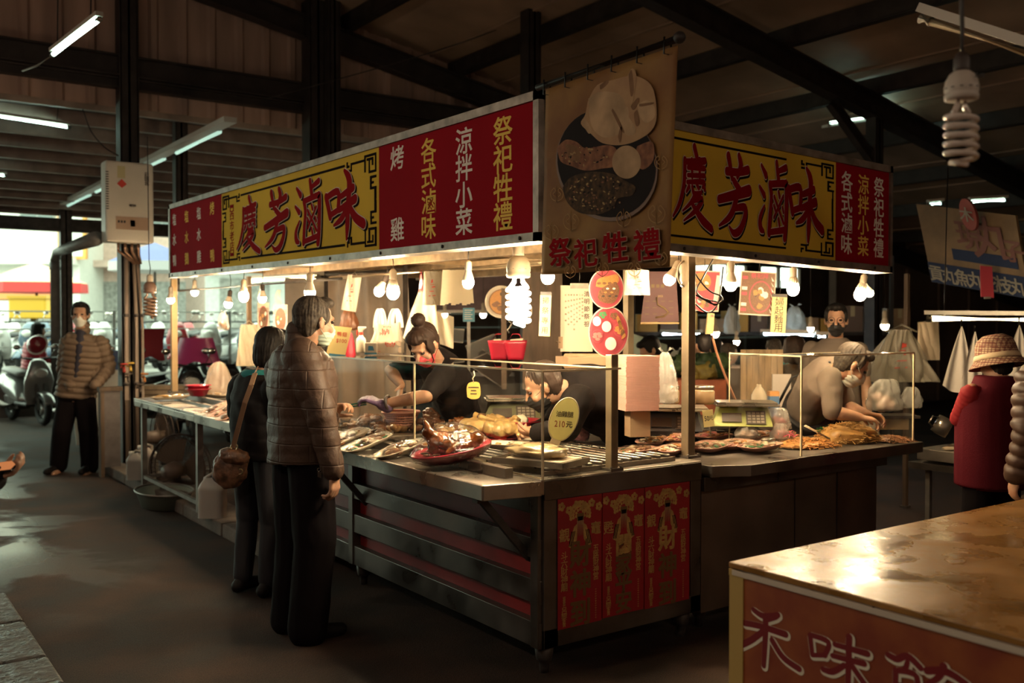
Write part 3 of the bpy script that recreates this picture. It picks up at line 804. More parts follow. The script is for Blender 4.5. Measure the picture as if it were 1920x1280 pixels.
for y_, r_ in ((.475, 1), (.125, -1)): mb.box((ux0 - .04, y_ - .012, 0), (ux0 + .04, y_ + .012, .001), 0, PF); mb.box((ux0 - .04, y_ - .012 - .02 * (r_ > 0), 0), (ux0 - .025, y_ + .012 + .02 * (r_ < 0), .001), 0, PF); mb.box((ux0 + .025, y_ - .012 - .02 * (r_ > 0), 0), (ux0 + .04, y_ + .012 + .02 * (r_ < 0), .001), 0, PF)
mb.build('small_lettering', p_red, t)
big4(t, lambda k: plane_frame((2.42, GLY[k][1], GLY[k][2]), (0, -1, 0), (0, 0, 1)))
# short board over the end
t = thing('sign_board', 'shorter red and yellow sign board to the right of the hanging picture banner', 'sign', (3.7, 3.24, 2.15))
O2 = V((2.47, 3.2, 1.895)); UX2 = V((1, 0, -.028)).normalized(); PG = plane_frame(O2, UX2, (0, 0, 1)); L2 = 2.47; H2 = .605
W = lambda px: at(px, 380, y=3.2).x - 2.47
mb = MB(); mb.box((0, 0, -.11), (L2, H2, -.02), 0, PG); mb.build('board_box', alu, t)
mb = MB()
for a, b in (((0, 0), (L2, e)), ((0, H2 - e), (L2, H2)), ((0, 0), (e, H2)), ((L2 - e * .6, 0), (L2, H2))): mb.box((a[0], a[1], -.025), (b[0], b[1], .012), 0, PG)
for k in range(5): mb.lathe([(0, 0), (.009, 0), (.009, .004), (0, .006)], 8, 1, PG @ Matrix.Translation((.3 + k * .5, e / 2, .012)))
mb.build('frame', [alu, iron], t)
wb = W(1567)
for x0_, x1_, mt, nm in ((e, wb, s_yel, 'yellow_panel'), (wb, L2 - e * .6, s_red, 'red_panel')):
    mb = MB(); mb.box((x0_, e, -.02), (x1_, H2 - e, 0), 0, PG); mb.build(nm, mt, t)
mb = MB(); fret(mb, PG @ Matrix.Translation(((e + wb) / 2, H2 / 2, .0006)), wb - e, H2 - 2 * e, 0, .038); mb.build('key_border', ink, t)
mb = MB()
column(mb, '各式滷味', PG, W(1588), (.475, .362, .25, .135), .115, 0, .014, .9); column(mb, '涼拌小菜', PG, W(1619), (.475, .362, .25, .135), .115, 1, .014, .9); column(mb, '祭祀牲禮', PG, W(1648), (.475, .362, .25, .135), .115, 0, .014, .85)
mb.build('lettering', [p_white, p_yel], t)
RC = {'qing': (1297, 350), 'fang': (1375, 364), 'lu': (1448, 374), 'wei': (1509, 384)}
big4(t, lambda k: plane_frame(at(*RC[k], y=3.2), (1, 0, -.028), (0, 0, 1)) @ Matrix.Diagonal((.57, .97, 1, 1)))

# ---------------------------------------------------------------- picture banner
BX = 2.385
def bq(px, py, lift=0.0): p = at(px, py, x=BX); return V((p.x - lift, p.y, p.z))
t = thing('picture_banner', 'brown banner with a whole chicken on a dark plate, hung at the stall corner', 'banner', tuple(bq(1140, 150)))
ban = M('banner_cloth', (.30, .165, .055), .65, spec=.15, var=.35, vscale=4, col2=(.19, .085, .035), bump=.25, bscale=7)
c4 = [bq(1021, 167), bq(1268, 84), bq(1252, 500), bq(1012, 515)]
def bfn(u, v):
    p = c4[3].lerp(c4[2], u).lerp(c4[0].lerp(c4[1], u), v)
    w = .003 * math.sin(u * 9 + v * 3) * (1 - v) + .003 * noise.noise(V((u * 4, v * 5, 1)))
    return V((p.x + w + .008, p.y, p.z))
mb = MB(); mb.grid(bfn, 30, 30); mb.build('cloth', ban, t, solid=.002)
mb = MB(); a, b = bq(1008, 170), bq(1274, 78); mb.tube([a + V((.0, 0, .012)), b + V((0, 0, .012))], .014, 10); mb.blob(b + V((0, 0, .014)), .022, sub=2)
for k in range(6):
    q = a.lerp(b, .08 + k * .17); mb.tube([q + V((-.016, 0, .028)), q + V((-.018, 0, -.03)), q + V((.016, 0, -.03)), q + V((.016, 0, .028))], .004, 5)
mb.build('hanging_rod', iron, t)
def poly(mb, pts, lift, mi, n=0):
    """printed patch, outline given as seen in the place, laid on the banner"""
    P_ = [bq(x, y, lift) for x, y in (spline(list(pts) + [pts[0]], 4)[:-1] if n == 0 else pts)]
    mb.add(P_, [tuple(range(len(P_)))], mi)
def ellp(cx, cy, rx, ry, rot=0, k=40):
    return [(cx + rx * math.cos(2 * PI * i / k) * math.cos(rot) - ry * math.sin(2 * PI * i / k) * math.sin(rot), cy + rx * math.cos(2 * PI * i / k) * math.sin(rot) + ry * math.sin(2 * PI * i / k) * math.cos(rot)) for i in range(k)]
pl_d = M('print_plate', (.016, .009, .009), .7, spec=.1, var=.3, vscale=9); pl_r = M('print_plate_rim', (.16, .08, .05), .6)
pr_c = M('print_chicken', (.42, .26, .14), .7, spec=.1, var=.35, vscale=16, col2=(.36, .21, .12)); pr_c2 = M('print_chicken_pale', (.52, .34, .20), .7, spec=.1, var=.4, vscale=9); pr_s = M('print_chicken_fold', (.24, .13, .07), .7, spec=.1, var=.3, vscale=20)
pr_m = M('print_meat', (.33, .15, .08), .7, spec=.1, var=.5, vscale=26, col2=(.14, .06, .04)); pr_f = M('print_fish', (.10, .055, .025), .7, spec=.1, var=.6, vscale=45, col2=(.03, .02, .015))
mb = MB()
poly(mb, ellp(1138, 310, 94, 106, -.35), .001, 1, 1); poly(mb, ellp(1138, 306, 91, 103, -.35), .0016, 0, 1)
# chicken: body, wings, head, folds
poly(mb, [(1103, 190), (1120, 160), (1150, 150), (1190, 142), (1222, 160), (1232, 205), (1226, 240), (1198, 262), (1165, 272), (1130, 268), (1108, 250), (1090, 232), (1098, 215)], .0022, 2)
poly(mb, [(1104, 185), (1126, 172), (1165, 178), (1180, 210), (1170, 245), (1135, 258), (1110, 236)], .0026, 3)
poly(mb, [(1150, 210), (1168, 206), (1190, 235), (1192, 250), (1178, 254), (1156, 232)], .003, 3); poly(mb, [(1196, 196), (1214, 188), (1228, 200), (1228, 220), (1212, 230), (1200, 216)], .003, 3)
poly(mb, [(1092, 228), (1098, 222), (1110, 244), (1104, 250)], .003, 3)
poly(mb, [(1130, 160), (1152, 152), (1168, 165), (1184, 130), (1194, 140), (1190, 178), (1186, 196), (1176, 200), (1168, 182), (1150, 170)], .0034, 2)
for q in ([(1180, 140), (1186, 132), (1190, 170), (1184, 180)], [(1196, 206), (1200, 230), (1194, 236), (1190, 214)], [(1148, 208), (1152, 206), (1172, 246), (1166, 244)], [(1126, 160), (1140, 150), (1142, 156), (1128, 168)], [(1160, 256), (1164, 240), (1168, 240), (1164, 268)], [(1200, 195), (1226, 192), (1224, 196), (1202, 200)], [(1184, 200), (1196, 184), (1200, 188), (1190, 206)]): poly(mb, q, .0038, 4)
# meat, round cut and fried fish
poly(mb, [(1046, 276), (1062, 262), (1082, 266), (1100, 278), (1140, 272), (1158, 282), (1156, 310), (1130, 316), (1100, 320), (1074, 312), (1052, 302)], .0030, 5)
poly(mb, [(1196, 274), (1224, 266), (1226, 300), (1206, 318), (1190, 300)], .0028, 5)
poly(mb, ellp(1176, 304, 27, 31), .0036, 3, 1); poly(mb, [(1060, 270), (1084, 276), (1088, 302), (1070, 300)], .0036, 4)
poly(mb, [(1056, 352), (1072, 332), (1110, 322), (1150, 326), (1172, 338), (1192, 350), (1186, 366), (1160, 372), (1150, 390), (1122, 402), (1086, 398), (1064, 378)], .0032, 6)
gg = random.Random(8)
for k in range(150):                                            # crumbs on the fish, grain of the meat
    a_, q_ = gg.uniform(0, 6.28), math.sqrt(gg.random()); fx, fy = (1122 + 56 * q_ * math.cos(a_), 362 + 34 * q_ * math.sin(a_)) if k < 100 else (1096 + 46 * q_ * math.cos(a_), 292 + 18 * q_ * math.sin(a_))
    poly(mb, ellp(fx, fy, gg.uniform(1, 3.4), gg.uniform(.8, 2.2), gg.uniform(0, 3), 7), .0042 + k * .000004, gg.choice((5, 4, 7, 0)), 1)
mb.build('food_print', [pl_d, pl_r, pr_c, pr_c2, pr_s, pr_m, pr_f, M('print_crumb', (.36, .24, .11), .7, spec=.1)], t)
mb = MB()
for ch, px, py, wv in (('祭', 1052, 472, .034), ('祀', 1100, 474, .026), ('牲', 1155, 463, .032), ('禮', 1215, 458, .028)):
    m4 = plane_frame(bq(px, py, .004), (0, -1, -.02), (-.0, 0, 1)) @ Matrix(((1, -.08, 0, 0), (.05, 1, 0, 0), (0, 0, 1, 0), (0, 0, 0, 1)))
    glyphs(mb, ch, m4, .118, 0, .046, 1.2); glyphs(mb, ch, m4 @ Matrix.Translation((0, 0, .003)), .118, 1, wv * .75, 1.2)
mb.build('lettering', [M('letter_tan', (.46, .33, .22), .8, spec=.05), p_red], t)
mb = MB(); dm = M('print_damask', (.50, .30, .12), .6)
for px, py, sc in ((1035, 430, 1), (1072, 410, 1.1), (1170, 405, 1.0), (1232, 395, 1.2), (1045, 360, .9), (1240, 300, .9), (1130, 500, .9), (1190, 500, .9), (1070, 505, .8), (1240, 480, .9)):
    for k in (-1, 1):
        pts = [(px + k * x * sc, py + y * sc) for x, y in ((0, 20), (10, 14), (13, 2), (6, -8), (3, -2), (8, 4), (3, 10))]
        pp = [bq(x, y, .0022) for x, y in spline(pts, 4)]; mb.tube(pp, .0016, 4)
    mb.tube([bq(px, py + 22 * sc, .0022), bq(px, py - 14 * sc, .0022)], .0014, 4)
mb.build('damask_pattern', dm, t)

# ---------------------------------------------------------------- frame of the stall
def timber(name, label, cat, a, b, w, h, mt, up=V((0, 0, 1))):
    mb = MB(); mb.bar(a, b, w, h, up=up); return tag(mb.build(name, mt, loc=tuple((V(a) + V(b)) / 2), bevel=.003), label, cat)
yp = M('yellowed_steel', (.36, .27, .17), .4, .5, var=.4, vscale=6)
def upright(label, x, y, z0, z1, w=.042, mt=yp):
    t_ = thing('post', label, 'post', (x, y, z0))
    mb = MB(); mb.box((x - w / 2, y - w / 2, z0), (x + w / 2, y + w / 2, z1)); mb.build('shaft', mt, t_, bevel=.003)
    mb = MB(); mb.box((x - w * .9, y - w * .9, z0), (x + w * .9, y + w * .9, z0 + .012))
    for k in (-1, 1): mb.lathe([(.006, 0), (.006, .008), (0, .009)], 6, 0, Matrix.Translation((x + k * w * .7, y - w * .7, z0 + .012)))
    mb.build('foot_plate', steeld, t_); return t_
q1 = at(1147, 880, z=.87); q2 = at(1290, 856, z=.87); q3 = at(327, 735, z=.87)
upright('short square steel post at the end of the glass case, under the food tray pictures', q1.x, q1.y, .868, 1.40)
upright('tall square steel post between the two counters, wound with cable', q2.x, q2.y, .868, 2.0, .05)
upright('tall wooden-looking post at the far left end of the stall', q3.x, q3.y, .868, 1.96, .055, M('yellow_wood', (.55, .36, .18), .55, var=.3, vscale=4))
c = at(1178, 700, x=4.6); upright('pale post behind the brown calendar in the middle of the stall', c.x, c.y, 0, 2.0, .055)
c = at(1700, 600, y=4.6); upright('rusty pole at the right end of the stall near the hanging white bags', c.x, c.y, 0, 1.95, .035, woodd)
c = at(897, 640, y=6.6)
# ceiling boards and rails under the boards
ply = M('pale_plywood', (.55, .40, .24), .6, var=.25, vscale=2)
mb = MB(); mb.box((2.44, 3.24, 2.05), (4.9, 8.42, 2.08)); struct(mb.build('ceiling_stall', ply))
tim = M('greasy_timber', (.44, .30, .17), .55, var=.4, vscale=4, stretch=(4, 4, 4))
k = 0
for x_, z_, w_, nm in ((2.52, 1.955, .06, 'front edge'), (3.25, 1.98, .05, 'middle'), (4.1, 1.98, .05, 'inner middle'), (4.85, 1.98, .06, 'back edge')):
    timber('rafter', 'greasy timber rail along the %s of the stall ceiling' % nm, 'rail', (x_, 3.28, z_ - .02), (x_, 8.4, z_ + .02), w_, .07, tim)
for y_, nm in ((3.33, 'right end'), (4.3, 'hanging calendar side'), (5.3, 'spray bottle side'), (6.3, 'black jacket side'), (7.3, 'tube lamp side'), (8.35, 'far left end')):
    timber('crossbeam', 'greasy timber crossbeam of the stall ceiling at the %s' % nm, 'beam', (2.45, y_, 2.015), (4.9, y_, 2.015), .05, .06, tim)
mb = MB(); a = at(620, 522, x=3.22); b = at(1012, 492, x=3.22); mb.tube([a, b], .014, 10)
tag(mb.build('hanging_rail', yp), 'round metal rail the plastic bags hang from, under the stall ceiling', 'rail')
mb = MB(); a = at(335, 545, x=2.75); b = at(640, 522, x=2.75); mb.tube([a, b], .011, 8); mb.tube([a, a + V((0, 0, .12))], .011, 8)
tag(mb.build('hanging_rail', irongrey), 'thin dark rail with picture cards at the far left of the stall', 'rail')

# ---------------------------------------------------------------- front counter
t = thing('counter', 'long steel and red slatted stall counter with posters on its end', 'counter', (2.9, 5.2, 0))
Y0, Y1 = 3.30, 6.95
mb = MB(); mb.box((2.55, Y0, .126), (3.47, 4.42, .80)); mb.box((2.55, 4.42, .126), (2.98, Y1, .80)); mb.build('cabinet', redpaint, t)
for z0_, z1_ in ((.126, .237), (.318, .424), (.515, .605), (.70, .79)):
    mb = MB(); mb.box((2.505 if z1_ < .65 else 2.535, Y0 - .002, z0_), (2.552, Y1, z1_)); mb.build('slat', steeld, t, bevel=.003)
for y_ in (Y0 + .001, 5.1, Y1 - .05):
    mb = MB(); mb.box((2.497, y_, .126), (2.553, y_ + .055, .80)); mb.build('corner_strip', steeld, t, bevel=.003)
mb = MB(); mb.box((2.52, 3.285, .126), (3.49, Y0, .21)); mb.box((2.52, 3.285, .126), (2.60, Y0, .86)); mb.box((3.42, 3.285, .126), (3.49, Y0, .86)); mb.box((2.52, 3.28, .775), (3.49, Y0, .862)); mb.build('end_frame', steeld, t, bevel=.003)
mb = MB(); mb.box((2.60, 3.292, .2), (3.42, 3.305, .78)); mb.build('end_panel', redpaint, t)
for x_, y_ in ((2.57, 3.35), (3.42, 3.35), (2.57, 6.85), (2.94, 6.85), (3.42, 4.36), (2.57, 5.1)):
    mb = MB(); mb.lathe([(.018, 0), (.022, .02), (.024, .05), (.034, .056), (.038, .07), (.045, .127)], 14, 0, Matrix.Translation((x_, y_, 0))); mb.build('leg', irongrey, t)
mb = MB(); mb.prism([(2.50, 3.284), (3.49, 3.284), (3.49, 4.46), (3.03, 4.46), (3.03, 6.97), (2.50, 6.97)], .068, 0, Matrix.Translation((0, 0, .80))); mb.build('deck', steel, t, bevel=.004)
sh = [(2.235, 3.335), (2.505, 3.286), (2.505, 7.2), (2.235, 7.2)]
mb = MB(); mb.prism(sh, .016, 0, Matrix.Translation((0, 0, .848)))
for a, b in ((sh[0], sh[3]), (sh[1], sh[0])): mb.bar((a[0], a[1], .83), (b[0], b[1], .83), .012, .065)
mb.build('serving_shelf', steel, t, bevel=.003)
for y_ in (3.42, 5.0, 6.6):
    mb = MB(); mb.bar((2.27, y_, .80), (2.53, y_ - .02, .50), .03, .03); mb.box((2.25, y_ - .02, .775), (2.285, y_ + .02, .815)); mb.build('bracket', irongrey, t)
mb = MB(); a = at(640, 812, z=.89); mb.bar((2.43, 3.42, .885), (2.43, 5.9, .885), .045, .05); mb.build('plate_rest', steel, t, bevel=.004)
# far end: open-legged table
t = thing('steel_table', 'open steel table at the far left end of the stall with the fans under it', 'table', (2.6, 8.0, 0))
mb = MB(); mb.box((2.235, 7.22, .848), (3.3, 8.95, .868)); mb.box((2.235, 7.22, .80), (2.25, 8.95, .848)); mb.box((2.235, 8.935, .80), (3.3, 8.95, .848)); mb.build('table_top', steel, t, bevel=.003)
for x_, y_ in ((2.30, 8.86), (3.22, 8.86), (2.30, 7.3), (3.22, 7.3)):
    mb = MB(); mb.box((x_ - .022, y_ - .022, .1 if x_ < 2.6 else 0), (x_ + .022, y_ + .022, .85)); mb.build('leg', galv, t)
mb = MB(); mb.bar((2.30, 7.3, .17), (2.30, 8.86, .17), .03, .03); mb.bar((3.22, 7.3, .17), (3.22, 8.86, .17), .03, .03); mb.bar((2.30, 8.86, .17), (3.22, 8.86, .17), .03, .03); mb.build('stretcher', galv, t)
mb = MB(); mb.bar((2.62, 7.3, .885), (2.62, 8.7, .885), .05, .045); mb.bar((2.46, 7.3, .878), (2.46, 8.5, .878), .012, .02); mb.build('plate_rest', steeld, t)
# posters on the end of the counter
gold = M('gold_print', (.62, .40, .13), .45, .2, var=.35, vscale=30); goldd = M('dark_gold_print', (.17, .10, .035), .5, .2); p_r2 = M('poster_red', (.36, .012, .022), .45, var=.25, vscale=6); flesh = M('print_flesh', (.42, .24, .13), .6)
PY = 3.280
def poster(label, x0_, x1_, z0_, z1_, mid, gods, side, bigc):
    w, h = x1_ - x0_, z1_ - z0_
    t_ = thing('poster', label, 'poster', ((x0_ + x1_) / 2, PY, z0_), 'red new year posters on the counter end')
    m4 = plane_frame(((x0_ + x1_) / 2, PY, z0_), (1, 0, 0), (0, 0, 1))
    mb = MB(); mb.box((-w / 2, 0, -.001), (w / 2, h, .0012), 0, m4); mb.build('sheet', p_r2, t_)
    mb = MB(); g = m4 @ Matrix.Translation((0, 0, .0014))
    for k in range(6):                                             # blossoms along the top edge
        cx = -w * .42 + k * w * .17; cy = h - .035 - .02 * (k % 2)
        for j in range(5):
            a_ = 2 * PI * j / 5 + k; mb.prism([(cx + .012 * math.cos(a_) + .009 * math.cos(b_), cy + .012 * math.sin(a_) + .009 * math.sin(b_)) for b_ in [2 * PI * i / 8 for i in range(8)]], .0006, 0, g)
    hy = h * .86                                                   # head-dress, face, beard, sleeves
    for ring, nn, rr in ((.055, 15, .009), (.04, 11, .008), (.024, 7, .007)):
        for j in range(nn):
            a_ = PI * (-.08 + 1.16 * j / (nn - 1)); cx, cy = ring * math.cos(a_), hy + ring * math.sin(a_)
            mb.prism([(cx + rr * math.cos(b_), cy + rr * math.sin(b_)) for b_ in [2 * PI * i / 8 for i in range(8)]], .0007, 0, g)
    mb.prism([(-.018, hy + .006), (-.021, hy - .022), (.021, hy - .022), (.018, hy + .006)], .0012, 2, g)
    mb.prism([(-.015, hy - .008), (-.012, hy - .03), (.012, hy - .03), (.015, hy - .008)], .0016, 1, g)
    for k in range(5): mb.prism([(-.016 + k * .008 - .003, hy - .026), (-.016 + k * .008 + .003, hy - .026), (-.018 + k * .009, hy - .095)], .002, 3, g)
    for s in (-1, 1):
        mb.prism([(s * .012, hy - .035), (s * .035, hy - .05), (s * .068, hy - .135), (s * .045, hy - .148), (s * .02, hy - .11)][::s], .0009, 0, g)
        for k in range(3): mb.prism([(s * (.03 + k * .008), hy - .07), (s * (.034 + k * .008), hy - .07), (s * (.05 + k * .008), hy - .135), (s * (.046 + k * .008), hy - .135)][::s], .0014, 1, g)
    glyphs(mb, gods[0], g @ Matrix.Translation((-w * .36, h * .72, 0)), .062, 0, .014); glyphs(mb, gods[1], g @ Matrix.Translation((w * .36, h * .74, 0)), .062, 0, .014)
    n_ = len(mid)
    for k, ch in enumerate(mid): glyphs(mb, ch, g @ Matrix.Translation((0, h * (.56 - k * .46 / max(1, n_ - 1)), 0)), .125 if n_ < 4 else .105, 4 if (k or not bigc) else 0, .03)
    for k, ch in enumerate('斗六財神廟'): glyphs(mb, ch, g @ Matrix.Translation((-w * .36, h * (.56 - k * .06), 0)), .04, 0, .01)
    for k, ch in enumerate('五路財神宮'): glyphs(mb, ch, g @ Matrix.Translation((w * .36, h * (.58 - k * .055), 0)), .036, 0, .01)
    for k, ch in enumerate('董事長'): glyphs(mb, ch, g @ Matrix.Translation((-w * .36, h * (.235 - k * .025), 0)), .018, 0, .004)
    for k, ch in enumerate('呂黎'): glyphs(mb, ch, g @ Matrix.Translation((-w * .36, h * (.14 - k * .045), 0)), .034, 0, .01)
    for k, ch in enumerate('敬賀'): glyphs(mb, ch, g @ Matrix.Translation((-w * .36, h * (.055 - k * .025), 0)), .02, 0, .005)
    for k in range(13):                                            # a line of print too fine to read
        yy = h * (.255 - k * .0185); mb.box((w * .36 - .005, yy, 0), (w * .36 + .005, yy + .0015, .0006), 0, g); mb.box((w * .36 - .001, yy - .004, 0), (w * .36 + .001, yy + .004, .0006), 0, g)
    mb.build('gold_print', [gold, ink, goldd, flesh, goldd], t_)
ps = [(1045, 1128), (1129, 1207), (1208, 1292)]
for (pa, pb), zz, mid, gods, bc, lb in zip(ps, (0, .012, .004), ('財神到', '闔家平安', '財神到'), ('覾竈', '甦竈', '覾竈'), (False, True, True), ('left red poster with faded dark characters, nearest the counter corner', 'middle red poster with four characters and a torn lower edge', 'right red poster beside the right-hand counter, brightest gold characters')):
    a, b = at(pa, 1000, y=PY), at(pb, 1000, y=PY)
    za = at((pa + pb) / 2, 923 - (pa + pb - 2090) / 2 * .1435, y=PY).z; zb = at((pa + pb) / 2, 1190 - (pa + pb - 2090) / 2 * .26, y=PY).z
    poster('%s' % lb, a.x + .002, b.x, max(zb, .2) + zz * .5, min(za, .775), mid, gods, None, bc)
# glass case on the counter
gl = M_pane('clear_acrylic', (.95, .955, .93), 5.0, .012, .03, haze=.06)
gt = M_pane('top_acrylic', (.93, .94, .91), 2.6, .06, .02)
ge = M('acrylic_edge', (.75, .62, .40), .25, coat=.5)
t = thing('glass_case', 'clear acrylic food case on the front counter', 'display case', (2.75, 4.4, .868))
ZT = 1.335; XF, XB = 2.515, 2.965; YE = 3.290; YM = 4.40; YL = 5.50
for nm, pts in (('front_pane', [(XF, YE, .868), (XF, YM, .868), (XF, YM, ZT), (XF, YE, ZT)]), ('front_pane', [(XF, YM, .868), (XF, YL, .868), (XF, YL, ZT), (XF, YM, ZT)]),
                ('end_pane', [(XF, YE, .868), (q1.x, YE, .868), (q1.x, YE, ZT), (XF, YE, ZT)]), ('top_pane', [(XF, YE, ZT), (XB, YE, ZT), (XB, YM, ZT), (XF, YM, ZT)]), ('top_pane', [(XF, YM, ZT), (XB, YM, ZT), (XB, YL, ZT), (XF, YL, ZT)])):
    mb = MB(); mb.add(pts, [(0, 1, 2, 3)]); mb.build(nm, gt if nm == 'top_pane' else gl, t)
mb = MB()
for y_ in (YE, YM, YL): mb.box((XF - .004, y_ - .005, .868), (XF + .004, y_ + .005, ZT))
mb.box((XF - .005, YE, ZT - .004), (XF + .003, YL, ZT + .005)); mb.box((XF, YE - .004, ZT - .004), (XB, YE + .004, ZT + .005)); mb.box((XB - .003, YE, ZT - .003), (XB + .003, YL, ZT + .004)); mb.box((XF - .003, YE, .868), (XF + .003, YL, .872))
mb.build('edge_strip', ge, t)
mb = MB(); c = at(912, 760, x=3.05); mb.add([(XB, min(c.y, 4.44), .868), (XB + .35, min(c.y, 4.44), .868), (XB + .35, min(c.y, 4.44), 1.2), (XB, min(c.y, 4.44), 1.2)], [(0, 1, 2, 3)]); mb.build('inner_pane', gl, t)
# rods of the draining rack
t = thing('draining_rack', 'rack of steel rods under the glass at the near end of the counter', 'rack', (2.8, 3.8, .87))
for k in range(13):
    x_ = 2.60 + k * .062; mb = MB(); mb.tube([(x_, 3.36, .895), (x_, 4.25, .895)], .009, 8); mb.build('rod', steel, t)
for y_ in (3.36, 3.8, 4.25): mb = MB(); mb.bar((2.57, y_, .879), (3.38, y_, .879), .018, .02); mb.build('crossbar', steel, t)
# ---------------------------------------------------------------- lamps
WARM = (1.0, .75, .43); COOL = (.62, 1.0, .82)
def glow(name, col, s): return M(name, (.9, .85, .75), .3, emit=col, es=s)
bulb_on = glow('bulb_glow', WARM, 270); bulb_far = glow('bulb_far_glow', (1, .7, .4), 110); tube_on = glow('tube_glow', COOL, 9); cfl_on = glow('spiral_glow', (1, .80, .50), 130); tube_warm = glow('warm_tube_glow', (1, .74, .36), 8); tube_bluish = glow('blue_tube_glow', (.62, .9, 1), 26)
sock = M('lamp_socket', (.50, .42, .32), .5); sockd = M('dark_socket', (.05, .035, .03), .5); bulbw = M('bulb_body', (.66, .56, .44), .4); wire = M('wire', (.03, .022, .02), .5)
ZC = 2.03
def bulb(p, label, tilt=(0, 0), kind='led', r=.031, cord=True, top=None, on=bulb_on, group='lit bulbs hung round the stall', s_mat=sock):
    """p: centre of the glowing dome"""
    t = thing('light_bulb', label, 'light bulb', tuple(p), group)
    rot = Matrix.Translation(V(p)) @ Matrix.Rotation(tilt[0], 4, 'X') @ Matrix.Rotation(tilt[1], 4, 'Y') @ Matrix.Scale(r / .031, 4)
    mb = MB()
    if kind == 'led': mb.lathe([(0, -.032), (.012, -.030), (.022, -.023), (.029, -.010), (.031, .003), (.030, .012)], 18, 0, rot)
    else: mb.lathe([(0, -.036), (.012, -.034), (.024, -.025), (.031, -.010), (.032, .004), (.029, .02), (.025, .03)], 18, 0, rot)
    mb.build('globe', on, t)
    mb = MB()
    if kind == 'led': mb.lathe([(.031, .011), (.030, .02), (.024, .04), (.018, .056), (.0165, .066), (0, .067)], 18, 0, rot)
    else:
        mb.lathe([(.026, .028), (.021, .05), (.0165, .066), (0, .067)], 18, 0, rot)
        for k in range(14): a = 2 * PI * k / 14; mb.bar(rot @ V((.027 * math.cos(a), .027 * math.sin(a), .028)), rot @ V((.018 * math.cos(a), .018 * math.sin(a), .062)), .002, .004)
    mb.build('heat_sink', bulbw, t)
    mb = MB(); mb.lathe([(.0175, .062), (.0185, .068), (.0185, .105), (.014, .11), (.006, .118), (0, .118)], 16, 0, rot); mb.build('socket', s_mat, t)
    if cord:
        a = rot @ V((0, 0, .115)); zt = top if top else ZC
        b = V((a.x + .01, a.y + .02, zt))
        mb = MB(); mb.tube([a, a.lerp(b, .4) + V((.006, .004, 0)), a.lerp(b, .7) + V((-.005, 0, 0)), b], .0032, 6); mb.build('cord', wire, t)
    return t
XL = 2.58
BL = [((320, 562), dict(x=XL), (0, 0), 'led', 'lit bulb hung outside the far left post of the stall', .033),
      ((365, 548), dict(x=2.95), (0, 0), 'led', 'lit bulb just right of the far left post, under the sign end', .034),
      ((428, 570), dict(x=2.9), (0, .15), 'led', 'lit bulb above the small bag of brown food, far left of the stall', .034),
      ((457, 556), dict(x=2.66), (0, 0), 'round', 'lit round bulb beside the wooden post, left of the picture cards', .036),
      ((492, 560), dict(x=2.75), (0, 0), 'led', 'lit bulb hanging in front of the left picture card', .031),
      ((581, 549), dict(x=XL), (0, 0), 'led', 'lit bulb over the head of the man in the quilted jacket', .036),
      ((711, 546), dict(x=3.2), (0, .5), 'led', 'tilted lit bulb, left one of the pair above the tied takeaway bag', .036),
      ((737, 548), dict(x=3.12), (0, 0), 'round', 'large ribbed lit bulb, right one of the pair above the tied takeaway bag', .042),
      ((878, 530), dict(x=2.62), (0, 0), 'led', 'lit bulb in front of the row of hanging white plastic bags', .030),
      ((1027, 520), dict(y=3.33), (0, 0), 'led', 'lit bulb half hidden under the lower left edge of the picture banner', .030),
      ((1255, 524), dict(y=3.6), (.1, .55), 'led', 'tilted lit bulb left of the tall steel post, under the banner corner', .031),
      ((1284, 530), dict(y=3.75), (0, -.3), 'led', 'lit bulb mostly hidden behind the tall steel post', .028),
      ((1370, 534), dict(y=3.5), (0, 0), 'led', 'lit bulb with long white body over the green scales', .034),
      ((1487, 542), dict(y=3.45), (0, 0), 'round', 'lit ribbed bulb right of the yellow hanging note', .033),
      ((1613, 552), dict(y=3.4), (0, .35), 'round', 'lit ribbed bulb fixed under the right end of the short sign', .034),
      ((1630, 549), dict(y=3.5), (0, -.75), 'led', 'small lit bulb tilted behind the ribbed one under the short sign', .026)]
for (px, py), kw, tl, kd, lb, r in BL: bulb(at(px, py, **kw), lb, tl, kd, r, s_mat=sockd if px in (428, 492, 711) else sock)
for (px, py), d_, lb in (((1520, 616), 9.5, 'small far bulb glowing behind the man with the black mask'), ((1659, 611), 8.5, 'small far jar-shaped bulb between the masked man and the hanging white bags'), ((906, 590), 9.5, 'small far round bulb left of the lit spiral lamp, in the dark stall behind'), ((834, 590), 10.5, 'small far round bulb above the bun of the vendor'), ((1341, 625), 8.5, 'tiny far bulb below the hanging electric cables'), ((1381, 641), 10, 'tiny far bulb beside the grey haired shopper')):
    bulb(at(px, py, d=d_), lb, r=.032 if d_ > 9 else .036, on=bulb_far, top=2.6, group='small bulbs in the stalls behind')

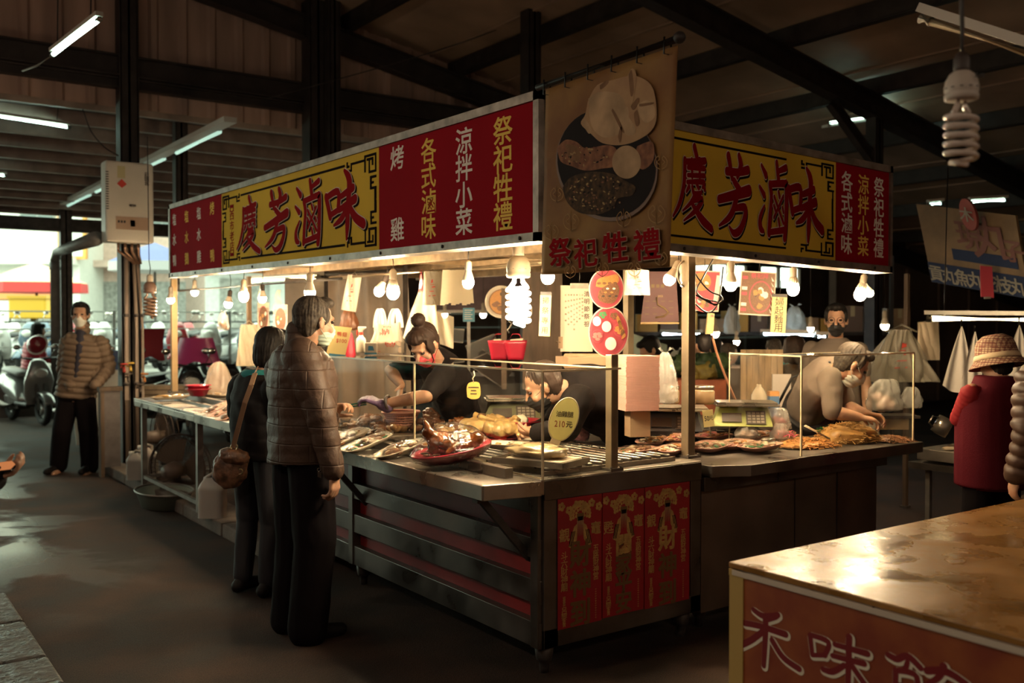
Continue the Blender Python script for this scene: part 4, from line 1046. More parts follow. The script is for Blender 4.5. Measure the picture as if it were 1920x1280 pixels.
def spiral(p, s, label, on, body, cordtop, glassm):
    """spiral fluorescent lamp, p: middle of the coil, s: coil radius"""
    t = thing('spiral_lamp', label, 'lamp', tuple(p)); B = Matrix.Translation(V(p)) @ Matrix.Scale(s / .032, 4)
    mb = MB(); turns = 5.2; n_ = 100; pts = []
    for i in range(n_ + 1):
        u = i / n_; a = 2 * PI * turns * u; pts.append(B @ V((.032 * math.cos(a), .032 * math.sin(a), .05 - .105 * u)))
    pts.append(B @ V((.012, -.01, -.064)))
    mb.tube([B @ V((.014, 0, .085)), B @ V((.016, 0, .066)), B @ V((.026, -.002, .055))] + pts, .0068 * s / .032, 8)
    mb.tube([B @ V((-.014, 0, .085)), B @ V((-.015, 0, .066)), B @ V((-.026, 0, .052)), B @ V((-.032, .0, .046))], .0068 * s / .032, 8)
    mb.build('coil', on, t)
    mb = MB(); mb.lathe([(.030, .078), (.0355, .080), (.0365, .090), (.0345, .094), (.0365, .098), (.0365, .108), (.034, .122), (.026, .136), (.016, .144), (0, .145)], 24, 0, B); mb.build('ballast_body', body, t)
    mb = MB()
    for k in range(12): a = 2 * PI * k / 12; mb.cbox(B @ V((.0362 * math.cos(a), .0362 * math.sin(a), .104)), (.003, .008, .002), 0, a)
    mb.build('vent_slots', black, t)
    mb = MB(); mb.lathe([(.017, .142), (.0175, .15), (.0175, .172), (.012, .182), (.005, .186), (0, .186)], 16, 0, B); mb.build('socket', sockd if glassm else sock, t)
    a = B @ V((0, 0, .184)); mb = MB(); mb.tube([a, a + V((.008, .004, .06)), a + V((-.004, .0, .12)), V((a.x - .01, a.y, cordtop))], .005 if glassm else .004, 6); mb.build('cord', wire, t)
    return t
coil_off = M('coil_glass', (.60, .50, .44), .12, coat=.8)
p = at(1802, 254, d=2.3)
sp1 = spiral(p, .034, 'big unlit spiral lamp hanging in the near upper right', coil_off, M('lamp_body', (.55, .47, .40), .5, var=.15), RZ(p.x) - .05, True)
mb = MB(); k = p + V((-RT[0] * .0 - FW[0] * .047, -FW[1] * .047, .128)); fr_ = plane_frame(k + V((RT[0], RT[1], 0)) * .02, (RT[0], RT[1], 0), (0, 0, 1))
mb.box((-.012, -.001, 0), (.012, .001, .0008), 0, fr_); mb.box((-.01, .003, 0), (-.004, .009, .0008), 0, fr_); mb.box((.0, .003, 0), (.011, .007, .0008), 0, fr_); mb.build('printed_mark', black, sp1)
spiral(at(972, 570, x=2.62), .050, 'lit white spiral lamp glowing over the glass case', cfl_on, M('aged_lamp_body', (.42, .34, .24), .5, var=.2), ZC, False)
spiral(at(281, 575, d=8.6), .050, 'unlit brown spiral lamp hanging beside the post at the far left of the stall', M('brown_coil', (.22, .13, .09), .2, coat=.5), M('brown_lamp_body', (.2, .11, .08), .5), 3.2, False)

def tube_lamp(a, b, label, on=tube_on, r=.016, hous=True, back=None, w=.05, hang=(), grp=None):
    a, b = V(a), V(b); t = thing('tube_lamp', label, 'fluorescent lamp', tuple((a + b) / 2), grp)
    d = (b - a).normalized(); mb = MB(); mb.tube([a, b], r, 10); mb.build('tube', on, t)
    for q, s in ((a, -1), (b, 1)): mb = MB(); mb.tube([q + d * s * .035, q - d * s * .008], r * 1.25, 10); mb.build('end_cap', galv, t)
    if hous:
        mb = MB(); o_ = V((0, 0, r + .022)) if back is None else V(back)
        mb.bar(a - d * .03 + o_, b + d * .03 + o_, w, .03); mb.build('housing', M('lamp_housing', (.42, .38, .33), .4, .2), t)
    for k, (f_, zt) in enumerate(hang):
        q = a.lerp(b, f_); mb = MB(); mb.tube([q + V((0, 0, r)), V((q.x + .03, q.y, zt))], .005, 6); mb.build('hanging_wire', wire, t)
    return t
a = at(100, 102, z=3.6); b = at(184, 38, z=3.6)
tl = tube_lamp(a, b, 'lit tube lamp tilted across the upper left corner, in front of the corrugated wall', hang=((.1, 5.2), (.85, 5.2)))
mb = MB(); q = at(42, 133, z=3.55); mb.tube([a, a.lerp(q, .5) + V((0, 0, -.02)), q], .008, 6); mb.build('chain', galv, tl)
tube_lamp(at(-90, 206, z=3.7), at(126, 238, z=3.7), 'long lit tube lamp at the left edge below the corrugated wall', hang=((.2, 4.0), (.9, 4.0)))
tube_lamp(at(-30, 326, z=3.4), at(8, 329, z=3.4), 'small lit tube end at the left edge above the bright street')
# lamp trunking under the lean-to roof
t = thing('lamp_trunking', 'white lamp trunking with tubes running back under the low roof behind the water heater', 'fluorescent lamp', tuple(at(115, 385, y=16.4)))
a, b = at(116, 383, y=16.4), at(436, 222, y=10.9); a.z = b.z = (a.z + b.z) / 2; a, b = at(116, 383, z=3.42), at(432, 224, z=3.42)
mb = MB(); mb.bar(a, b, .12, .05); mb.build('trunking', M('trunk_enamel', (.50, .45, .40), .4), t)
off = M('tube_faint_glow', (.62, .66, .58), .25, emit=COOL, es=.35)  # trunking tubes carry a faint glow put into their material
for f0, f1 in ((.02, .22), (.27, .47), (.53, .70), (.76, .94)):
    mb = MB(); o_ = V((.06, 0, -.03)); mb.tube([a.lerp(b, f0) + o_, a.lerp(b, f1) + o_], .022, 8); mb.build('tube', off, t)
a = at(1557, 230, y=7.0); b = at(1776, 199, y=7.0); b = at(1840, 190, y=6.6)
tube_lamp(a, b, 'long lit tube lamp running behind the big unlit spiral lamp', hang=((.35, 4.6), (.8, 4.6)), back=(0, .05, -.03), w=.1)
a = at(1742, 40, d=3.3); b = at(1960, 112, d=3.0)
tube_lamp(a, b, 'unlit tube lamp with a pale tube across the top right corner', on=M('tube_unlit', (.52, .40, .27), .25, coat=.4), r=.014, hang=((.3, 4.9),), w=.06)
tube_lamp(at(1744, 383, d=10.5), at(1764, 381, d=10.5), 'short lit end of a tube lamp left of the round red sign')
tube_lamp(at(1822, 378, d=10.5), at(1884, 375, d=10.5), 'lit tube lamp right of the round red sign')
a = at(1748, 597, d=7.2); b = at(1990, 600, d=6.6)
tl = tube_lamp(a, b, 'long warm lit tube in a tray over the stall at the right edge', on=tube_warm, r=.022, back=(0, 0, .045), w=.16, hang=((.1, 2.7), (.9, 2.7)))
tube_lamp(at(1243, 626, d=11), at(1311, 627, d=10.6), 'bluish lit tube in the far stall left of the tall steel post', on=tube_bluish); tube_lamp(at(1432, 626, d=10.6), at(1528, 628, d=10.2), 'bluish lit tube in the far stall below the yellow note', on=tube_bluish); tube_lamp(at(1534, 631, d=10), at(1548, 631, d=10), 'stub of bluish tube behind the shoulder of the masked man', on=tube_bluish)
tube_lamp(at(470, 527, x=3.6), at(594, 520, x=3.6), 'warm tube lamp lying behind the far left bulbs under the stall ceiling', on=tube_warm, r=.022, w=.12, back=(.0, 0, .04))
# unseen globe lamps, added to light the signs from the aisle and camera side
added_globe_on = glow('added_globe_glow', (1, .80, .58), 165)
for k, (x_, y_, z_) in enumerate(((-1.0, 1.6, 3.0), (-1.0, 3.8, 3.0), (-1.0, 6.0, 3.0), (-.9, 8.2, 3.0), (.6, -1.8, 3.2), (4.2, -1.6, 3.0))):
    bulb((x_, y_, z_), 'globe lamp over the aisle, %s' % ('nearest the camera', 'opposite the banner', 'opposite the long sign', 'opposite the far end of the stall', 'behind the camera', 'over the far end of the near table')[k], r=.06, on=added_globe_on, top=5.2, group='added unseen globe lamps over the aisle')
# ---------------------------------------------------------------- small things
Z3 = V((0, 0, 1)); R3 = V((RT[0], RT[1], 0))
def facing(px, py, d=None, turn=0.0, lean=0.0, **kw):
    """upright frame turned to the aisle; one unit is one pixel-width at that place"""
    p = at(px, py, d=d, **kw); dd = p.x * FW[0] + p.y * FW[1]
    ux = V((RT[0] * math.cos(turn) + FW[0] * math.sin(turn), RT[1] * math.cos(turn) + FW[1] * math.sin(turn), 0))
    m = plane_frame(p, ux, Z3) @ Matrix.Rotation(lean, 4, 'Z') @ Matrix.Scale(dd / FPX, 4)
    return m
def rnd(seed): return random.Random(seed)
paper = M('white_paper', (.62, .55, .44), .6); papery = M('yellow_paper', (.78, .62, .26), .6); bagm = M_film('white_bag_film', (.72, .65, .53), .72, .3, .45); clearbag = M_film('clear_bag_film', (.86, .82, .76), .34, .18, .4, 1.0, 18)
beige = M_film('beige_bag_film', (.80, .68, .50), .85, .4, .35, .5, 10); pinkp = M('pink_plastic', (.72, .20, .20), .35); redp = M('red_plastic', (.50, .02, .05), .3, coat=.4); pinkfilm = M('pink_paper', (.80, .42, .33), .6, var=.1)
pr = M('print_red', (.62, .06, .04), .5); pk = M('print_dark', (.06, .04, .03), .5); pg = M('print_green', (.08, .25, .10), .5); po = M('print_orange', (.60, .28, .08), .5, var=.4, vscale=300); pw = M('print_white', (.80, .74, .66), .5); pp_ = M('print_pink', (.46, .07, .09), .6); pbr = M('print_brown', (.26, .12, .06), .5, var=.5, vscale=200)
def sheet(name, label, cat, m4, pts, mt, th=1.0, group=None, bevel=0):
    t = thing(name, label, cat, tuple(m4.translation), group)
    mb = MB(); mb.prism(pts, th, 0, m4); mb.build('sheet', mt, t); return t
def dish_print(mb, m4, cx, cy, rx, ry, rim=0, seed=0, base=1):
    """printed picture of a tray of food: rim, tray and little heaps; colours by index"""
    g = rnd(seed); ell = lambda x, y, a, b, k=22: [(x + a * math.cos(2 * PI * i / k), y + b * math.sin(2 * PI * i / k)) for i in range(k)]
    mb.prism(ell(cx, cy, rx, ry), .25, rim, m4); mb.prism(ell(cx, cy, rx * .9, ry * .92), .4, base, m4)
    for k in range(9):
        a = g.uniform(0, 6.28); q = g.uniform(.1, .62); x, y = cx + rx * q * math.cos(a), cy + ry * q * math.sin(a)
        mb.prism([(x + rx * .27 * g.uniform(.6, 1.1) * math.cos(b), y + ry * .22 * g.uniform(.6, 1.1) * math.sin(b)) for b in [2 * PI * i / 9 for i in range(9)]], .5 + .03 * k, g.choice((2, 3, 4, 5, 2, 3)), m4)
PRN = [pw, pp_, po, pbr, pw, pk, pg]
def rect(x0, y0, x1, y1): return [(x0, y0), (x1, y0), (x1, y1), (x0, y1)]
def hang(parent, m4, x, y, h, r=.6, mt=wire):
    mb = MB(); mb.tube([m4 @ V((x, y, .5)), m4 @ V((x + 1, y + h * .5, .5)), m4 @ V((x, y + h, .5))], r * m4.to_scale().x, 5); return mb.build('string', mt, parent)
def sack(name, label, cat, m4, w, h, mt, seed=0, group=None, neck=.2, knot=True, flat=.6, fill=None):
    """limp plastic bag: gathered at the top, sagging belly"""
    t = thing(name, label, cat, tuple(m4.translation), group); g = seed * 3.7
    def fn(u, v):
        a = 2 * PI * u; r = neck + (1 - neck) * (1 - v) ** .55 * (1 - .25 * max(0, .25 - v) / .25)
        k = 1 + .22 * noise.noise(V((math.cos(a) * 2.2 + g, math.sin(a) * 2.2, v * 3))) + .08 * math.sin(a * 9 + v * 5 + g) * (v + .3) + .12 * math.sin(a * 5 + g + 3 * v) * v + .05 * noise.noise(V((math.cos(a) * 6, math.sin(a) * 6 + g, v * 9)))
        if v < .04: r *= .7
        return m4 @ V((w / 2 * r * k * math.cos(a), -h / 2 + h * v, w / 2 * flat * r * k * math.sin(a)))
    mb = MB(); mb.grid(fn, 40, 22, wrapu=True); mb.build('bag', mt, t)
    if knot:
        mb = MB()
        for s in (-1, 1):
            mb.grid(lambda u, v: m4 @ V((s * (w * .04 + w * .22 * v) * (.6 + .4 * u), h / 2 - h * .02 + h * .12 * v * (1 if u < .5 else .8), w * .06 * math.sin(v * 5 + u * 3))), 5, 6)
        mb.build('tied_ears', mt, t)
    if fill:
        mb = MB(); gg = rnd(seed)
        for k in range(7): mb.blob(m4 @ V((gg.uniform(-.2, .2) * w, -h * .30 + gg.uniform(-.08, .2) * h, gg.uniform(-.1, .1) * w)), w * .15 * m4.to_scale().x, .25, 2, seed + k, 2)
        mb.build('contents', fill, t)
    return t
def bagpack(name, label, m4, w, h, mt, seed=0, n=5, prints=True, group=None, tilt=0.0, fluff=0.0):
    """wad of flat carrier bags hung by their handles"""
    t = thing(name, label, 'plastic bags', tuple(m4.translation), group); g = rnd(seed)
    for k in range(n):
        o = g.uniform(-.12, .12) * w * k / n; mb = MB(); sk = g.uniform(-1, 1) * fluff; wd = 1 - .3 * fluff * g.random()
        def fn(u, v, k=k, o=o):
            x = (u - .5) * w * wd * (1 - .10 * v - .6 * fluff * v ** 2.2) + o + sk * w * .5 * (1 - v) * (.6 + .4 * u); wave = w * .05 * math.sin(u * 7 + k * 2 + v * 4) + w * .03 * noise.noise(V((u * 4, v * 4, k + seed)))
            return m4 @ V((x + tilt * w * (v - .5), -h / 2 + h * v + (h * .03 * g.random() if v > .99 else 0), -k * w * .045 + wave * (1 + 1.6 * fluff) + fluff * w * .12 * math.sin(u * 17 + k * 3) * (1 - v * .5)))
        mb.grid(fn, 14, 14); mb.build('bag', mt, t)
    if prints:
        mb = MB()
        for x, y, a, b in ((-.02, .22, .05, .13), (.06, .05, .10, .05), (-.04, -.08, .13, .03), (-.15, -.22, .06, .03), (.08, -.21, .09, .03), (.0, .12, .12, .02)): mb.prism([(x * w - a * w, y * h - b * h * .5), (x * w + a * w, y * h - b * h * .2), (x * w + a * w * .8, y * h + b * h * .5), (x * w - a * w * .7, y * h + b * h * .3)], .4, 0, m4 @ Matrix.Translation((0, 0, w * .07)))
        mb.build('red_print', pr, t)
    mb = MB(); mb.tube([m4 @ V((tilt * w * .5 - w * .3, h * .48, -w * .1)), m4 @ V((tilt * w * .6, h * .62, -w * .1)), m4 @ V((tilt * w * .5 + w * .3, h * .48, -w * .1))], w * .02 * m4.to_scale().x, 5); mb.build('loop', mt, t)
    return t

# ------------- hung along the stall, left to right
sack('food_bag', 'small clear bag of brown food hanging at the far left under the bulbs', 'bag', facing(419, 602, x=2.8), 25, 34, clearbag, 1, fill=M('pickled_food', (.55, .25, .07), .4, var=.5, vscale=40))
for px, py, w, h, lb, sd in ((494, 594, 22, 54, 'left tall food picture card of two hung left of the quilted jacket man', 3), (526, 597, 26, 52, 'right tall food picture card of two, hung by a white cloth strip', 4)):
    m4 = facing(px, py, x=3.1); t = sheet('picture_card', lb, 'picture card', m4, rect(-w / 2, -h / 2, w / 2, h / 2), paper)
    mb = MB(); dish_print(mb, m4 @ Matrix.Translation((0, 0, 1)), 0, -2, w * .40, h * .42, 1, sd, 3)
    for k in range(6): mb.prism(rect(-w * .46, h * .30 - k * 1.5, w * .46, h * .30 - k * 1.5 + .7), .3, 3, m4 @ Matrix.Translation((0, 0, 1)))
    mb.build('food_print', PRN, t)
    mb = MB(); mb.grid(lambda u, v: m4 @ V((-6 + 9 * u - 4 * math.sin(v * 3), h / 2 + v * 28, 2 * math.sin(u * 3 + v * 5))), 4, 8); mb.build('tie', bagm, t)
bagpack('bag_bundle', 'bundle of orange beige carrier bags on the wooden post left of the woman in black', facing(466, 648, x=3.22), 46, 76, beige, 2, 5, False, fluff=.4)
c = at(467, 600, x=3.28); upright('wooden inner post behind the bundle of orange beige bags', c.x, c.y, .868, 1.98, .04, wood)
bagpack('bag_bundle', 'pack of white printed bags hung slanting above the spray bottle', facing(658, 550, x=3.2, lean=-.18), 26, 66, bagm, 3, 4)
m4 = facing(704, 541, x=3.9); t = sheet('wall_calendar', 'white month calendar with red foot behind the paired bulbs', 'calendar', m4, rect(-37, -34, 37, 36), paper)
mb = MB(); mb.prism(rect(-37, -34, 37, -18), .5, 0, m4 @ Matrix.Translation((0, 0, 1)))
for r_ in range(4):
    for c_ in range(6): mb.prism(rect(-30 + c_ * 11, 22 - r_ * 11, -25 + c_ * 11, 26 - r_ * 11), .4, 1, m4 @ Matrix.Translation((0, 0, 1))); mb.prism(rect(-24 + c_ * 11, 23 - r_ * 11, -22 + c_ * 11, 24 - r_ * 11), .4, 1, m4 @ Matrix.Translation((0, 0, 1)))
mb.build('date_print', [pr, pk], t)
sack('pouch', 'brown pouch hanging behind the slanting white bag pack', 'pouch', facing(654, 598, x=3.4), 38, 42, M('brown_leather', (.24, .09, .04), .4, var=.4), 5, knot=False, flat=.7)
sack('pouch', 'round red pouch on the shelf behind the yellow price card', 'pouch', facing(656, 648, x=3.2), 24, 50, M('red_cloth', (.42, .02, .04), .5), 6, knot=False, flat=.8)
t = thing('tassel', 'red string tassel hanging from the rail left of the printed bags', 'tassel', tuple(at(790, 530, x=3.22))); mb = MB()
for k in range(9): p = at(790, 506, x=3.22); mb.tube([p, p + V((.0, (k - 4) * .003, -.05)), p + V((.0, (k - 4) * .008, -.13 - .01 * (k % 3)))], .0025, 5)
mb.build('threads', redp, t); mb = MB(); mb.blob(at(790, 508, x=3.22), .009, sub=2); mb.build('knot', redp, t)
bagpack('bag_bundle', 'pack of white red-printed carrier bags on the rail left of the cream sheaf', facing(811, 541, x=3.22), 36, 62, bagm, 4, 5)
m4 = facing(856, 540, x=3.25); t = thing('bag_bundle', 'fanned sheaf of cream paper bags hung on the rail behind the lit bulb', 'paper bags', tuple(m4.translation), None)
for k in range(9):
    mb = MB(); x0 = -26 + k * 5.6; mb.grid(lambda u, v: m4 @ V((x0 + u * 9 + (k - 4) * 1.2 * (1 - v), -32 + v * 66 + (k % 3) * 2 * (v < .1), -k * .8 + 3 * u)), 3, 6); mb.build('bag', M_film('cream_paper_film', (.95, .84, .62), .95, .5, .5, .2), t)
m4 = facing(800, 588, x=3.5)
t = thing('plastic_sheet', 'large creased beige plastic sheet hanging under the bag rail behind the hair bun', 'sheet', tuple(m4.translation))
mb = MB(); mb.grid(lambda u, v: m4 @ V((-45 + 80 * u * (1 - .45 * v) + 30 * v - 12 * u * u, 46 - 92 * (1 - v) - 34 * u * (1 - v) + 16 * u, 9 * math.sin(u * 6 + v * 4) + 5 * noise.noise(V((u * 5, v * 5, 0))))), 24, 24); mb.build('sheet', beige, t)
mb = MB(); mb.grid(lambda u, v: m4 @ V((4 + 46 * u, -50 + 60 * v - 16 * u, -8 + 7 * math.sin(u * 8 + v * 3))), 14, 14); mb.build('under_sheet', beige, t)
m4 = facing(1002, 600, x=4.3); t = thing('board', 'dark wooden board with switches and hooks behind the lit spiral lamp', 'board', tuple(at(1002, 690, x=4.3)))
mb = MB(); mb.prism(rect(-22, -130, 52, 90), -6, 0, m4); mb.prism(rect(-62, -130, -52, 60), -4, 0, m4); mb.build('panel', woodd, t)
for x_, y_, w_, h_ in ((-44, 22, 9, 11), (-28, 22, 8, 11), (-16, 24, 12, 13), (-17, 10, 10, 10)):
    mb = MB(); mb.prism(rect(x_, y_ - h_, x_ + w_, y_), 2.5, 0, m4); o = mb.build('switch_plate', M('switch_cream', (.60, .50, .34), .4), t)
    mb = MB(); mb.prism(rect(x_ + w_ * .3, y_ - h_ * .7, x_ + w_ * .7, y_ - h_ * .3), 3.4, 0, m4); mb.build('rocker', pk, o)
mb = MB(); mb.tube([m4 @ V(q) for q in ((-52, -8, 2), (-48, -2, 2), (-42, -6, 2), (-46, -14, 2), (-50, -18, 2), (-47, -24, 2))], .008, 6); mb.build('hook', galv, t)
for px, lb in ((936, 'left red plastic basket hooked on the board behind the glass case'), (967, 'right red plastic basket hooked on the board behind the glass case')):
    m4 = facing(px, 656, x=4.1); t = thing('basket', lb, 'basket', tuple(m4.translation)); mb = MB()
    mb.grid(lambda u, v: m4 @ V(((14 + 7 * v) * math.copysign(min(1, abs(math.cos(2 * PI * u)) * 1.3), math.cos(2 * PI * u)), -18 + 36 * v, (8 + 4 * v) * math.copysign(min(1, abs(math.sin(2 * PI * u)) * 1.3), math.sin(2 * PI * u)))), 28, 8, wrapu=True); mb.build('body', redp, t, solid=.003)
    mb = MB(); mb.tube([m4 @ V((-14, 16, -8)), m4 @ V((-6, 30, -9)), m4 @ V((6, 30, -9)), m4 @ V((14, 16, -8))], .004, 6); mb.build('handle', redp, t)
    mb = MB(); mb.prism([(-14, 10), (12, 16), (14, 22), (-10, 20)], 4, 0, m4); mb.build('contents', paper, t)
# round tray on the wall
m4 = facing(940, 566, x=4.2); t = thing('round_tray', 'round pale tray with a food picture behind the lit spiral lamp', 'tray', tuple(m4.translation)); mb = MB(); mb.lathe([(0, 0), (27, 0), (31, 4), (29, 5), (26, 1.5), (0, 1.5)], 30, 0, m4); mb.build('tray', paper, t); mb = MB(); dish_print(mb, m4 @ Matrix.Translation((0, 0, 2)), 0, 0, 24, 24, 3, 8, 2); mb.build('food_print', PRN, t)
# blue note on its pole, far behind
m4 = facing(879, 590, d=8.0); t = sheet('note', 'small blue notice on a grey pole behind the hair bun', 'notice', m4, rect(-11, -13, 11, 13), M('blue_paper', (.10, .30, .42), .5)); mb = MB(); mb.prism(rect(-3, -360, 3, -13), 3, 0, m4); mb.build('pole', galv, t); mb = MB()
for k in range(5): mb.prism(rect(-8, 8 - k * 4, 7 - k % 2 * 3, 9.2 - k * 4), .5, 0, m4 @ Matrix.Translation((0, 0, 1)))
mb.build('print_lines', pw, t)
def strip_note(label, px, py, x, w, h, chars, lean=0):
    m4 = facing(px, py, lean=lean, **x); t = sheet('hanging_note', label, 'note', m4, rect(-w / 2, -h / 2, w / 2, h / 2), papery); mb = MB()
    for k, ch in enumerate(chars): glyphs(mb, ch, m4 @ Matrix.Translation((0, h * (.36 - k * .24), 1.2)), w * .62, 0, .01)
    mb.build('lettering', pk, t); mb = MB(); mb.prism(rect(-w * .5, h / 2 - 1, w * .5, h / 2 + 5), 3, 0, m4 @ Matrix.Translation((0, 0, -1))); mb.build('clip', irongrey, t); hang(t, m4, 0, h / 2 + 4, 26); return t
strip_note('narrow yellow hanging note left of the white menu board', 1022, 591, dict(y=4.0), 21, 78, '掃祭專用', -.04)
strip_note('narrow yellow hanging note beside the food picture over the right counter', 1460, 590, dict(y=4.2), 28, 68, '婦起麵用', -.05)
# menu board
m4 = facing(1081, 597, y=4.1); t = sheet('menu_board', 'white menu board of handwritten columns hung beside the oval food pictures', 'sign', m4, rect(-30, -62, 30, 62), M('menu_white', (.42, .34, .25), .5)); mb = MB(); f4 = m4 @ Matrix.Translation((0, 0, 1.2))
for k, ch in enumerate('清明節祭祖'): glyphs(mb, ch, f4 @ Matrix.Translation((19, 46 - k * 14, 0)), 11, 0, .02)
for c_, s in enumerate(('白斬雞油雞烤雞', '三層肉豬肝大腸', '豬頭皮魷魚水果', '素雞豆干海帶滷蛋', '糖果餅乾發糕', '潤餅皮花生粉', '紅龜粿麵線')):
    for k, ch in enumerate(s): glyphs(mb, ch, f4 @ Matrix.Translation((11 - c_ * 5.2, 44 - k * (6.5 + c_ * .9), 0)), 3.8, 0, .01)
mb.build('lettering', pk, t); mb = MB(); mb.prism(rect(-12, 56, 22, 66), 3, 0, m4); mb.build('clip', alu, t); hang(t, m4, 5, 66, 24)
mb = MB(); mb.prism(rect(-34, -56, -26, -34), 4, 0, m4); mb.tube([m4 @ V((-38, -44, 2)), m4 @ V((-30, -44, 4))], .006, 6); mb.build('clothes_peg', wood, t)
# the two oval food pictures
for px, py, rx, ry, lb, sd in ((1137, 541, 33, 38, 'upper oval food picture with a whole fried fish, cut off by the banner', 1), (1141, 622, 38, 48, 'lower oval food picture with round compartments over the end post', 2)):
    m4 = facing(px, py, y=3.42); t = thing('oval_picture', lb, 'food picture', tuple(m4.translation)); ell = lambda x, y, a, b, k=36: [(x + a * math.cos(2 * PI * i / k), y + b * math.sin(2 * PI * i / k)) for i in range(k)]
    mb = MB(); mb.prism(ell(0, 0, rx, ry), 1.2, 0, m4); mb.build('card', paper, t); f4 = m4 @ Matrix.Translation((0, 0, 1.3)); mb = MB()
    mb.prism(ell(0, 0, rx * .94, ry * .95), .3, 0, f4); mb.prism(ell(0, 0, rx * .84, ry * .87), .5, 1, f4)
    if sd == 1:
        mb.prism(spline([(-20, 4), (-16, 18), (4, 24), (20, 26), (22, 12), (4, 6), (-8, 2), (-20, 4)], 4), .8, 2, f4); mb.prism(spline([(-14, -4), (0, 6), (18, 10), (24, -4), (14, -26), (-6, -26), (-16, -18), (-14, -4)], 4), .9, 3, f4)
        for k in range(7): mb.prism(ell(-6 + k * 4, -14 + (k % 3) * 7, 3, 2, 8), 1.1, (4, 2, 5)[k % 3], f4); mb.prism(ell(-14 + k * 5, 10 + (k % 2) * 6, 4, 2.5, 8), 1.1, (3, 2)[k % 2], f4)
    else:
        for cx, cy, a, fill in ((-11, 32, 9, 6), (-22, 20, 9, 5), (-21, -8, 11, 7), (4, -22, 12, 5), (-4, 10, 10, 5), (20, 4, 11, 2), (10, 30, 9, 3)):
            mb.prism(ell(cx, cy, a, a * 1.15, 22), .9, 0, f4); mb.prism(ell(cx, cy, a * .88, a * 1.02, 22), 1.0, 1 if fill not in (5,) else 5, f4)
            for k in range(5): mb.prism(ell(cx + a * .45 * math.cos(k * 2.4), cy + a * .5 * math.sin(k * 2.4), a * .42, a * .28, 9), 1.1 + .02 * k, fill, f4)
        for k in range(5): mb.prism(spline([(14 + k * 3, 26 - k * 8), (18 + k * 3, 30 - k * 8), (24 + k * 2, 16 - k * 6), (20 + k, 10 - k * 6), (14 + k * 3, 26 - k * 8)], 3), 1.2, (2, 3)[k % 2], f4)
    mb.build('food_print', [pp_, M('print_red_tray', (.38, .05, .065), .6), po, pbr, pk, pw, pg, M('print_rose', (.52, .20, .17), .6)], t)
bagpack('bag_bundle', 'white carrier bags hung behind the upper oval food picture', facing(1196, 530, y=3.8), 44, 46, bagm, 7, 4)
# brown calendar
m4 = facing(1237, 557, x=4.45); t = sheet('wall_calendar', 'dark brown year calendar with gold print hung behind the tall steel post', 'calendar', m4, [(-36, -47), (36, -45), (30, 48), (-24, 48)], M('calendar_brown', (.10, .028, .03), .5)); mb = MB(); f4 = m4 @ Matrix.Translation((0, 0, 1.2))
for k in range(3): mb.prism(rect(-16 + k * 9, 18, -10 + k * 9, 24), .3, 0, f4)
glyphs(mb, '2022', f4 @ Matrix.Translation((1, 2, 0)), 5, 1, .01)
for r_ in range(3):
    for c_ in range(4): mb.prism(rect(-28 + c_ * 15, -8 - r_ * 12, -20 + c_ * 15, -7 - r_ * 12), .3, 0, f4)
mb.tube([f4 @ V(q) for q in ((-6, 0, .4), (-4, -14, .4), (8, -20, .4), (16, -28, .4), (8, -36, .4), (-8, -38, .4))], .006, 6); mb.prism(rect(-36, -50, 36, -47), .8, 1, f4); mb.build('gold_print', [goldd, M('calendar_gold', (.5, .32, .12), .5)], t)
# picture cards over the right counter
for px, py, w, h, ln, lb, sd in ((1318, 545, 62, 76, -.05, 'food picture card tangled in cables just right of the tall steel post', 5), (1420, 550, 66, 82, -.06, 'glossy food picture card between two lit bulbs over the right counter', 6)):
    m4 = facing(px, py, y=4.45 if sd == 5 else 4.3, lean=ln); t = sheet('picture_card', lb, 'picture card', m4, rect(-w / 2, -h / 2, w / 2, h / 2), paper); f4 = m4 @ Matrix.Translation((0, 0, 1.2)); mb = MB()
    mb.prism(rect(-w * .47, -h * .47, w * .47, h * .47), .2, 3 if sd == 6 else 1, f4)
    if sd == 5: dish_print(mb, f4, -4, 17, 20, 19, 1, 11, 2); dish_print(mb, f4, 4, -20, 22, 20, 1, 12, 1); [mb.prism([(20 + k * 3, -20 + k), (22 + k * 3, -20 + k), (26 + k * 2, 30), (24 + k * 2, 30)], .8, 0, f4) for k in range(3)]
    else:
        dish_print(mb, f4, 6, -6, 22, 30, 1, 13, 3)
        for k in range(7): mb.prism(rect(-w * .45, -h * .42 + k * 10, -w * .30, -h * .42 + k * 10 + 6), .5, (1, 0, 3)[k % 3], f4); mb.prism([(26 + (k % 3), -36 + k * 10), (30, -36 + k * 10), (24, -28 + k * 10)], .5, 0, f4)
        glyphs(mb, '祭祀拜', f4 @ Matrix.Translation((2, 33, .3)), 11, 1, .03)
    mb.build('food_print', PRN, t); hang(t, m4, 0, h / 2, 22)
# cables looped on the post
t = thing('power_cable', 'black power cables looped round the tall steel post with a long brown lead', 'cable', tuple(at(1300, 560, y=3.45)))
for pts, r_, mt in (([(1296, 497), (1308, 520), (1330, 545), (1352, 555), (1352, 565), (1338, 570), (1318, 560), (1296, 548)], .004, wire), ([(1340, 480), (1318, 520), (1306, 545), (1320, 560), (1345, 566), (1340, 572), (1325, 560)], .004, wire), ([(1300, 565), (1318, 582), (1333, 585), (1345, 570), (1351, 545), (1356, 500)], .004, wire), ([(1335, 628), (1345, 665), (1360, 705), (1380, 752)], .007, M('brown_cable', (.30, .13, .07), .5)), ([(1284, 487), (1272, 500), (1272, 525), (1284, 540)], .005, M('pale_cable', (.5, .4, .3), .5))):
    mb = MB(); mb.tube([at(a, b, y=3.42 if r_ < .007 else 3.9) for a, b in spline(pts, 4)], r_, 6); mb.build('cable', mt, t)
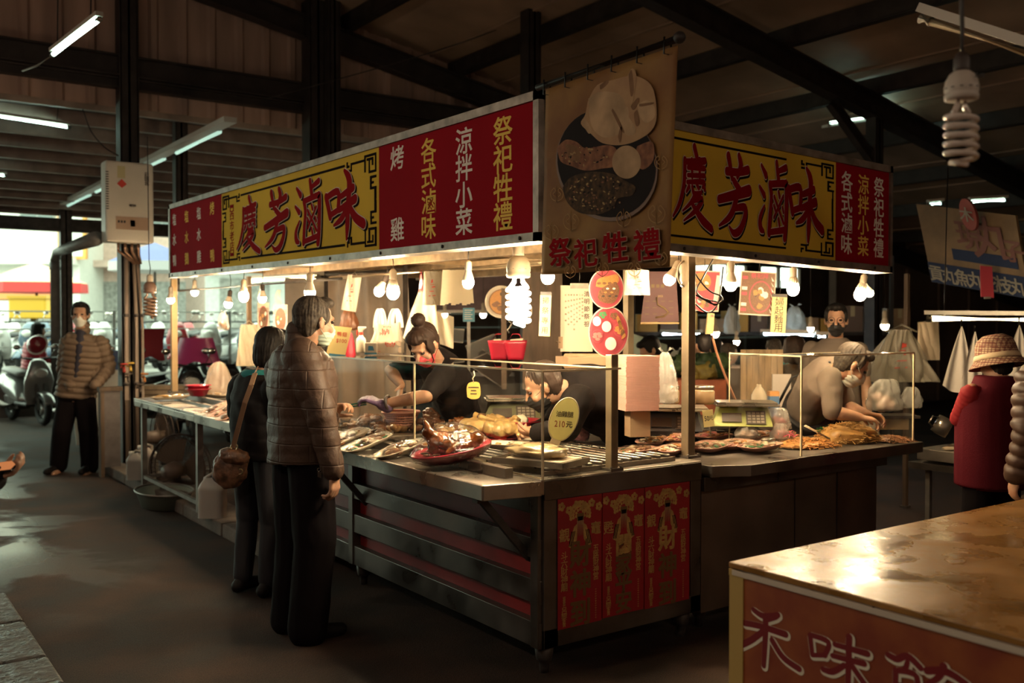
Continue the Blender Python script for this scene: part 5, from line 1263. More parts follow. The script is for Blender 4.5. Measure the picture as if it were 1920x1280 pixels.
m4 = facing(1330, 606, y=3.9); t = thing('switch_box', 'yellowed switch box hanging on the brown lead under the food picture card', 'switch', tuple(m4.translation)); mb = MB(); mb.prism([(-8, -20), (6, -20), (8, 18), (-4, 20)], 8, 0, m4); mb.build('case', M('yellowed_plastic', (.42, .30, .13), .5, var=.5, vscale=30), t); mb = MB(); mb.prism(rect(1, 12, 6, 16), 9, 0, m4); mb.build('button', pr, t)
# white bags hung at the right end
c = at(1700, 612, y=4.55)
bagpack('bag_bundle', 'large fluffed bundle of white carrier bags hung at the right end over the noodle counter', facing(1694, 668, y=4.45), 98, 96, bagm, 9, 9, fluff=.9)
bagpack('bag_bundle', 'second thinner wad of carrier bags just right of the fluffed bundle', facing(1742, 640, y=4.9), 40, 70, beige, 10, 4, False)
for px, w, h, lb, sd in ((1797, 62, 100, 'left pointed white towel hanging under the warm tube lamp', 1), (1822, 40, 80, 'narrow white towel hanging just right of the first pointed towel', 2), (1905, 60, 105, 'white towel hanging behind the plaid hat at the right edge', 3)):
    m4 = facing(px, 660, d=6.6); t = thing('towel', lb, 'towel', tuple(m4.translation)); mb = MB()
    mb.grid(lambda u, v: m4 @ V(((u - .5) * w * (1 - v) ** .8 + 6 * v, -h * .62 + h * 1.12 * v - 14 * math.sin(u * PI) * (1 - v), 5 * math.sin(u * 11 + sd) * (1 - v))), 24, 14); mb.build('cloth', M('towel_white', (.62, .56, .50), .9), t)
    mb = MB(); mb.tube([m4 @ V((5, h * .48, 0)), m4 @ V((5, h * .62, 0))], .006, 6); mb.build('loop', wire, t)
# ---------------------------------------------------------------- food and things on the counters
foam = M('foam_tray', (.78, .66, .50), .45); foampink = M('pink_foam', (.78, .42, .32), .45); wrap = M_film('cling_film', (.9, .88, .82), .02, .05, .3, .7, 16)
meat = M('braised_meat', (.38, .16, .065), .35, var=.6, vscale=22, coat=.5, bump=.4, bscale=60); meatd = M('dark_braised', (.19, .075, .035), .35, var=.5, vscale=25, coat=.4, bump=.4, bscale=60)
duck = M('roast_duck', (.27, .07, .012), .25, var=.75, vscale=11, coat=.9, bump=.15, bscale=40); chick = M('poached_chicken', (.66, .42, .16), .32, var=.3, vscale=12, coat=.4, bump=.25, bscale=90)
egg = M('braised_egg', (.50, .26, .11), .25, var=.3, vscale=20, coat=.4); tan_ = M('tan_slab', (.58, .33, .11), .4, var=.35, vscale=15, bump=.2, bscale=50); orange = M('orange_shreds', (.62, .26, .06), .4, var=.4, vscale=30); noodle = M('fried_noodle', (.62, .34, .11), .4, var=.35, vscale=20)
leaf = M('green_leaf', (.03, .22, .07), .4, var=.4, vscale=30); radish = M('pale_slice', (.74, .60, .42), .4, var=.2, vscale=30); pinkrope = M('pink_string', (.72, .12, .22), .4)
gum = M_film('wet_wrap', (.9, .78, .6), .5, .15, .3, 1.0, 20)
def tray_frame(p, ax, tilt):
    """ax: long direction in plan, tilt: rise towards its end"""
    ux = (V((ax[0], ax[1], 0)).normalized() * math.cos(tilt) + Z3 * math.sin(tilt)); uy = Z3.cross(ux).normalized()
    return plane_frame(p, ux, uy)
def foam_dish(name, label, p, ax, tilt, L_, W_, mt, kinds, seed, oval=False, film=True, group=None, hgt=.025, heap=.02):
    m4 = tray_frame(p, ax, tilt); t = thing(name, label, 'food tray', tuple(p), group); g = rnd(seed)
    def rim(s, z):
        out = []
        for k in range(36):
            a = 2 * PI * k / 36; e = 1.0 if oval else .42
            ca, sa = math.cos(a), math.sin(a); out.append((L_ / 2 * s * math.copysign(abs(ca) ** e, ca), W_ / 2 * s * math.copysign(abs(sa) ** e, sa), z + (.004 * math.sin(k * PI) if oval else 0)))
        return out
    rings = [rim(.72, 0), rim(.9, hgt * .7), rim(1.0, hgt), rim(1.0, hgt + .003), rim(.93, hgt), rim(.7, .006)]
    vs = [q for r in rings for q in r]; fs = [(i * 36 + k, i * 36 + (k + 1) % 36, (i + 1) * 36 + (k + 1) % 36, (i + 1) * 36 + k) for i in range(5) for k in range(36)] + [tuple(range(35, -1, -1)), tuple(5 * 36 + k for k in range(36))]
    mb = MB(); mb.add(vs, fs, 0, True, m4); mb.build('tray', mt, t)
    for nm, mat_, n_, sz in kinds:
        mb = MB()
        for k in range(n_):
            x, y = g.uniform(-.36, .36) * L_, g.uniform(-.34, .34) * W_; r_ = sz * g.uniform(.7, 1.2); z = hgt * .6 + heap * max(0, 1 - (x / L_ * 2.2) ** 2 - (y / W_ * 2.2) ** 2) * g.uniform(.5, 1)
            rot = Matrix.Rotation(g.uniform(0, 3), 4, 'Z') @ Matrix.Rotation(g.uniform(-.4, .4), 4, 'X')
            mb.blob(m4 @ V((x, y, z)), (r_, r_ * g.uniform(.45, .8), r_ * g.uniform(.25, .45)), .25, 1.8, seed * 9 + k, 2, 0, m4.to_3x3().to_4x4() @ rot)
        mb.build(nm, mat_, t)
    if film:
        mb = MB()
        def fn(u, v):
            a = 2 * PI * u; ca, sa = math.cos(a), math.sin(a); e = 1.0 if oval else .42; r_ = 1 - v
            h = hgt + .003 + heap * .95 * (1 - r_ ** 2) + .004 * noise.noise(V((ca * r_ * 4, sa * r_ * 4, seed)))
            return m4 @ V((L_ / 2 * r_ * math.copysign(abs(ca) ** e, ca), W_ / 2 * r_ * math.copysign(abs(sa) ** e, sa), h))
        mb.grid(fn, 30, 8, wrapu=True); mb.build('cling_film', wrap, t)
    return t
ZD = .870
# trays propped along the front shelf
fk = [('meat_slices', meat, 9, .03), ('pale_slices', radish, 9, .026), ('leaf_garnish', leaf, 5, .022), ('dark_pieces', meatd, 4, .022)]
foam_dish('food_tray', 'square foam tray of sliced meat with greens, nearest the quilted jacket man', at(650, 825, z=.888), (1, .1), .27, .27, .17, foam, fk, 1)
foam_dish('food_tray', 'long square foam tray with a green leaf strip, second from the quilted jacket man', at(689, 836, z=.888), (1, .05), .27, .30, .15, foam, fk, 2)
foam_dish('food_tray', 'oval pale foam plate of dark sliced meat under shiny film on the front shelf', at(749, 848, z=.888), (1, .0), .26, .29, .17, foam, [('meat_slices', meatd, 10, .028), ('pale_slices', radish, 8, .026), ('meat', meat, 5, .024)], 3, oval=True)
# roast bird on its red plate
p = at(850, 862, z=.895); m4 = tray_frame(p, (1, -.15), .16); t = thing('roast_duck_plate', 'large glossy roast duck on a red plate wrapped in film at the shelf corner', 'roast duck', tuple(p))
mb = MB(); prof = [(.09, 0), (.105, .004), (.15, .045), (.165, .055), (.163, .06), (.145, .05), (.10, .012), (0, .01)]; mb.lathe(prof, 36, 0, m4, 1.22, .88); mb.build('plate', redp, t)
d4 = m4 @ Matrix.Translation((0, 0, .055))
mb = MB(); r4 = m4.to_3x3().to_4x4(); mb.blob(d4 @ V((0, 0, .02)), (.115, .072, .06), .08, 2, 1, 4, 0, r4); mb.blob(d4 @ V((-.05, 0, .045)), (.06, .055, .05), .1, 2, 2, 3, 0, r4)
for s_ in (-1, 1):
    A, B, C_ = d4 @ V((.03, s_ * .06, .02)), d4 @ V((.10, s_ * .085, .035)), d4 @ V((.155, s_ * .05, .02)); cap(mb, A, B, .042, .034); cap(mb, B, C_, .028, .012)
    A, B, C_ = d4 @ V((-.06, s_ * .06, .04)), d4 @ V((-.01, s_ * .10, .03)), d4 @ V((-.07, s_ * .105, .01)); cap(mb, A, B, .024, .02); cap(mb, B, C_, .018, .009)
for q0, q1, ra, rb in (((-.07, 0, .05), (-.10, .01, .10), .042, .03), ((-.10, .01, .10), (-.105, .015, .15), .028, .01)): cap(mb, d4 @ V(q0), d4 @ V(q1), ra, rb)
def dd(co, n_): return co + n_ * (noise.noise(co * 34) * .007 + noise.noise(co * 80) * .003)
meld(mb, 'roast_bird', duck, t, .005, 1, dd)
mb = MB()
for k in range(12): mb.blob(m4 @ V((.13 * math.cos(k * .55) * 1.05, .115 * math.sin(k * .55) * .8, .055)), (.02, .015, .006), .3, 2, k, 2)
mb.build('dark_garnish', meatd, t)
mb = MB(); mb.grid(lambda u, v: m4 @ V(((.2 - .01 * math.sin(u * 40)) * (1 - .0 * v) * math.cos(2 * PI * u) * (1 - v * .98), .145 * math.sin(2 * PI * u) * (1 - v * .98), .058 + .13 * (1 - (1 - v) ** 2.2) * (.9 + .18 * noise.noise(V((math.cos(2 * PI * u) * 2, math.sin(2 * PI * u) * 2, v * 2)))) - .0)), 44, 14, wrapu=True); mb.build('cling_film', wrap, t)
mb = MB(); mb.grid(lambda u, v: m4 @ V(((.2 + .012 * v) * 1.0 * math.cos(2 * PI * u) * (1 - .45 * v * v), .147 * math.sin(2 * PI * u) * (1 - .45 * v * v), .056 - .06 * v + .003 * math.sin(u * 90))), 60, 6, wrapu=True); mb.build('film_skirt', M_film('pink_film', (.8, .45, .40), .35, .12, .4, 1.0, 20), t)
# big steel trays of the case
for (x0, x1, y0, y1), lb in (((2.55, 3.05, 4.78, 5.46), 'steel tray of braised meats at the left of the glass case'), ((2.55, 3.05, 4.12, 4.76), 'steel tray of roast slabs at the middle of the glass case')):
    t = thing('steel_tray', lb, 'tray', ((x0 + x1) / 2, (y0 + y1) / 2, ZD)); mb = MB()
    mb.box((x0, y0, ZD), (x1, y1, ZD + .006)); 
    for a, b in (((x0, y0), (x1, y0)), ((x1, y0), (x1, y1)), ((x1, y1), (x0, y1)), ((x0, y1), (x0, y0))): mb.bar((*a, ZD + .016), (*b, ZD + .016), .006, .03)
    mb.build('pan', steel, t)
def heap(name, label, cat, group, px, py, rx, ry, h, n_, mt, size, seed, z=.885, flat=.6, asp=.7):
    """loose heap; every piece is its own"""
    c = at(px, py, z=z); g = rnd(seed); dd = (c.x * FW[0] + c.y * FW[1]) / FPX; first = None
    for k in range(n_):
        a = g.uniform(0, 6.28); q = math.sqrt(g.uniform(0, 1)); zz = z + h * max(0, 1 - q) * g.uniform(.5, 1.0) + size * .35
        p = V((c.x + ry * q * math.sin(a), c.y + rx * dd * q * math.cos(a) * 1.2, zz)); rot = (g.uniform(-.5, .5), g.uniform(-.5, .5), g.uniform(0, 6.28)); s = g.uniform(.75, 1.25)
        if k < 3:
            mb = MB(); mb.blob((0, 0, 0), (size, size * asp, size * flat), .38, 1.9, seed * 5 + k, 3); o = mb.build(name, mt, local=True); tag(o, label, cat, group); protos = [o] if k == 0 else protos + [o]
        else: o = protos[k % 3].copy(); COL.objects.link(o)
        o.location = p; o.rotation_euler = rot; o.scale = (s, s, s)
heap('braised_meat', 'piece in the heap of brown braised meat left of the pink basket', 'meat', 'braised meat heap left of the pink basket', 697, 806, 28, .11, .13, 30, meat, .040, 1)
heap('braised_meat', 'small dark piece of meat beside the brown eggs', 'meat', 'dark meat pieces beside the brown eggs', 708, 815, 12, .05, .03, 9, meatd, .026, 2)
heap('braised_meat', 'dark piece of meat heaped right behind the pink basket', 'meat', 'dark meat heap right behind the pink basket', 806, 806, 22, .10, .14, 20, meatd, .036, 3)
heap('tofu_slab', 'golden tan slab lying right of the thin glass seam', 'slab', 'golden slabs right of the glass seam', 828, 822, 26, .09, .06, 11, tan_, .055, 4, flat=.28, asp=.45)
heap('glazed_rib', 'red brown glazed piece at the back of the case, under the small hanging tag', 'meat', 'glazed pieces at the back of the case', 862, 812, 36, .09, .09, 24, M('glazed_rib', (.32, .11, .03), .25, var=.6, vscale=30, coat=.7), .034, 5, flat=.5)
heap('orange_offal', 'small orange piece behind the roast duck', 'meat', 'orange pieces behind the roast duck', 822, 834, 14, .05, .04, 10, orange, .026, 6)
heap('intestine_roll', 'pale brown roll near the far end of the glass case behind the jacket man', 'meat', 'pale rolls at the far end of the case', 645, 801, 16, .08, .07, 10, M('pale_roll', (.50, .28, .13), .4, var=.3), .03, 8)
EG = [(650, 965), (700, 972), (760, 985), (815, 938), (860, 985), (915, 960), (888, 940), (975, 962), (942, 978), (1035, 940), (735, 955), (820, 965)]
for k, (zx, zy) in enumerate(EG):
    p = at(610 + zx / 6.4, 650 + zy / 6.4, z=.897 + (.02 if k in (3, 6, 11) else 0))
    if k == 0:
        mb = MB(); mb.lathe([(0, -.027), (.010, -.0255), (.018, -.019), (.0222, -.007), (.0215, .006), (.016, .02), (.008, .027), (0, .029)], 18); e0 = mb.build('braised_egg', egg, local=True); tag(e0, 'brown braised egg in the cluster before the pink basket', 'egg', 'braised eggs before the pink basket'); o = e0
    else: o = e0.copy(); COL.objects.link(o)
    o.location = p; o.rotation_euler = (1.2 + .3 * math.sin(k * 3), .4 * math.cos(k * 5), k * 1.7)
# pink basket
p = at(752, 800, z=.90); t = thing('basket', 'pink plastic strainer basket of sliced meat inside the glass case', 'basket', tuple(p)); mb = MB(); m4 = Matrix.Translation(p) @ Matrix.Scale(1.2, 4)
NB = 44
for j in range(5):
    z0, z1 = .012 + j * .013, .012 + j * .013 + .008; r0, r1 = .062 + .032 * (z0 / .075), .062 + .032 * (z1 / .075)
    mb.lathe([(r0, z0), (r1, z1), (r1 - .002, z1), (r0 - .002, z0)], NB, 0, m4)
for k in range(NB):
    a = 2 * PI * k / NB; mb.bar(m4 @ V((.061 * math.cos(a), .061 * math.sin(a), .004)), m4 @ V((.094 * math.cos(a), .094 * math.sin(a), .076)), .004, .003)
mb.lathe([(0, 0), (.061, 0), (.063, .014), (0, .012)], NB, 0, m4); mb.build('mesh_wall', M('basket_pink', (.86, .42, .34), .4), t)
mb = MB(); mb.torus(.096, .006, 40, 8, 0, m4 @ Matrix.Translation((0, 0, .078)))
mb.build('rim', MATS['basket_pink'], t); mb = MB()
for k in range(9): mb.blob(p + V((.06 * math.cos(k * 2.1), .06 * math.sin(k * 2.1), .08)), (.03, .02, .012), .25, 2, k, 2)
mb.build('sliced_meat', M('pale_meat', (.60, .33, .19), .4, var=.3), t)
# poached chickens on the red tray
p = at(915, 822, z=ZD + .03); t = thing('chicken_tray', 'red tray with two pale poached chickens inside the glass case', 'chicken', tuple(p))
ax = V((.55, -.85, 0)).normalized(); m4 = plane_frame(p, ax, Z3.cross(ax)); mb = MB(); mb.lathe([(.10, -.025), (.13, -.02), (.165, .01), (.17, .012), (.16, .012), (.12, -.012), (0, -.014)], 36, 0, m4, 1.1, .72); mb.build('red_tray', redp, t)
for k, (ox, oy) in enumerate(((-.085, .01), (.085, -.02))):
    c4 = m4 @ Matrix.Translation((ox, oy, .055)) @ Matrix.Rotation(.6 + k * 1.1, 4, 'Z'); r4 = c4.to_3x3().to_4x4(); mb = MB()
    mb.blob(c4 @ V((0, 0, 0)), (.095, .058, .055), .05, 2, k, 4, 0, r4); mb.blob(c4 @ V((.05, 0, .022)), (.05, .05, .042), .05, 2, k + 2, 3, 0, r4)
    for s in (-1, 1):
        A, B, C_ = c4 @ V((-.04, s * .05, .01)), c4 @ V((.03, s * .094, .012)), c4 @ V((-.05, s * .112, -.02)); cap(mb, A, B, .042, .034); cap(mb, B, C_, .026, .012)
        A, B, C_ = c4 @ V((.06, s * .045, .045)), c4 @ V((.02, s * .075, .066)), c4 @ V((.085, s * .088, .05)); cap(mb, A, B, .02, .017); cap(mb, B, C_, .016, .009)
    meld(mb, 'chicken', chick, t, .005, 1, lambda co, n_: co + n_ * noise.noise(co * 40) * .004)
    mb = MB(); cap(mb, c4 @ V((.09, 0, .03)), c4 @ V((.125, .02, .05)), .022, .014); cap(mb, c4 @ V((.125, .02, .05)), c4 @ V((.11, .05, .06)), .014, .016); mb.build('neck', chick, t)
mb = MB(); q = m4 @ V((-.05, .03, .12)); mb.blob(q, (.03, .02, .018), .4, 2, 5, 3); mb.build('dark_giblet', meatd, t)
t = foam_dish('food_tray', 'pale foam tray of orange slices behind the roast duck', at(830, 838, z=.885), (1, -.3), .05, .24, .15, foam, [('orange_slices', orange, 10, .03), ('tan_slices', tan_, 5, .03)], 11, film=False)
t = foam_dish('food_tray', 'white foam tray under the red chicken tray at the rack', at(955, 840, z=.905), (.5, -.85), 0, .26, .16, foam, [('tan_slices', tan_, 4, .02)], 12, film=False, heap=.0)
# red dish with ladle and white ball, at the back
p = at(974, 790, z=.99); t = thing('red_dish', 'red plastic dish with a ladle cup and white ball at the back', 'dish', tuple(p)); m4 = Matrix.Translation(p); mb = MB(); mb.lathe([(.10, -.055), (.115, -.05), (.13, .0), (.147, .006), (.147, .010), (.128, .008), (.112, -.04), (0, -.042)], 40, 0, m4); mb.build('dish', redp, t)
mb = MB(); mb.blob(p + V((.01, 0, .0)), (.045, .04, .04), .1, 2, 1, 3); mb.build('white_ball', M('dough_white', (.85, .78, .62), .5), t)
mb = MB(); l4 = Matrix.Translation(at(944, 772, z=1.01)) @ Matrix.Rotation(.9, 4, 'Y') @ Matrix.Rotation(.3, 4, 'X'); mb.lathe([(0, 0), (.022, .004), (.03, .03), (.032, .045), (.029, .045), (.026, .03), (.018, .008), (0, .006)], 20, 0, l4); mb.build('ladle_cup', pinkp, t)
mb = MB(); mb.lathe([(.10, 0), (.11, .004), (.105, .10), (.10, .10)], 24, 0, Matrix.Translation((p.x, p.y, ZD))); mb.build('steel_stand', steeld, t)
# pink flat board, wrapped pack on a pan, pink bag
p = at(1010, 822, z=.905); t = thing('lid', 'pink flat plastic lid leaning across the rack behind the glass corner', 'lid', tuple(p)); m4 = tray_frame(p, (.6, -.8), .08); mb = MB(); mb.prism([(-.13, -.02), (.11, -.05), (.13, .02), (-.12, .05)], .008, 0, m4); mb.build('panel', pinkp, t); mb = MB(); mb.bar(m4 @ V((-.13, -.03, .004)), m4 @ V((.11, -.06, .004)), .02, .012); mb.build('edge', foam, t)
p = at(1014, 862, z=.912); t = thing('steel_tray', 'steel pan with a wrapped raw chicken pack at the glass corner', 'tray', tuple(p)); ax = V((.75, .66, 0)); m4 = plane_frame(p, (.35, -.93, 0), (.93, .35, 0)); mb = MB(); mb.box((-.19, -.12, -.012), (.19, .12, -.006), 0, m4)
for a, b in (((-.19, -.12), (.19, -.12)), ((.19, -.12), (.19, .12)), ((.19, .12), (-.19, .12)), ((-.19, .12), (-.19, -.12))): mb.bar(m4 @ V((*a, 0)), m4 @ V((*b, 0)), .006, .028)
mb.build('pan', steel, t); mb = MB(); mb.box((-.13, -.10, -.006), (.17, .09, .016), 0, m4); mb.build('foam_block', foam, t, bevel=.006)
mb = MB(); mb.blob(m4 @ V((0, -.02, .045)), (.15, .085, .035), .25, 1.6, 4, 4, 0, m4.to_3x3().to_4x4()); mb.build('wrapped_chicken', M('raw_chicken', (.74, .52, .26), .25, var=.25, vscale=9, coat=.7), t); mb = MB(); mb.blob(m4 @ V((0, -.02, .047)), (.175, .095, .042), .22, 2.2, 6, 4, 0, m4.to_3x3().to_4x4()); mb.build('plastic_wrap', wrap, t)
p = at(1084, 812, z=.93); t = thing('pink_bag', 'small bag of pink shreds on the rack behind the oval price plate', 'bag', tuple(p)); mb = MB(); mb.blob(p, (.05, .085, .045), .2, 2, 3, 4); mb.build('shreds', M('pink_shreds', (.70, .24, .26), .4, var=.5, vscale=60), t); mb = MB(); mb.blob(p, (.055, .09, .05), .22, 2.4, 3, 4); mb.build('film', wrap, t)
# oval price plate
m4 = facing(1057, 786, y=3.42, lean=-.36); t = thing('price_plate', 'oval yellow price plate standing on the rack, 210 written on it', 'price tag', tuple(at(1050, 822, y=3.42)))
mb = MB(); mb.prism([(25 * math.cos(2 * PI * k / 36), 41 * math.sin(2 * PI * k / 36)) for k in range(36)], 1.0, 0, m4); mb.build('plate', M('plate_yellow', (.92, .82, .30), .5), t); mb = MB(); mb.torus(1, .035, 36, 6, 0, m4 @ Matrix.Scale(1, 4) @ Matrix.Diagonal((26, 42, 16, 1))); mb.build('clear_rim', ge, t)
mb = MB(); f4 = m4 @ Matrix.Translation((0, 0, 1.3)) @ Matrix.Rotation(.28, 4, 'Z')
for k, ch in enumerate('油雞腿'): glyphs(mb, ch, f4 @ Matrix.Translation((-10 + k * 11, 10, 0)), 11.5, 0, .01)
glyphs(mb, '210', f4 @ Matrix.Translation((-7, -9, 0)), 17, 1, .0, .8); glyphs(mb, '元', f4 @ Matrix.Translation((11, -9, 0)), 13, 0, .02); mb.build('lettering', [pk, M('ink_red', (.40, .07, .03), .5)], t); mb = MB(); mb.prism(rect(-9, -50, 9, -40), 4, 0, m4 @ Matrix.Translation((0, 0, -1.5))); mb.build('clip', ge, t)
m4 = facing(888, 731, x=2.62); t = thing('price_tag', 'small yellow rounded tag hanging inside the glass case from a clear hook', 'price tag', tuple(m4.translation)); mb = MB(); mb.prism(spline([(-12, -13), (-4, -17), (8, -16), (13, -8), (12, 8), (8, 15), (-8, 14), (-13, 4), (-12, -13)], 3), .8, 0, m4); mb.build('card', M('tag_orange', (.70, .42, .10), .45), t)
mb = MB()
for k, w_ in enumerate((20, 10, 12)): mb.prism(rect(-w_ / 2, 4 - k * 6, w_ / 2, 6 - k * 6), .4, 0, m4 @ Matrix.Translation((0, 0, 1)))
mb.build('print_lines', pk, t); mb = MB(); mb.tube([m4 @ V(q) for q in ((0, 14, 0), (-2, 22, 0), (2, 28, 0), (0, 36, 0))], .004, 6); mb.build('hook', ge, t)
# side dishes on the end of the counter
SDK = [('shredded_dish', orange, 10, .024), ('pale_slices', radish, 8, .022), ('dark_strips', meatd, 5, .02)]
for k, (px, py, a, lb, kk) in enumerate(((1192, 851, (.9, -.3), 'foam tray of side dish with green leaf just right of the end post', fk), (1222, 832, (.8, .5), 'pink edged tray of pale shreds behind the green leaf side dish', SDK), (1262, 848, (1, .2), 'pink edged tray of side dish in front of the tall steel post', SDK), (1268, 828, (.7, .6), 'pink edged tray of red strips behind the tall steel post', [('red_strips', pinkp, 7, .022)] + SDK))):
    foam_dish('food_tray', lb, at(px, py, z=.88), a, .06, .24, .15, foampink, kk, 20 + k)
# things on top of the case
p = at(727, 662, z=1.342); t = thing('takeaway_bag', 'white printed carrier bag of stacked meal boxes standing on the glass case', 'bag', tuple(p)); ux = V((RT[0], RT[1], 0)); m4 = plane_frame(p, ux, V((-ux.y, ux.x, 0)))
mb = MB()
for k in range(2): mb.box((-.095, -.075, .004 + k * .042), (.095, .075, .042 + k * .042), 0, m4)
mb.build('meal_boxes', M('box_cream', (.80, .62, .46), .5), t, bevel=.006)
def bagfn(u, v):
    a = 2 * PI * u; e = .5; ca, sa = math.cos(a), math.sin(a); r = 1.06 if v < .42 else 1.06 - .28 * ((v - .42) / .58) ** .8
    w = .006 * noise.noise(V((ca * 5, sa * 5, v * 6))) + .004 * math.sin(a * 13) * (v > .35)
    return m4 @ V(((.098 * r + w) * math.copysign(abs(ca) ** e, ca), (.078 * r * (1 - .35 * max(0, v - .42)) + w) * math.copysign(abs(sa) ** e, sa), .002 + .185 * v + (.02 * abs(ca) if v > .9 else 0)))
mb = MB(); mb.grid(bagfn, 52, 20, wrapu=True); mb.build('bag_film', bagm, t)
for s in (-1, 1):
    mb = MB(); mb.grid(lambda u, v: m4 @ V((s * (.078 - .052 * math.sin(v * PI * .5) ** 2 * .5 - .03 * v) + (u - .5) * (.05 - .018 * math.sin(v * PI)), (.03 if v < .5 else -.03) * abs(1 - 2 * v) + .008 * math.sin(u * 9), .17 + .125 * math.sin(v * PI) ** .7)), 8, 22); mb.build('handle', bagm, t)
mb = MB(); f4 = plane_frame(m4 @ V((0, -.088, .1)), ux, Z3)
for x, y, w_, h_ in ((.0, .045, .05, .035), (-.02, .03, .04, .02), (.03, -.035, .07, .02), (.03, -.05, .05, .01), (-.05, -.085, .03, .008), (.01, .075, .05, .008)):
    for k in range(5): mb.box((x - w_ / 2 + k * w_ / 5, y - h_ / 2 + (k % 2) * h_ * .3, 0), (x - w_ / 2 + (k + .55) * w_ / 5, y + h_ / 2 - (k % 3) * h_ * .2, .001), 0, f4)
mb.build('red_print', pr, t)
p = at(677, 661, z=1.342); t = thing('spray_bottle', 'clear spray bottle with white and red trigger head on the glass case', 'bottle', tuple(p)); m4 = Matrix.Translation(p); mb = MB(); mb.lathe([(.030, 0), (.033, .006), (.033, .075), (.030, .095), (.015, .112), (.013, .122), (0, .122)], 24, 0, m4); mb.build('bottle', M('bottle_pale', (.72, .66, .54), .25, trans=.3, coat=.5), t); mb = MB(); mb.lathe([(.014, .118), (.015, .122), (.015, .135), (.013, .14)], 18, 0, m4); mb.build('collar', pr, t)
h4 = plane_frame(p + V((0, 0, .138)), ux, Z3); mb = MB(); mb.prism([(-.016, 0), (.012, 0), (.014, .012), (.034, .026), (.034, .036), (-.02, .038), (-.02, .02)], .018, 0, h4 @ Matrix.Translation((0, 0, -.009))); mb.build('spray_head', white, t, bevel=.003); mb = MB(); mb.tube([h4 @ V(q) for q in ((-.016, .022, 0), (-.026, .012, 0), (-.028, -.012, 0), (-.022, -.022, 0))], .005, 6); mb.build('trigger', pr, t)
p = at(697, 664, z=1.342); t = thing('tissue_pack', 'white and blue tissue pack between the spray bottle and the carrier bag', 'tissue pack', tuple(p)); m4 = plane_frame(p, ux, V((-ux.y, ux.x, 0))); mb = MB(); mb.box((-.04, -.03, 0), (.035, .03, .075), 0, m4); mb.build('pack', paper, t, bevel=.008); mb = MB(); mb.box((-.041, -.031, .0), (.036, -.029, .012), 0, m4); mb.prism([(-.02, .0), (.02, .0), (.012, .028), (-.016, .03)], .001, 0, plane_frame(m4 @ V((0, -.031, .025)), ux, Z3)); mb.build('blue_print', M('print_blue', (.05, .22, .36), .5), t)
m4 = facing(637, 642, y=at(640, 662, z=1.342).y, lean=-.1); t = sheet('price_card', 'yellow standing card with red handwriting beside the face mask of the jacket man', 'price tag', m4, [(-24, -27), (12, -27), (20, 30), (-14, 30)], papery); mb = MB(); f4 = m4 @ Matrix.Translation((2, 0, 1.2))
for k, ch in enumerate('鴨翅'): glyphs(mb, ch, f4 @ Matrix.Translation((-4 + k * 10, 16, 0)), 9, 0, .01)
glyphs(mb, '$100', f4 @ Matrix.Translation((1, 3, 0)), 10, 0, .01); mb.build('lettering', pr, t); mb = MB(); mb.prism([(-18, -27), (14, -27), (14, -22), (-18, -22)], .6, 0, m4 @ Matrix.Translation((0, 0, 1))); mb.build('blue_edge', MATS['print_blue'], t)
# behind the case
t = thing('paper_stack', 'tall stack of pink paper sheets behind the vendor in the black mask', 'paper stack', tuple(at(1192, 770, d=4.95))); m4 = facing(1197, 768, d=4.95, turn=.25); g = rnd(4); mb = MB()
for k in range(40): o = g.uniform(-1, 1); mb.box((-34 + o, k * 2.55, -34), (32 + o, k * 2.55 + 2.2, 24), 0, m4)
mb.build('sheets', pinkfilm, t); mb = MB(); mb.box((-20, -50, -20), (20, 0, 10), 0, m4); mb.build('stand', card, t)
t = sheet('pink_board', 'upright pink sheet standing behind the tall pink paper stack', 'board', facing(1166, 712, d=5.25), rect(-26, -48, 26, 48), pinkfilm, 2)
t = thing('carton', 'open brown carton edge between the menu board and the glass case', 'box', tuple(at(1100, 690, d=5.3))); m4 = facing(1104, 690, d=5.3, turn=.3); mb = MB(); mb.box((-52, -40, -40), (46, 22, 30), 0, m4); mb.build('box', card, t); mb = MB(); mb.prism([(-52, 22), (46, 20), (40, 27), (-48, 28)], 2, 0, m4); mb.build('flap', card, t)
def scale(label, m4, green, w=1.0, body=None):
    t = thing('weighing_scale', label, 'scale', tuple(m4.translation)); mb = MB()
    mb.add([m4 @ V(q) for q in ((-62, 0, 26), (52, 0, 26), (62, 0, -40), (-52, 0, -40), (-42, 34, 6), (44, 34, 6), (52, 36, -40), (-44, 36, -40))], [(3, 2, 1, 0), (4, 5, 6, 7), (0, 1, 5, 4), (1, 2, 6, 5), (2, 3, 7, 6), (3, 0, 4, 7)]); mb.build('housing', body or green, t, bevel=.004)
    mb = MB(); mb.box((-48, 40, -52), (62, 44, 20), 0, m4); mb.box((-52, 37, -54), (66, 40, 24), 0, m4); mb.build('pan', steel, t, bevel=.002); mb = MB(); mb.box((-46, 36, -50), (60, 38, 16), 0, m4); mb.build('green_rim', green, t)
    f4 = plane_frame(m4 @ V((0, 17, 17.5)), m4.to_3x3() @ V((1, 0, 0)), m4.to_3x3() @ V((0, 34, -20))) @ Matrix.Scale(m4.to_scale().x, 4); mb = MB(); mb.prism(rect(-40, -10, -4, 8), 1, 0, f4); mb.prism(rect(4, -14, 40, 13), .8, 0, f4); mb.build('display', pk, t); mb = MB()
    for i in range(4):
        for j in range(4): mb.prism(rect(7 + i * 8, -12 + j * 6, 13 + i * 8, -8 + j * 6), 1.4, 0, f4)
    mb.build('keypad', alu, t); return t
greenp = M('scale_green', (.42, .46, .14), .4)
scale('green electronic scale with a steel pan on the right counter', facing(1392, 797, d=5.5, turn=-.1), greenp)
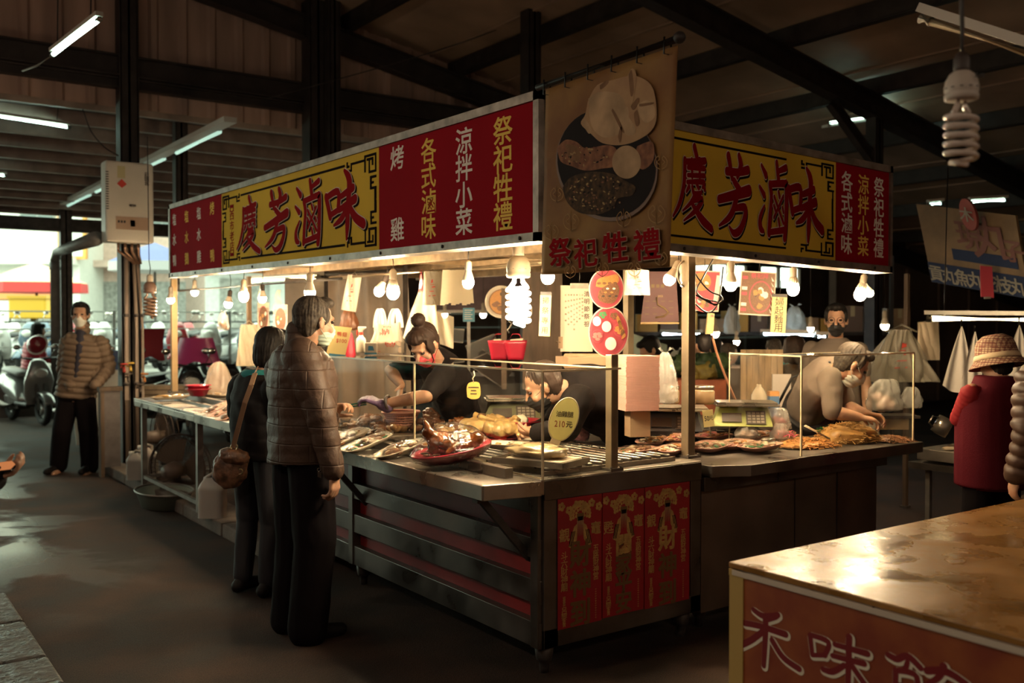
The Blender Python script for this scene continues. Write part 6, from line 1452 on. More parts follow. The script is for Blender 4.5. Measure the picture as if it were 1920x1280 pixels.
scale('dark electronic scale half hidden between the two steel posts', facing(1262, 806, d=5.1, turn=-.1), M('scale_dark', (.06, .06, .07), .4))
scale('olive electronic scale seen through the glass behind the red dish', facing(962, 788, d=5.7, turn=.1), M('scale_olive', (.13, .13, .06), .45))
for px, py, w, h, lb, sd in ((1247, 708, 56, 96, 'limp grey clear bag standing behind the steel posts, beside the pink paper stack', 3),): sack('clear_bag', lb, 'bag', facing(px, py, d=5.4), w, h, clearbag, sd)
for px, w, lb in ((1257, 34, 'squat glass jar left of the tall steel post'), (1300, 30, 'squat glass jar behind the tall steel post'), (1318, 44, 'brown pot right of the tall steel post')):
    p = at(px, 757, d=5.5); s = 5.5 / FPX; t = thing('jar', lb, 'jar', tuple(p)); mb = MB(); mb.lathe([(w * .42, 0), (w * .5, 4), (w * .5, 24), (w * .44, 28), (0, 28)], 20, 0, Matrix.Translation(p) @ Matrix.Scale(s, 4)); mb.build('jar', M('jar_tan', (.42, .28, .15), .25, var=.4, coat=.6), t); mb = MB(); mb.lathe([(w * .46, 28), (w * .48, 34), (0, 35)], 20, 0, Matrix.Translation(p) @ Matrix.Scale(s, 4)); mb.build('lid', steel, t)
# ---------------------------------------------------------------- right counter
t = thing('counter', 'plain steel counter on the right with a noodle tray on top', 'counter', (4.2, 3.6, 0))
mb = MB(); mb.box((3.53, 3.32, .10), (5.0, 3.68, .72)); mb.build('cabinet', M('brown_steel', (.22, .16, .125), .45, .6, var=.35, vscale=3, rvar=.1), t)
for x_ in (4.25, 4.62): mb = MB(); mb.box((x_, 3.316, .10), (x_ + .005, 3.321, .72)); mb.build('seam', iron, t)
mb = MB(); mb.box((3.50, 3.27, .715), (5.03, 3.72, .785)); mb.build('rail', steeld, t, bevel=.003)
mb = MB(); mb.box((4.08, 3.16, .787), (5.22, 3.74, .848)); mb.build('top', steeld, t, bevel=.004)
mb = MB(); mb.prism([(3.52, 3.24), (3.70, 3.15), (4.10, 3.16), (4.10, 3.74), (3.52, 3.74)], .058, 0, Matrix.Translation((0, 0, .787))); mb.build('corner_tray', steeld, t, bevel=.004)
for x_, y_ in ((3.6, 3.4), (4.92, 3.4), (3.6, 3.62), (4.92, 3.62)): mb = MB(); mb.lathe([(.02, 0), (.024, .05), (.034, .06), (.04, .101)], 12, 0, Matrix.Translation((x_, y_, 0))); mb.build('leg', irongrey, t)
g1 = at(1503, 668, y=3.19); g2 = at(1717, 667, y=3.19); g0 = at(1368, 664, y=3.75); zt = g1.z; ZB = .848
t = thing('glass_case', 'clear acrylic guard around the noodle tray on the right counter', 'display case', (g1.x, 3.19, ZB))
for nm, pts in (('front_pane', [(g1.x, 3.19, ZB), (g2.x - .02, 3.19, ZB), (g2.x - .02, 3.19, zt), (g1.x, 3.19, zt)]), ('side_pane', [(g1.x, 3.19, ZB), (g0.x, 3.75, ZB), (g0.x, 3.75, zt), (g1.x, 3.19, zt)]), ('end_pane', [(g2.x - .02, 3.19, ZB), (g2.x + .02, 3.65, ZB), (g2.x + .02, 3.65, zt), (g2.x - .02, 3.19, zt)]), ('top_pane', [(g1.x, 3.19, zt), (g2.x - .02, 3.19, zt), (g2.x - .02, 3.5, zt), (g1.x - .2, 3.5, zt)])):
    mb = MB(); mb.add(pts, [(0, 1, 2, 3)]); mb.build(nm, gl, t)
mb = MB()
for x_, y_ in ((g1.x, 3.19), (g2.x - .02, 3.19)): mb.box((x_ - .005, y_ - .004, ZB - .03 if x_ == g1.x else ZB), (x_ + .005, y_ + .004, zt))
mb.bar((g0.x, 3.75, zt), (g1.x, 3.19, zt), .006, .008); mb.bar((g1.x, 3.19, zt), (g2.x - .02, 3.19, zt), .006, .008); mb.bar((g0.x, 3.75, ZB), (g0.x, 3.75, zt), .005, .005); mb.bar((g1.x - .2, 3.5, zt), (g2.x - .02, 3.5, zt), .004, .004); mb.build('edge_strip', ge, t)
c = at(1697, 700, y=4.3); mb = MB()
def strands(name, label, cat, px, py, rx, ry, h, n_, mt, seed, z=.852, r_=.0028):
    c = at(px, py, z=z); g = rnd(seed); mb = MB(); dd = (c.x * FW[0] + c.y * FW[1]) / FPX
    mb.blob(c + V((0, 0, h * .25)), (rx * dd * 1.0, ry * .9, h * .62), .2, 2, seed, 3)
    for k in range(n_):
        a = g.uniform(0, 6.28); q = math.sqrt(g.random()) * .95; x, y = c.x + rx * dd * q * math.cos(a), c.y + ry * q * math.sin(a); z0 = z + h * max(.06, 1 - q * q) * 0.92; b = g.uniform(0, 6.28); l = g.uniform(.03, .06)
        pts = [V((x + math.cos(b) * l * s + .012 * math.sin(s * 5 + k), y + math.sin(b) * l * s + .012 * math.cos(s * 4 + k), max(z + .003, z0 - .55 * h * (s * l / (rx * dd)) ** 2 + .006 * math.sin(s * 7 + k)))) for s in (-1, -.5, 0, .5, 1)]
        mb.tube(pts, r_, 4, 0, False)
    return stuff(mb.build(name, mt, loc=tuple(c)), label, cat)
strands('fried_noodles', 'high mound of orange fried noodles in the right glass guard', 'noodles', 1590, 826, 58, .16, .115, 420, noodle, 1)
strands('shredded_salad', 'flat heap of orange shredded salad left of the noodle mound', 'salad', 1512, 836, 62, .13, .045, 260, orange, 2)
strands('minced_topping', 'low heap of brown minced topping right of the noodle mound', 'topping', 1668, 826, 36, .10, .03, 150, meat, 3)
strands('green_salad', 'small heap of dark green shreds behind the noodle mound', 'salad', 1545, 808, 30, .09, .04, 110, leaf, 4)
strands('glass_noodles', 'pale brown shredded heap left of the thin strip of the right guard', 'salad', 1460, 822, 44, .12, .05, 200, M('brown_shreds', (.50, .27, .11), .4, var=.4), 5)
for k, (px, py, lb, kk, W_) in enumerate(((1330, 842, 'square pink edged tray of green and brown slices in the corner of the right counter', fk, .2), (1375, 838, 'pink edged tray of fish slices, second along the corner of the right counter', SDK, .17), (1425, 842, 'pink edged tray of pale slices with dark strip, third along the right counter', fk, .16), (1340, 822, 'pink edged tray of red and white slices behind the corner tray', [('red_strips', pinkp, 8, .022)] + SDK, .16), (1418, 822, 'foam tray of mixed slices under the pink bags', SDK, .16))):
    foam_dish('food_tray', lb, at(px, py, z=.862), (.95, .2 - .1 * k), .05, .25, W_, foampink, kk, 40 + k)
t = thing('ladle', 'long steel serving spoon with a black grip lying over the trays', 'ladle', tuple(at(1390, 812, z=.90))); mb = MB(); mb.tube([at(1308, 806, z=.91), at(1350, 807, z=.91)], .009, 8); mb.tube([at(1378, 810, z=.91), at(1425, 816, z=.91)], .008, 8); mb.build('shaft', steel, t); mb = MB(); mb.tube([at(1346, 807, z=.911), at(1382, 811, z=.911)], .014, 8); mb.build('grip', black, t); mb = MB(); mb.blob(at(1440, 824, z=.905), (.05, .03, .014), .05, 2, 1, 3); mb.build('bowl', steel, t)
m4 = facing(1328, 784, d=4.95, lean=.12); t = sheet('price_tag', 'small yellow price tag, 50 written on it, in front of the green scale', 'price tag', m4, rect(-10, -16, 10, 16), papery); mb = MB(); f4 = m4 @ Matrix.Translation((0, 0, 1)); glyphs(mb, '50', f4 @ Matrix.Translation((-3, 0, 0)), 13, 0, .02, .7); glyphs(mb, '元', f4 @ Matrix.Translation((5, 0, 0)), 9, 0, .02); mb.build('lettering', pk, t); mb = MB(); mb.tube([m4 @ V((0, -16, 0)), m4 @ V((2, -30, 0))], .004, 6); mb.build('stem', galv, t)
for px, py, w, h, lb, mt, fl in ((1455, 785, 66, 42, 'crumpled clear bag with pink contents right of the green scale', clearbag, M('pink_pickle', (.66, .26, .26), .4)), (1400, 808, 50, 24, 'small tied clear bag on the trays below the green scale', clearbag, M('pale_pickle', (.7, .45, .34), .4)), (1462, 808, 40, 30, 'small tied bag with pink strings left of the thin guard strip', clearbag, MATS['pink_pickle']), (1660, 740, 74, 60, 'clear bag of pale buns on the shelf behind the noodle mound', clearbag, M('bun', (.72, .50, .40), .5)), (1708, 745, 46, 40, 'small clear bag right of the bag of buns', clearbag, None), (1635, 808, 34, 40, 'empty clear bag standing right behind the noodle mound', clearbag, None)):
    sack('clear_bag', lb, 'bag', facing(px, py, d={1455: 5.6, 1400: 5.45, 1462: 5.45, 1635: 5.9}.get(px, 6.1)), w, h, mt, px, neck=.35, knot=False, fill=fl)
t = thing('string_bundle', 'tangle of pink elastic strings left of the thin guard strip', 'string', tuple(at(1472, 812, z=.89))); mb = MB(); g = rnd(2)
for k in range(16): p = at(1472 + g.uniform(-16, 18), 814 + g.uniform(-6, 6), z=.90); mb.tube([p, p + V((.03 * math.cos(k), .03 * math.sin(k), .012)), p + V((.05 * math.cos(k + .8), .05 * math.sin(k + .8), 0))], .003, 5)
mb.build('strings', pinkrope, t)
t = thing('chopsticks', 'pair of pale chopsticks leaning in the orange salad', 'chopsticks', tuple(at(1530, 806, z=.93))); mb = MB(); mb.tube([at(1508, 798, z=.97), at(1553, 822, z=.90)], .0045, 6); mb.build('stick', radish, t); mb = MB(); mb.tube([at(1510, 797, z=.975), at(1556, 822, z=.90)], .0045, 6); mb.build('stick', radish, t)
m4 = facing(1423, 748, d=6.0); t = thing('jug', 'clear plastic jug with a label behind the green scale', 'jug', tuple(m4.translation)); mb = MB(); mb.lathe([(14, -26), (15, -24), (15, 8), (9, 20), (5, 24), (5, 28), (0, 28)], 20, 0, m4 @ Matrix.Rotation(-PI / 2, 4, 'X')); mb.build('jug', M_film('jug_plastic', (.8, .7, .55), .4, .1, .4, .2), t); mb = MB(); mb.prism(rect(-12, -18, 12, -2), 2, 0, m4 @ Matrix.Translation((0, 0, 14))); mb.build('label', pbr, t)
m4 = facing(1450, 760, d=6.1); t = thing('blue_box', 'tall blue carton right of the clear jug', 'box', tuple(m4.translation)); mb = MB(); mb.box((-9, -30, -8), (9, 26, 8), 0, m4); mb.build('carton', M('carton_blue', (.06, .14, .28), .5), t); mb = MB(); mb.box((-9.2, 18, -8.2), (9.2, 27, 8.2), 0, m4); mb.build('yellow_band', po, t)
t = thing('wooden_box', 'shallow wooden box behind the forearms of the bending cook', 'box', tuple(at(1648, 800, d=6.2))); m4 = facing(1650, 795, d=6.2); mb = MB(); mb.box((-46, -8, -20), (46, 12, 20), 0, m4); mb.build('box', M('box_wood', (.42, .27, .13), .6), t); mb = MB(); mb.box((-60, 13, -30), (66, 18, 24), 0, m4); mb.build('lid', M('lid_dark', (.08, .06, .05), .4), t)
for k, (a, b, lb) in enumerate(((1640, 745, 'dark work table behind the noodle counter under the bag of buns'),)):
    t = thing('work_table', lb, 'table', (5.2, 4.6, 0)); mb = MB(); mb.box((3.7, 4.6, .80), (5.5, 5.1, .84)); mb.build('table_top', steeld, t)
    for x_, y_ in ((3.75, 4.65), (5.45, 4.65), (3.75, 5.05), (5.45, 5.05)): mb = MB(); mb.box((x_ - .02, y_ - .02, 0), (x_ + .02, y_ + .02, .8)); mb.build('leg', irongrey, t)
# far left end of the counter
for px, py, n_, lb in ((369, 738, 2, ''),):
    for k in range(2):
        p = at(372, 740, x=2.62); p.z = .908 + k * .03; t = thing('red_bowl', ('lower red plastic bowl on the far left table, under another', 'upper red plastic bowl on the far left table, stacked in another')[k], 'bowl', tuple(p)); mb = MB(); mb.lathe([(.05, .0), (.06, .003), (.085, .05), (.10, .055), (.10, .06), (.083, .058), (.055, .008), (0, .006)], 28, 0, Matrix.Translation(p) @ Matrix.Scale(1.1, 4)); mb.build('bowl', redp, t)
sack('carrier_bag', 'big pale carrier bag tied at the top on the far left table', 'bag', facing(410, 712, x=2.85), 66, 68, M_film('pale_bag_film', (.92, .74, .60), .6, .25, .5, .8, 12), 21, neck=.12, knot=False)
for k, (px, py, lb) in enumerate(((415, 766, 'long foam tray of dark food, left one of three beside the shoulder bag woman'), (428, 772, 'long foam tray of dark food, middle one of three beside the shoulder bag woman'), (444, 778, 'long foam tray of dark food, right one of three, half behind the woman in black'))): foam_dish('food_tray', lb, at(px, py, z=.89), (1, .1), .35, .30, .13, foampink, [('dark_pieces', meatd, 9, .028), ('pale_slices', radish, 5, .022)], 60 + k)
foam_dish('food_tray', 'pale foam tray with a bundle of sticks on the far left table', at(320, 748, z=.885), (.9, -.5), .05, .34, .10, foam, [('stick_bundle', tan_, 8, .04)], 70)
foam_dish('food_tray', 'pale flat tray behind the carrier bag on the far left table', at(408, 744, z=.888), (.3, -1), .0, .36, .16, foam, [('tan_slices', tan_, 6, .03)], 71)
m4 = facing(292, 742, x=2.86); t = thing('wooden_crate', 'low wooden crate on the back of the far left table', 'crate', tuple(m4.translation)); mb = MB(); mb.box((-46, -4, -30), (56, 20, 10), 0, m4); mb.build('crate', M('crate_grey', (.30, .22, .15), .7, var=.4), t); mb = MB()
for k in range(2): mb.box((-46, 2 + k * 9, 10), (56, 4 + k * 9, 11), 0, m4); mb.build('slats', woodd, t)
# ---------------------------------------------------------------- near table
t = thing('foreground_table', 'near table with a worn golden top and an orange painted shop front', 'table', (3.3, 1.2, 0)); XT = 2.295; YT = 2.038; ZT_ = .80
top = M('golden_top', (.34, .16, .035), .30, var=.4, vscale=5.0, bump=.22, bscale=7, rvar=.13, coat=.0, spec=.6)
mb = MB(); mb.box((XT - .004, .1, ZT_ - .018), (4.9, YT, ZT_)); mb.build('table_top', top, t, bevel=.003)
mb = MB(); mb.box((XT - .012, .1, ZT_ - .036), (XT + .01, YT - .02, ZT_ - .02)); mb.build('edge_trim', M('trim_white', (.62, .52, .42), .4), t)
mb = MB(); mb.box((XT - .002, .1, .08), (XT + .02, YT - .06, ZT_ - .03)); mb.build('front_panel', M('panel_orange', (.36, .10, .03), .5, var=.3, vscale=7, col2=(.24, .045, .02)), t)
mb = MB(); mb.box((XT - .006, YT - .06, .0), (XT + .03, YT - .005, ZT_ - .03)); mb.box((XT - .008, YT - .075, ZT_ - .04), (XT + .0, YT - .004, ZT_ - .02)); mb.build('corner_post', M('post_yellow', (.50, .33, .10), .5), t)
mb = MB(); mb.box((XT, YT - .03, .08), (4.85, YT - .01, ZT_ - .02)); mb.build('back_panel', M('panel_dark', (.14, .08, .05), .6), t)
for x_, y_ in ((4.82, YT - .06), (4.82, .2), (XT + .06, .2)): mb = MB(); mb.box((x_ - .03, y_ - .03, 0), (x_ + .03, y_ + .03, ZT_ - .018)); mb.build('leg', woodd, t)
mb = MB(); q = at(1638, 1142, x=XT - .003); mb.lathe([(0, 0), (.008, 0), (.006, .005), (0, .006)], 10, 0, plane_frame(q, (0, -1, 0), (0, 0, 1))); mb.build('screw', irongrey, t)
def tq(zx, zy): p = at(1340 + zx / 3.31, 920 + zy / 3.31, x=XT); return (-p.y, p.z)
K = .00042
TS = [[(245, 735, 38), (300, 772, 44), (360, 772, 40), (398, 768, 42)], [(395, 770, 34), (385, 785, 30), (340, 800, 26)], [(192, 818, 46), (290, 838, 46), (445, 888, 50)], [(322, 785, 52), (320, 900, 48), (310, 1082, 40)], [(305, 870, 46), (235, 922, 48), (168, 955, 50)], [(362, 925, 44), (430, 1030, 46), (530, 1102, 46)],
      [(598, 895, 40), (612, 1012, 36)], [(600, 890, 36), (712, 936, 40), (690, 1020, 36)], [(612, 1016, 32), (695, 1018, 32)], [(752, 950, 36), (955, 1008, 46)], [(738, 1020, 36), (935, 1070, 42)], [(842, 905, 50), (838, 1060, 46), (832, 1300, 40)], [(810, 1080, 40), (740, 1118, 44), (680, 1104, 40)], [(862, 1085, 40), (920, 1170, 42), (1010, 1290, 40)],
      [(1085, 1015, 42), (1140, 1040, 44), (1205, 1022, 44), (1285, 1095, 42)], [(1205, 1060, 34), (1190, 1110, 40)], [(1132, 1108, 40), (1125, 1340, 36)], [(1140, 1110, 36), (1262, 1150, 40), (1250, 1340, 36)], [(1135, 1195, 28), (1250, 1215, 28)], [(1325, 1112, 46), (1420, 1112, 50), (1490, 1140, 46), (1570, 1195, 44)], [(1430, 1085, 50), (1400, 1150, 40), (1310, 1210, 34)], [(1350, 1250, 40), (1345, 1420, 36)], [(1500, 1250, 40), (1490, 1420, 36)]]
U0, V0 = tq(0, 700); ST = [[(tq(x, y)[0] - U0 + .5, tq(x, y)[1] - V0 + .5, w * K) for x, y, w in s] for s in TS]
m4 = plane_frame((XT - .0025, -U0, V0), (0, -1, 0), (0, 0, 1)); mb = MB(); brush(mb, ST, m4 @ Matrix.Translation((.0035, -.004, 0)), 1, 0, .0045, .0006); brush(mb, ST, m4, 1, 1, 0, .0014); mb.build('brush_lettering', [p_cream, M('letter_dark_red', (.20, .012, .016), .5)], t)
# ---------------------------------------------------------------- people
hair_b = M('black_hair', (.012, .009, .008), .6, spec=.25, var=.4, vscale=40); hair_g = M('greying_hair', (.085, .065, .05), .6, spec=.25, var=.6, vscale=60); hair_br = M('dark_brown_hair', (.035, .018, .012), .6, spec=.25, var=.4, vscale=40)
maskg = M('mask_green', (.50, .60, .50), .7); maskw = M('mask_white', (.68, .68, .62), .7); maskk = M('mask_black', (.014, .012, .012), .6); maskr = M('mask_red', (.52, .04, .05), .6)
blk = M('black_trousers', (.007, .005, .006), .9, spec=.08); shoek = M('black_shoe', (.010, .008, .008), .6, spec=.2)
jbrown = M('quilted_brown', (.076, .044, .031), .55, spec=.25, var=.25, vscale=12, bump=.15, bscale=70); jblk = M('black_jacket', (.010, .008, .009), .7, spec=.15); jtan = M('down_tan', (.17, .115, .08), .6, spec=.25, var=.15, vscale=10); jred = M('down_red', (.50, .035, .06), .45)
teeg = M('grey_tee', (.17, .13, .105), .85, spec=.15, var=.12, vscale=10); teek = M('black_tee', (.012, .009, .009), .8, spec=.1); navy = M('navy_knit', (.018, .016, .03), .8); teal = M('teal_fleece', (.02, .22, .24), .85)
A_R = math.atan2(RT[1], RT[0]); A_F = math.atan2(FW[1], FW[0]); A_C = A_F + PI; A_L = A_R + PI
STD = dict(rings=None)
def quilt(m):
    nt = m.node_tree; N = nt.nodes; L = nt.links; tc = N.new('ShaderNodeTexCoord'); d_ = N.new('ShaderNodeVectorMath'); d_.operation = 'DOT_PRODUCT'; d_.inputs[1].default_value = (RT[0], RT[1], 0); sp_ = N.new('ShaderNodeSeparateXYZ'); cb = N.new('ShaderNodeCombineXYZ'); bt = N.new('ShaderNodeTexBrick')
    L.new(tc.outputs['Object'], d_.inputs[0]); L.new(tc.outputs['Object'], sp_.inputs[0]); L.new(d_.outputs['Value'], cb.inputs[0]); L.new(sp_.outputs['Z'], cb.inputs[1]); L.new(cb.outputs[0], bt.inputs['Vector'])
    bt.inputs['Scale'].default_value = 1; bt.inputs['Brick Width'].default_value = .15; bt.inputs['Row Height'].default_value = .088; bt.inputs['Mortar Size'].default_value = .005; bt.inputs['Mortar Smooth'].default_value = 1
    bp = N.new('ShaderNodeBump'); bp.invert = True; bp.inputs['Strength'].default_value = .4; bp.inputs['Distance'].default_value = .01; L.new(bt.outputs['Fac'], bp.inputs['Height'])
    old = N['Principled BSDF'].inputs['Normal'].links[0].from_socket; L.new(old, bp.inputs['Normal']); L.new(bp.outputs[0], N['Principled BSDF'].inputs['Normal'])
quilt(jbrown)
# 1. the man in the quilted jacket
F = Fig((1.905, 4.44, 0), .02, 1.68, shR=at(563, 658, d=4.60), elR=at(602, 780, d=4.52), wrR=at(626, 884, d=4.50), shL=at(528, 690, d=4.90), head=at(590, 603, d=4.76), neck=at(563, 648, d=4.75), wrL=at(618, 782, d=4.98), elL=at(585, 800, d=5.05)).headrot(.08, .10)
man = make_person(F, 'man in a brown quilted jacket and pale green mask standing at the counter', .006,
    top=dict(mat=jbrown, pad=.042, arm=(.088, .076, .068, .058), hem=-.10, collar=.06, puff=.006, pitch=.085, wrinkle=.008, zig=.25, vox=.009, cuff=.95),
    legs=dict(mat=blk, r=(.112, .105, .102, .096), lift=-.02), hair=dict(mat=hair_g, style='short', seed=2), mask=maskg, shoes=dict(mat=shoek),
    hspec={'R': dict(d=V((.05, .02, -1)), palm=V((-.5, .85, 0)), curl=.62), 'L': dict(d=V((.5, -.3, .6)), palm=V((.3, -.6, -.4)), curl=1.0)})
t = thing('keys', 'bunch of keys hanging at the hip of the man in the quilted jacket', 'keys', tuple(at(598, 880, d=4.52))); m4 = facing(598, 880, d=4.50); mb = MB(); mb.torus(3, .5, 16, 6, 0, m4); mb.build('ring', chrome, t)
for k in range(3): mb = MB(); mb.prism([(-2.2 + k * 2.4, -4), (-.4 + k * 2.4, -4), (-.2 + k * 2.2, -14 - k), (-2.4 + k * 2.2, -14 - k)], .6, 0, m4); mb.build('key', chrome, t)
# 2. the woman in black with the shoulder bag
F = Fig((2.0, 5.30, 0), .42, 1.52, head=at(513, 652, d=5.52), neck=at(497, 692, d=5.46), chest=at(482, 765, d=5.42), shL=at(452, 718, d=5.55), shR=at(515, 722, d=5.28), elL=at(444, 772, d=5.65), wrL=at(470, 780, d=5.9)).headrot(-.1, .12)
wom = make_person(F, 'woman in a black jacket with a teal collar, beside the quilted jacket man', .008,
    top=dict(mat=jblk, pad=.032, arm=(.082, .07, .064, .055), hem=-.10, wrinkle=.010, puff=.005, pitch=.09, vox=.010), legs=dict(mat=M('dark_jeans', (.012, .011, .016), .75), r=(.098, .078, .068, .06)), hair=dict(mat=hair_b, style='bob', seed=5), mask=maskw, shoes=dict(mat=shoek))
mb = MB(); c4 = Matrix.Translation(F.neck - V((0, 0, .025))); mb.torus(.088, .030, 28, 10, 0, c4 @ Matrix.Diagonal((1.15, 1, .9, 1))); mb.build('collar', teal, wom)
p = at(434, 868, d=5.30); t = thing('shoulder_bag', 'mottled brown leather shoulder bag at the hip of the woman in black', 'bag', tuple(p)); bl = M('mottled_leather', (.22, .105, .06), .42, var=.75, vscale=26, bump=.5, bscale=22, coat=.2)
mb = MB(); b4 = Matrix.Translation(p) @ Matrix.Rotation(A_R + .1, 4, 'Z') @ Matrix.Rotation(.22, 4, 'Y'); mb.blob(b4 @ V((0, 0, -.03)), (.095, .05, .115), .13, 2.6, 3, 4, 0, b4.to_3x3().to_4x4()); mb.build('pouch', bl, t)
mb = MB(); mb.blob(b4 @ V((.01, -.012, .04)), (.085, .052, .05), .12, 2.6, 4, 4, 0, b4.to_3x3().to_4x4()); mb.build('flap', bl, t)
mb = MB(); mb.torus(.018, .004, 18, 6, 0, b4 @ Matrix.Translation((.0, -.03, .095)) @ Matrix.Rotation(PI / 2, 4, 'X')); mb.torus(.014, .004, 18, 6, 0, b4 @ Matrix.Translation((.06, -.035, -.03)) @ Matrix.Rotation(PI / 2, 4, 'X')); mb.build('buckle', M('brass', (.6, .5, .3), .3, 1.0), t)
mb = MB(); ps = [at(437, 838, d=5.26), at(447, 800, d=5.18), at(459, 755, d=5.12), at(471, 722, d=5.12), at(478, 700, d=5.22), at(482, 690, d=5.4)]
for a, b in zip(ps, ps[1:]): mb.bar(a, b, .026, .006, up=V((-FW[0], -FW[1], 0)))
mb.build('strap', M('strap_tan', (.34, .20, .12), .5), t)
# 3. the man in the down jacket
F = Fig((2.07, 10.65, 0), A_C + .15, 1.76, pelvis=at(143, 735, d=9.9), chest=at(157, 668, d=9.9), neck=at(154, 625, d=9.88), head=at(151, 590, d=9.82), shR=at(130, 634, d=9.85), shL=at(188, 636, d=9.9), elR=at(119, 690, d=9.9), wrR=at(133, 724, d=9.75), elL=at(205, 690, d=9.95), wrL=at(178, 722, d=9.72), hpR=at(130, 742, d=9.9), hpL=at(158, 742, d=9.9), knR=at(116, 806, d=9.8), knL=at(166, 806, d=9.8), anR=at(110, 874, d=9.86), anL=at(168, 876, d=9.86)).headrot(.05, .02)
make_person(F, 'man in a tan down jacket and white mask standing by the column', .007,
    top=dict(mat=jtan, pad=.028, arm=(.078, .068, .062, .05), hem=-.06, collar=.07, puff=.022, pitch=.06, wrinkle=.006, vox=.009), legs=dict(mat=blk, r=(.105, .092, .088, .084)), hair=dict(mat=hair_b, seed=7), mask=maskw, shoes=dict(mat=shoek, dR=V((-.75, -.66, 0)), dL=V((-.6, -.8, 0))), hands=())
mb = MB(); cap(mb, F.neck + F.ay * .045, F.chest.lerp(F.neck, .35) + F.ay * .125, .058, .042); cap(mb, F.chest.lerp(F.neck, .35) + F.ay * .125, F.pelvis.lerp(F.chest, .45) + F.ay * .135, .042, .024); meld(mb, 'inner_shirt', navy, bpy.data.objects['person.002'], .008, 2)
# 4. the woman in the red down jacket on a scooter
D4 = 15.3
F = Fig(tuple(at(62, 700, d=D4)), A_R + .5, 1.55, pelvis=at(58, 694, d=D4), chest=at(60, 662, d=D4), neck=at(67, 637, d=D4), head=at(73, 619, d=D4), shR=at(76, 645, d=D4 - .15), shL=at(52, 645, d=D4 + .15), elR=at(82, 672, d=D4 - .1), wrR=at(96, 676, d=D4), elL=at(58, 672, d=D4 + .3), wrL=at(85, 676, d=D4 + .4), hpR=at(62, 696, d=D4 - .1), hpL=at(62, 696, d=D4 + .1), knR=at(98, 700, d=D4), knL=at(98, 700, d=D4 + .25), anR=at(104, 742, d=D4), anL=at(104, 742, d=D4 + .25))
F.base = V((F.base.x, F.base.y, .25)); F.headrot(.1, .1)
make_person(F, 'woman in a red down jacket sitting on a scooter at the left edge', .010, top=dict(mat=jred, pad=.03, puff=.02, pitch=.07, hem=-.05, vox=.011), legs=dict(mat=blk), hair=dict(mat=hair_b, style='bob', seed=9), shoes=dict(mat=shoek), eyes=False)
# 5. the vendor with the hair bun
F = Fig((3.36, 5.2, 0), PI + .15, 1.58, pelvis=at(858, 775, d=6.2), chest=at(842, 712, d=5.85), neck=at(818, 676, d=5.6), head=at(796, 646, d=5.42), shL=at(832, 700, d=5.28), elL=at(800, 742, d=5.08), wrL=at(716, 758, d=5.16), shR=at(782, 690, d=5.78), elR=at(732, 694, d=5.72), wrR=at(752, 722, d=5.55), hpR=at(846, 790, d=6.3), hpL=at(868, 790, d=6.15)).headrot(.25, .75)
ven = make_person(F, 'vendor with a hair bun and red face mask bending over the meats behind the glass', .007, top=dict(mat=teek, pad=.016, arm=(.066, .056, .05, .045), sleeve=.86, wrinkle=.010, vox=.009, name='shirt'), legs=dict(mat=blk), hair=dict(mat=hair_br, style='bun', seed=3), mask=maskr, shoes=dict(mat=shoek), hands=('R',), hspec={'R': dict(d=V((-.3, -.3, -.6)), palm=V((-.7, .2, .2)), curl=.6)}, eyes=True)
mb = MB(); w0 = F.wrL; dd_ = (at(680, 742, d=5.2) - w0); hand(mb, w0, dd_, V((.1, .2, -1)), .55, -1, 1.0); cap(mb, w0 - dd_.normalized() * .035, w0, .034, .031); meld(mb, 'glove', M('purple_glove', (.14, .085, .17), .4, bump=.3, bscale=60), ven, .005, 2)
mb = MB(); e_ = (F.elL - F.wrL).normalized(); mb.torus(.036, .009, 22, 8, 0, plane_frame(F.wrL + e_ * .04, *frame_of(e_)[:2])); mb.build('wrist_band', M('band_dark', (.05, .035, .03), .4), ven)
t = thing('tongs', 'green handled tongs held in the purple glove', 'tongs', tuple(at(650, 762, d=5.25))); mb = MB()
for s in (0, 6): mb.bar(at(628, 768 - s, d=5.28), at(686, 758 - s * .6, d=5.18), .014, .008)
mb.build('blade', M('green_plastic', (.04, .20, .13), .35), t)
# 6. the vendor in black bending to the left
F = Fig((3.85, 4.1, 0), A_L + .12, 1.70, pelvis=at(1190, 800, d=5.5), chest=at(1120, 745, d=5.3), neck=at(1056, 722, d=5.1), head=at(1018, 724, d=5.1), shL=at(1078, 748, d=4.86), elL=at(1060, 806, d=4.8), wrL=at(1010, 812, d=4.95), shR=at(1075, 735, d=5.3), elR=at(1040, 792, d=5.4), wrR=at(1000, 805, d=5.3), hpR=at(1195, 812, d=5.65), hpL=at(1195, 812, d=5.4)).headrot(-.05, .5)
make_person(F, 'vendor in black with a black face mask bending low behind the oval price plate', .007, top=dict(mat=teek, pad=.035, arm=(.085, .072, .06, .05), hem=-.15, wrinkle=.012, vox=.009, name='shirt', rings=[(-.15, .17, .13, 0), (.1, .175, .14, 0), (.35, .185, .15, -.01), (.6, .20, .15, -.01), (.8, .19, .12, -.01), (.93, .12, .085, -.01), (1.0, .07, .066, 0)]), legs=dict(mat=blk), hair=dict(mat=M('cropped_hair', (.05, .03, .022), .5), style='none', seed=3), mask=maskk, shoes=dict(mat=shoek), hspec={'L': dict(curl=.7), 'R': dict(curl=.7)})
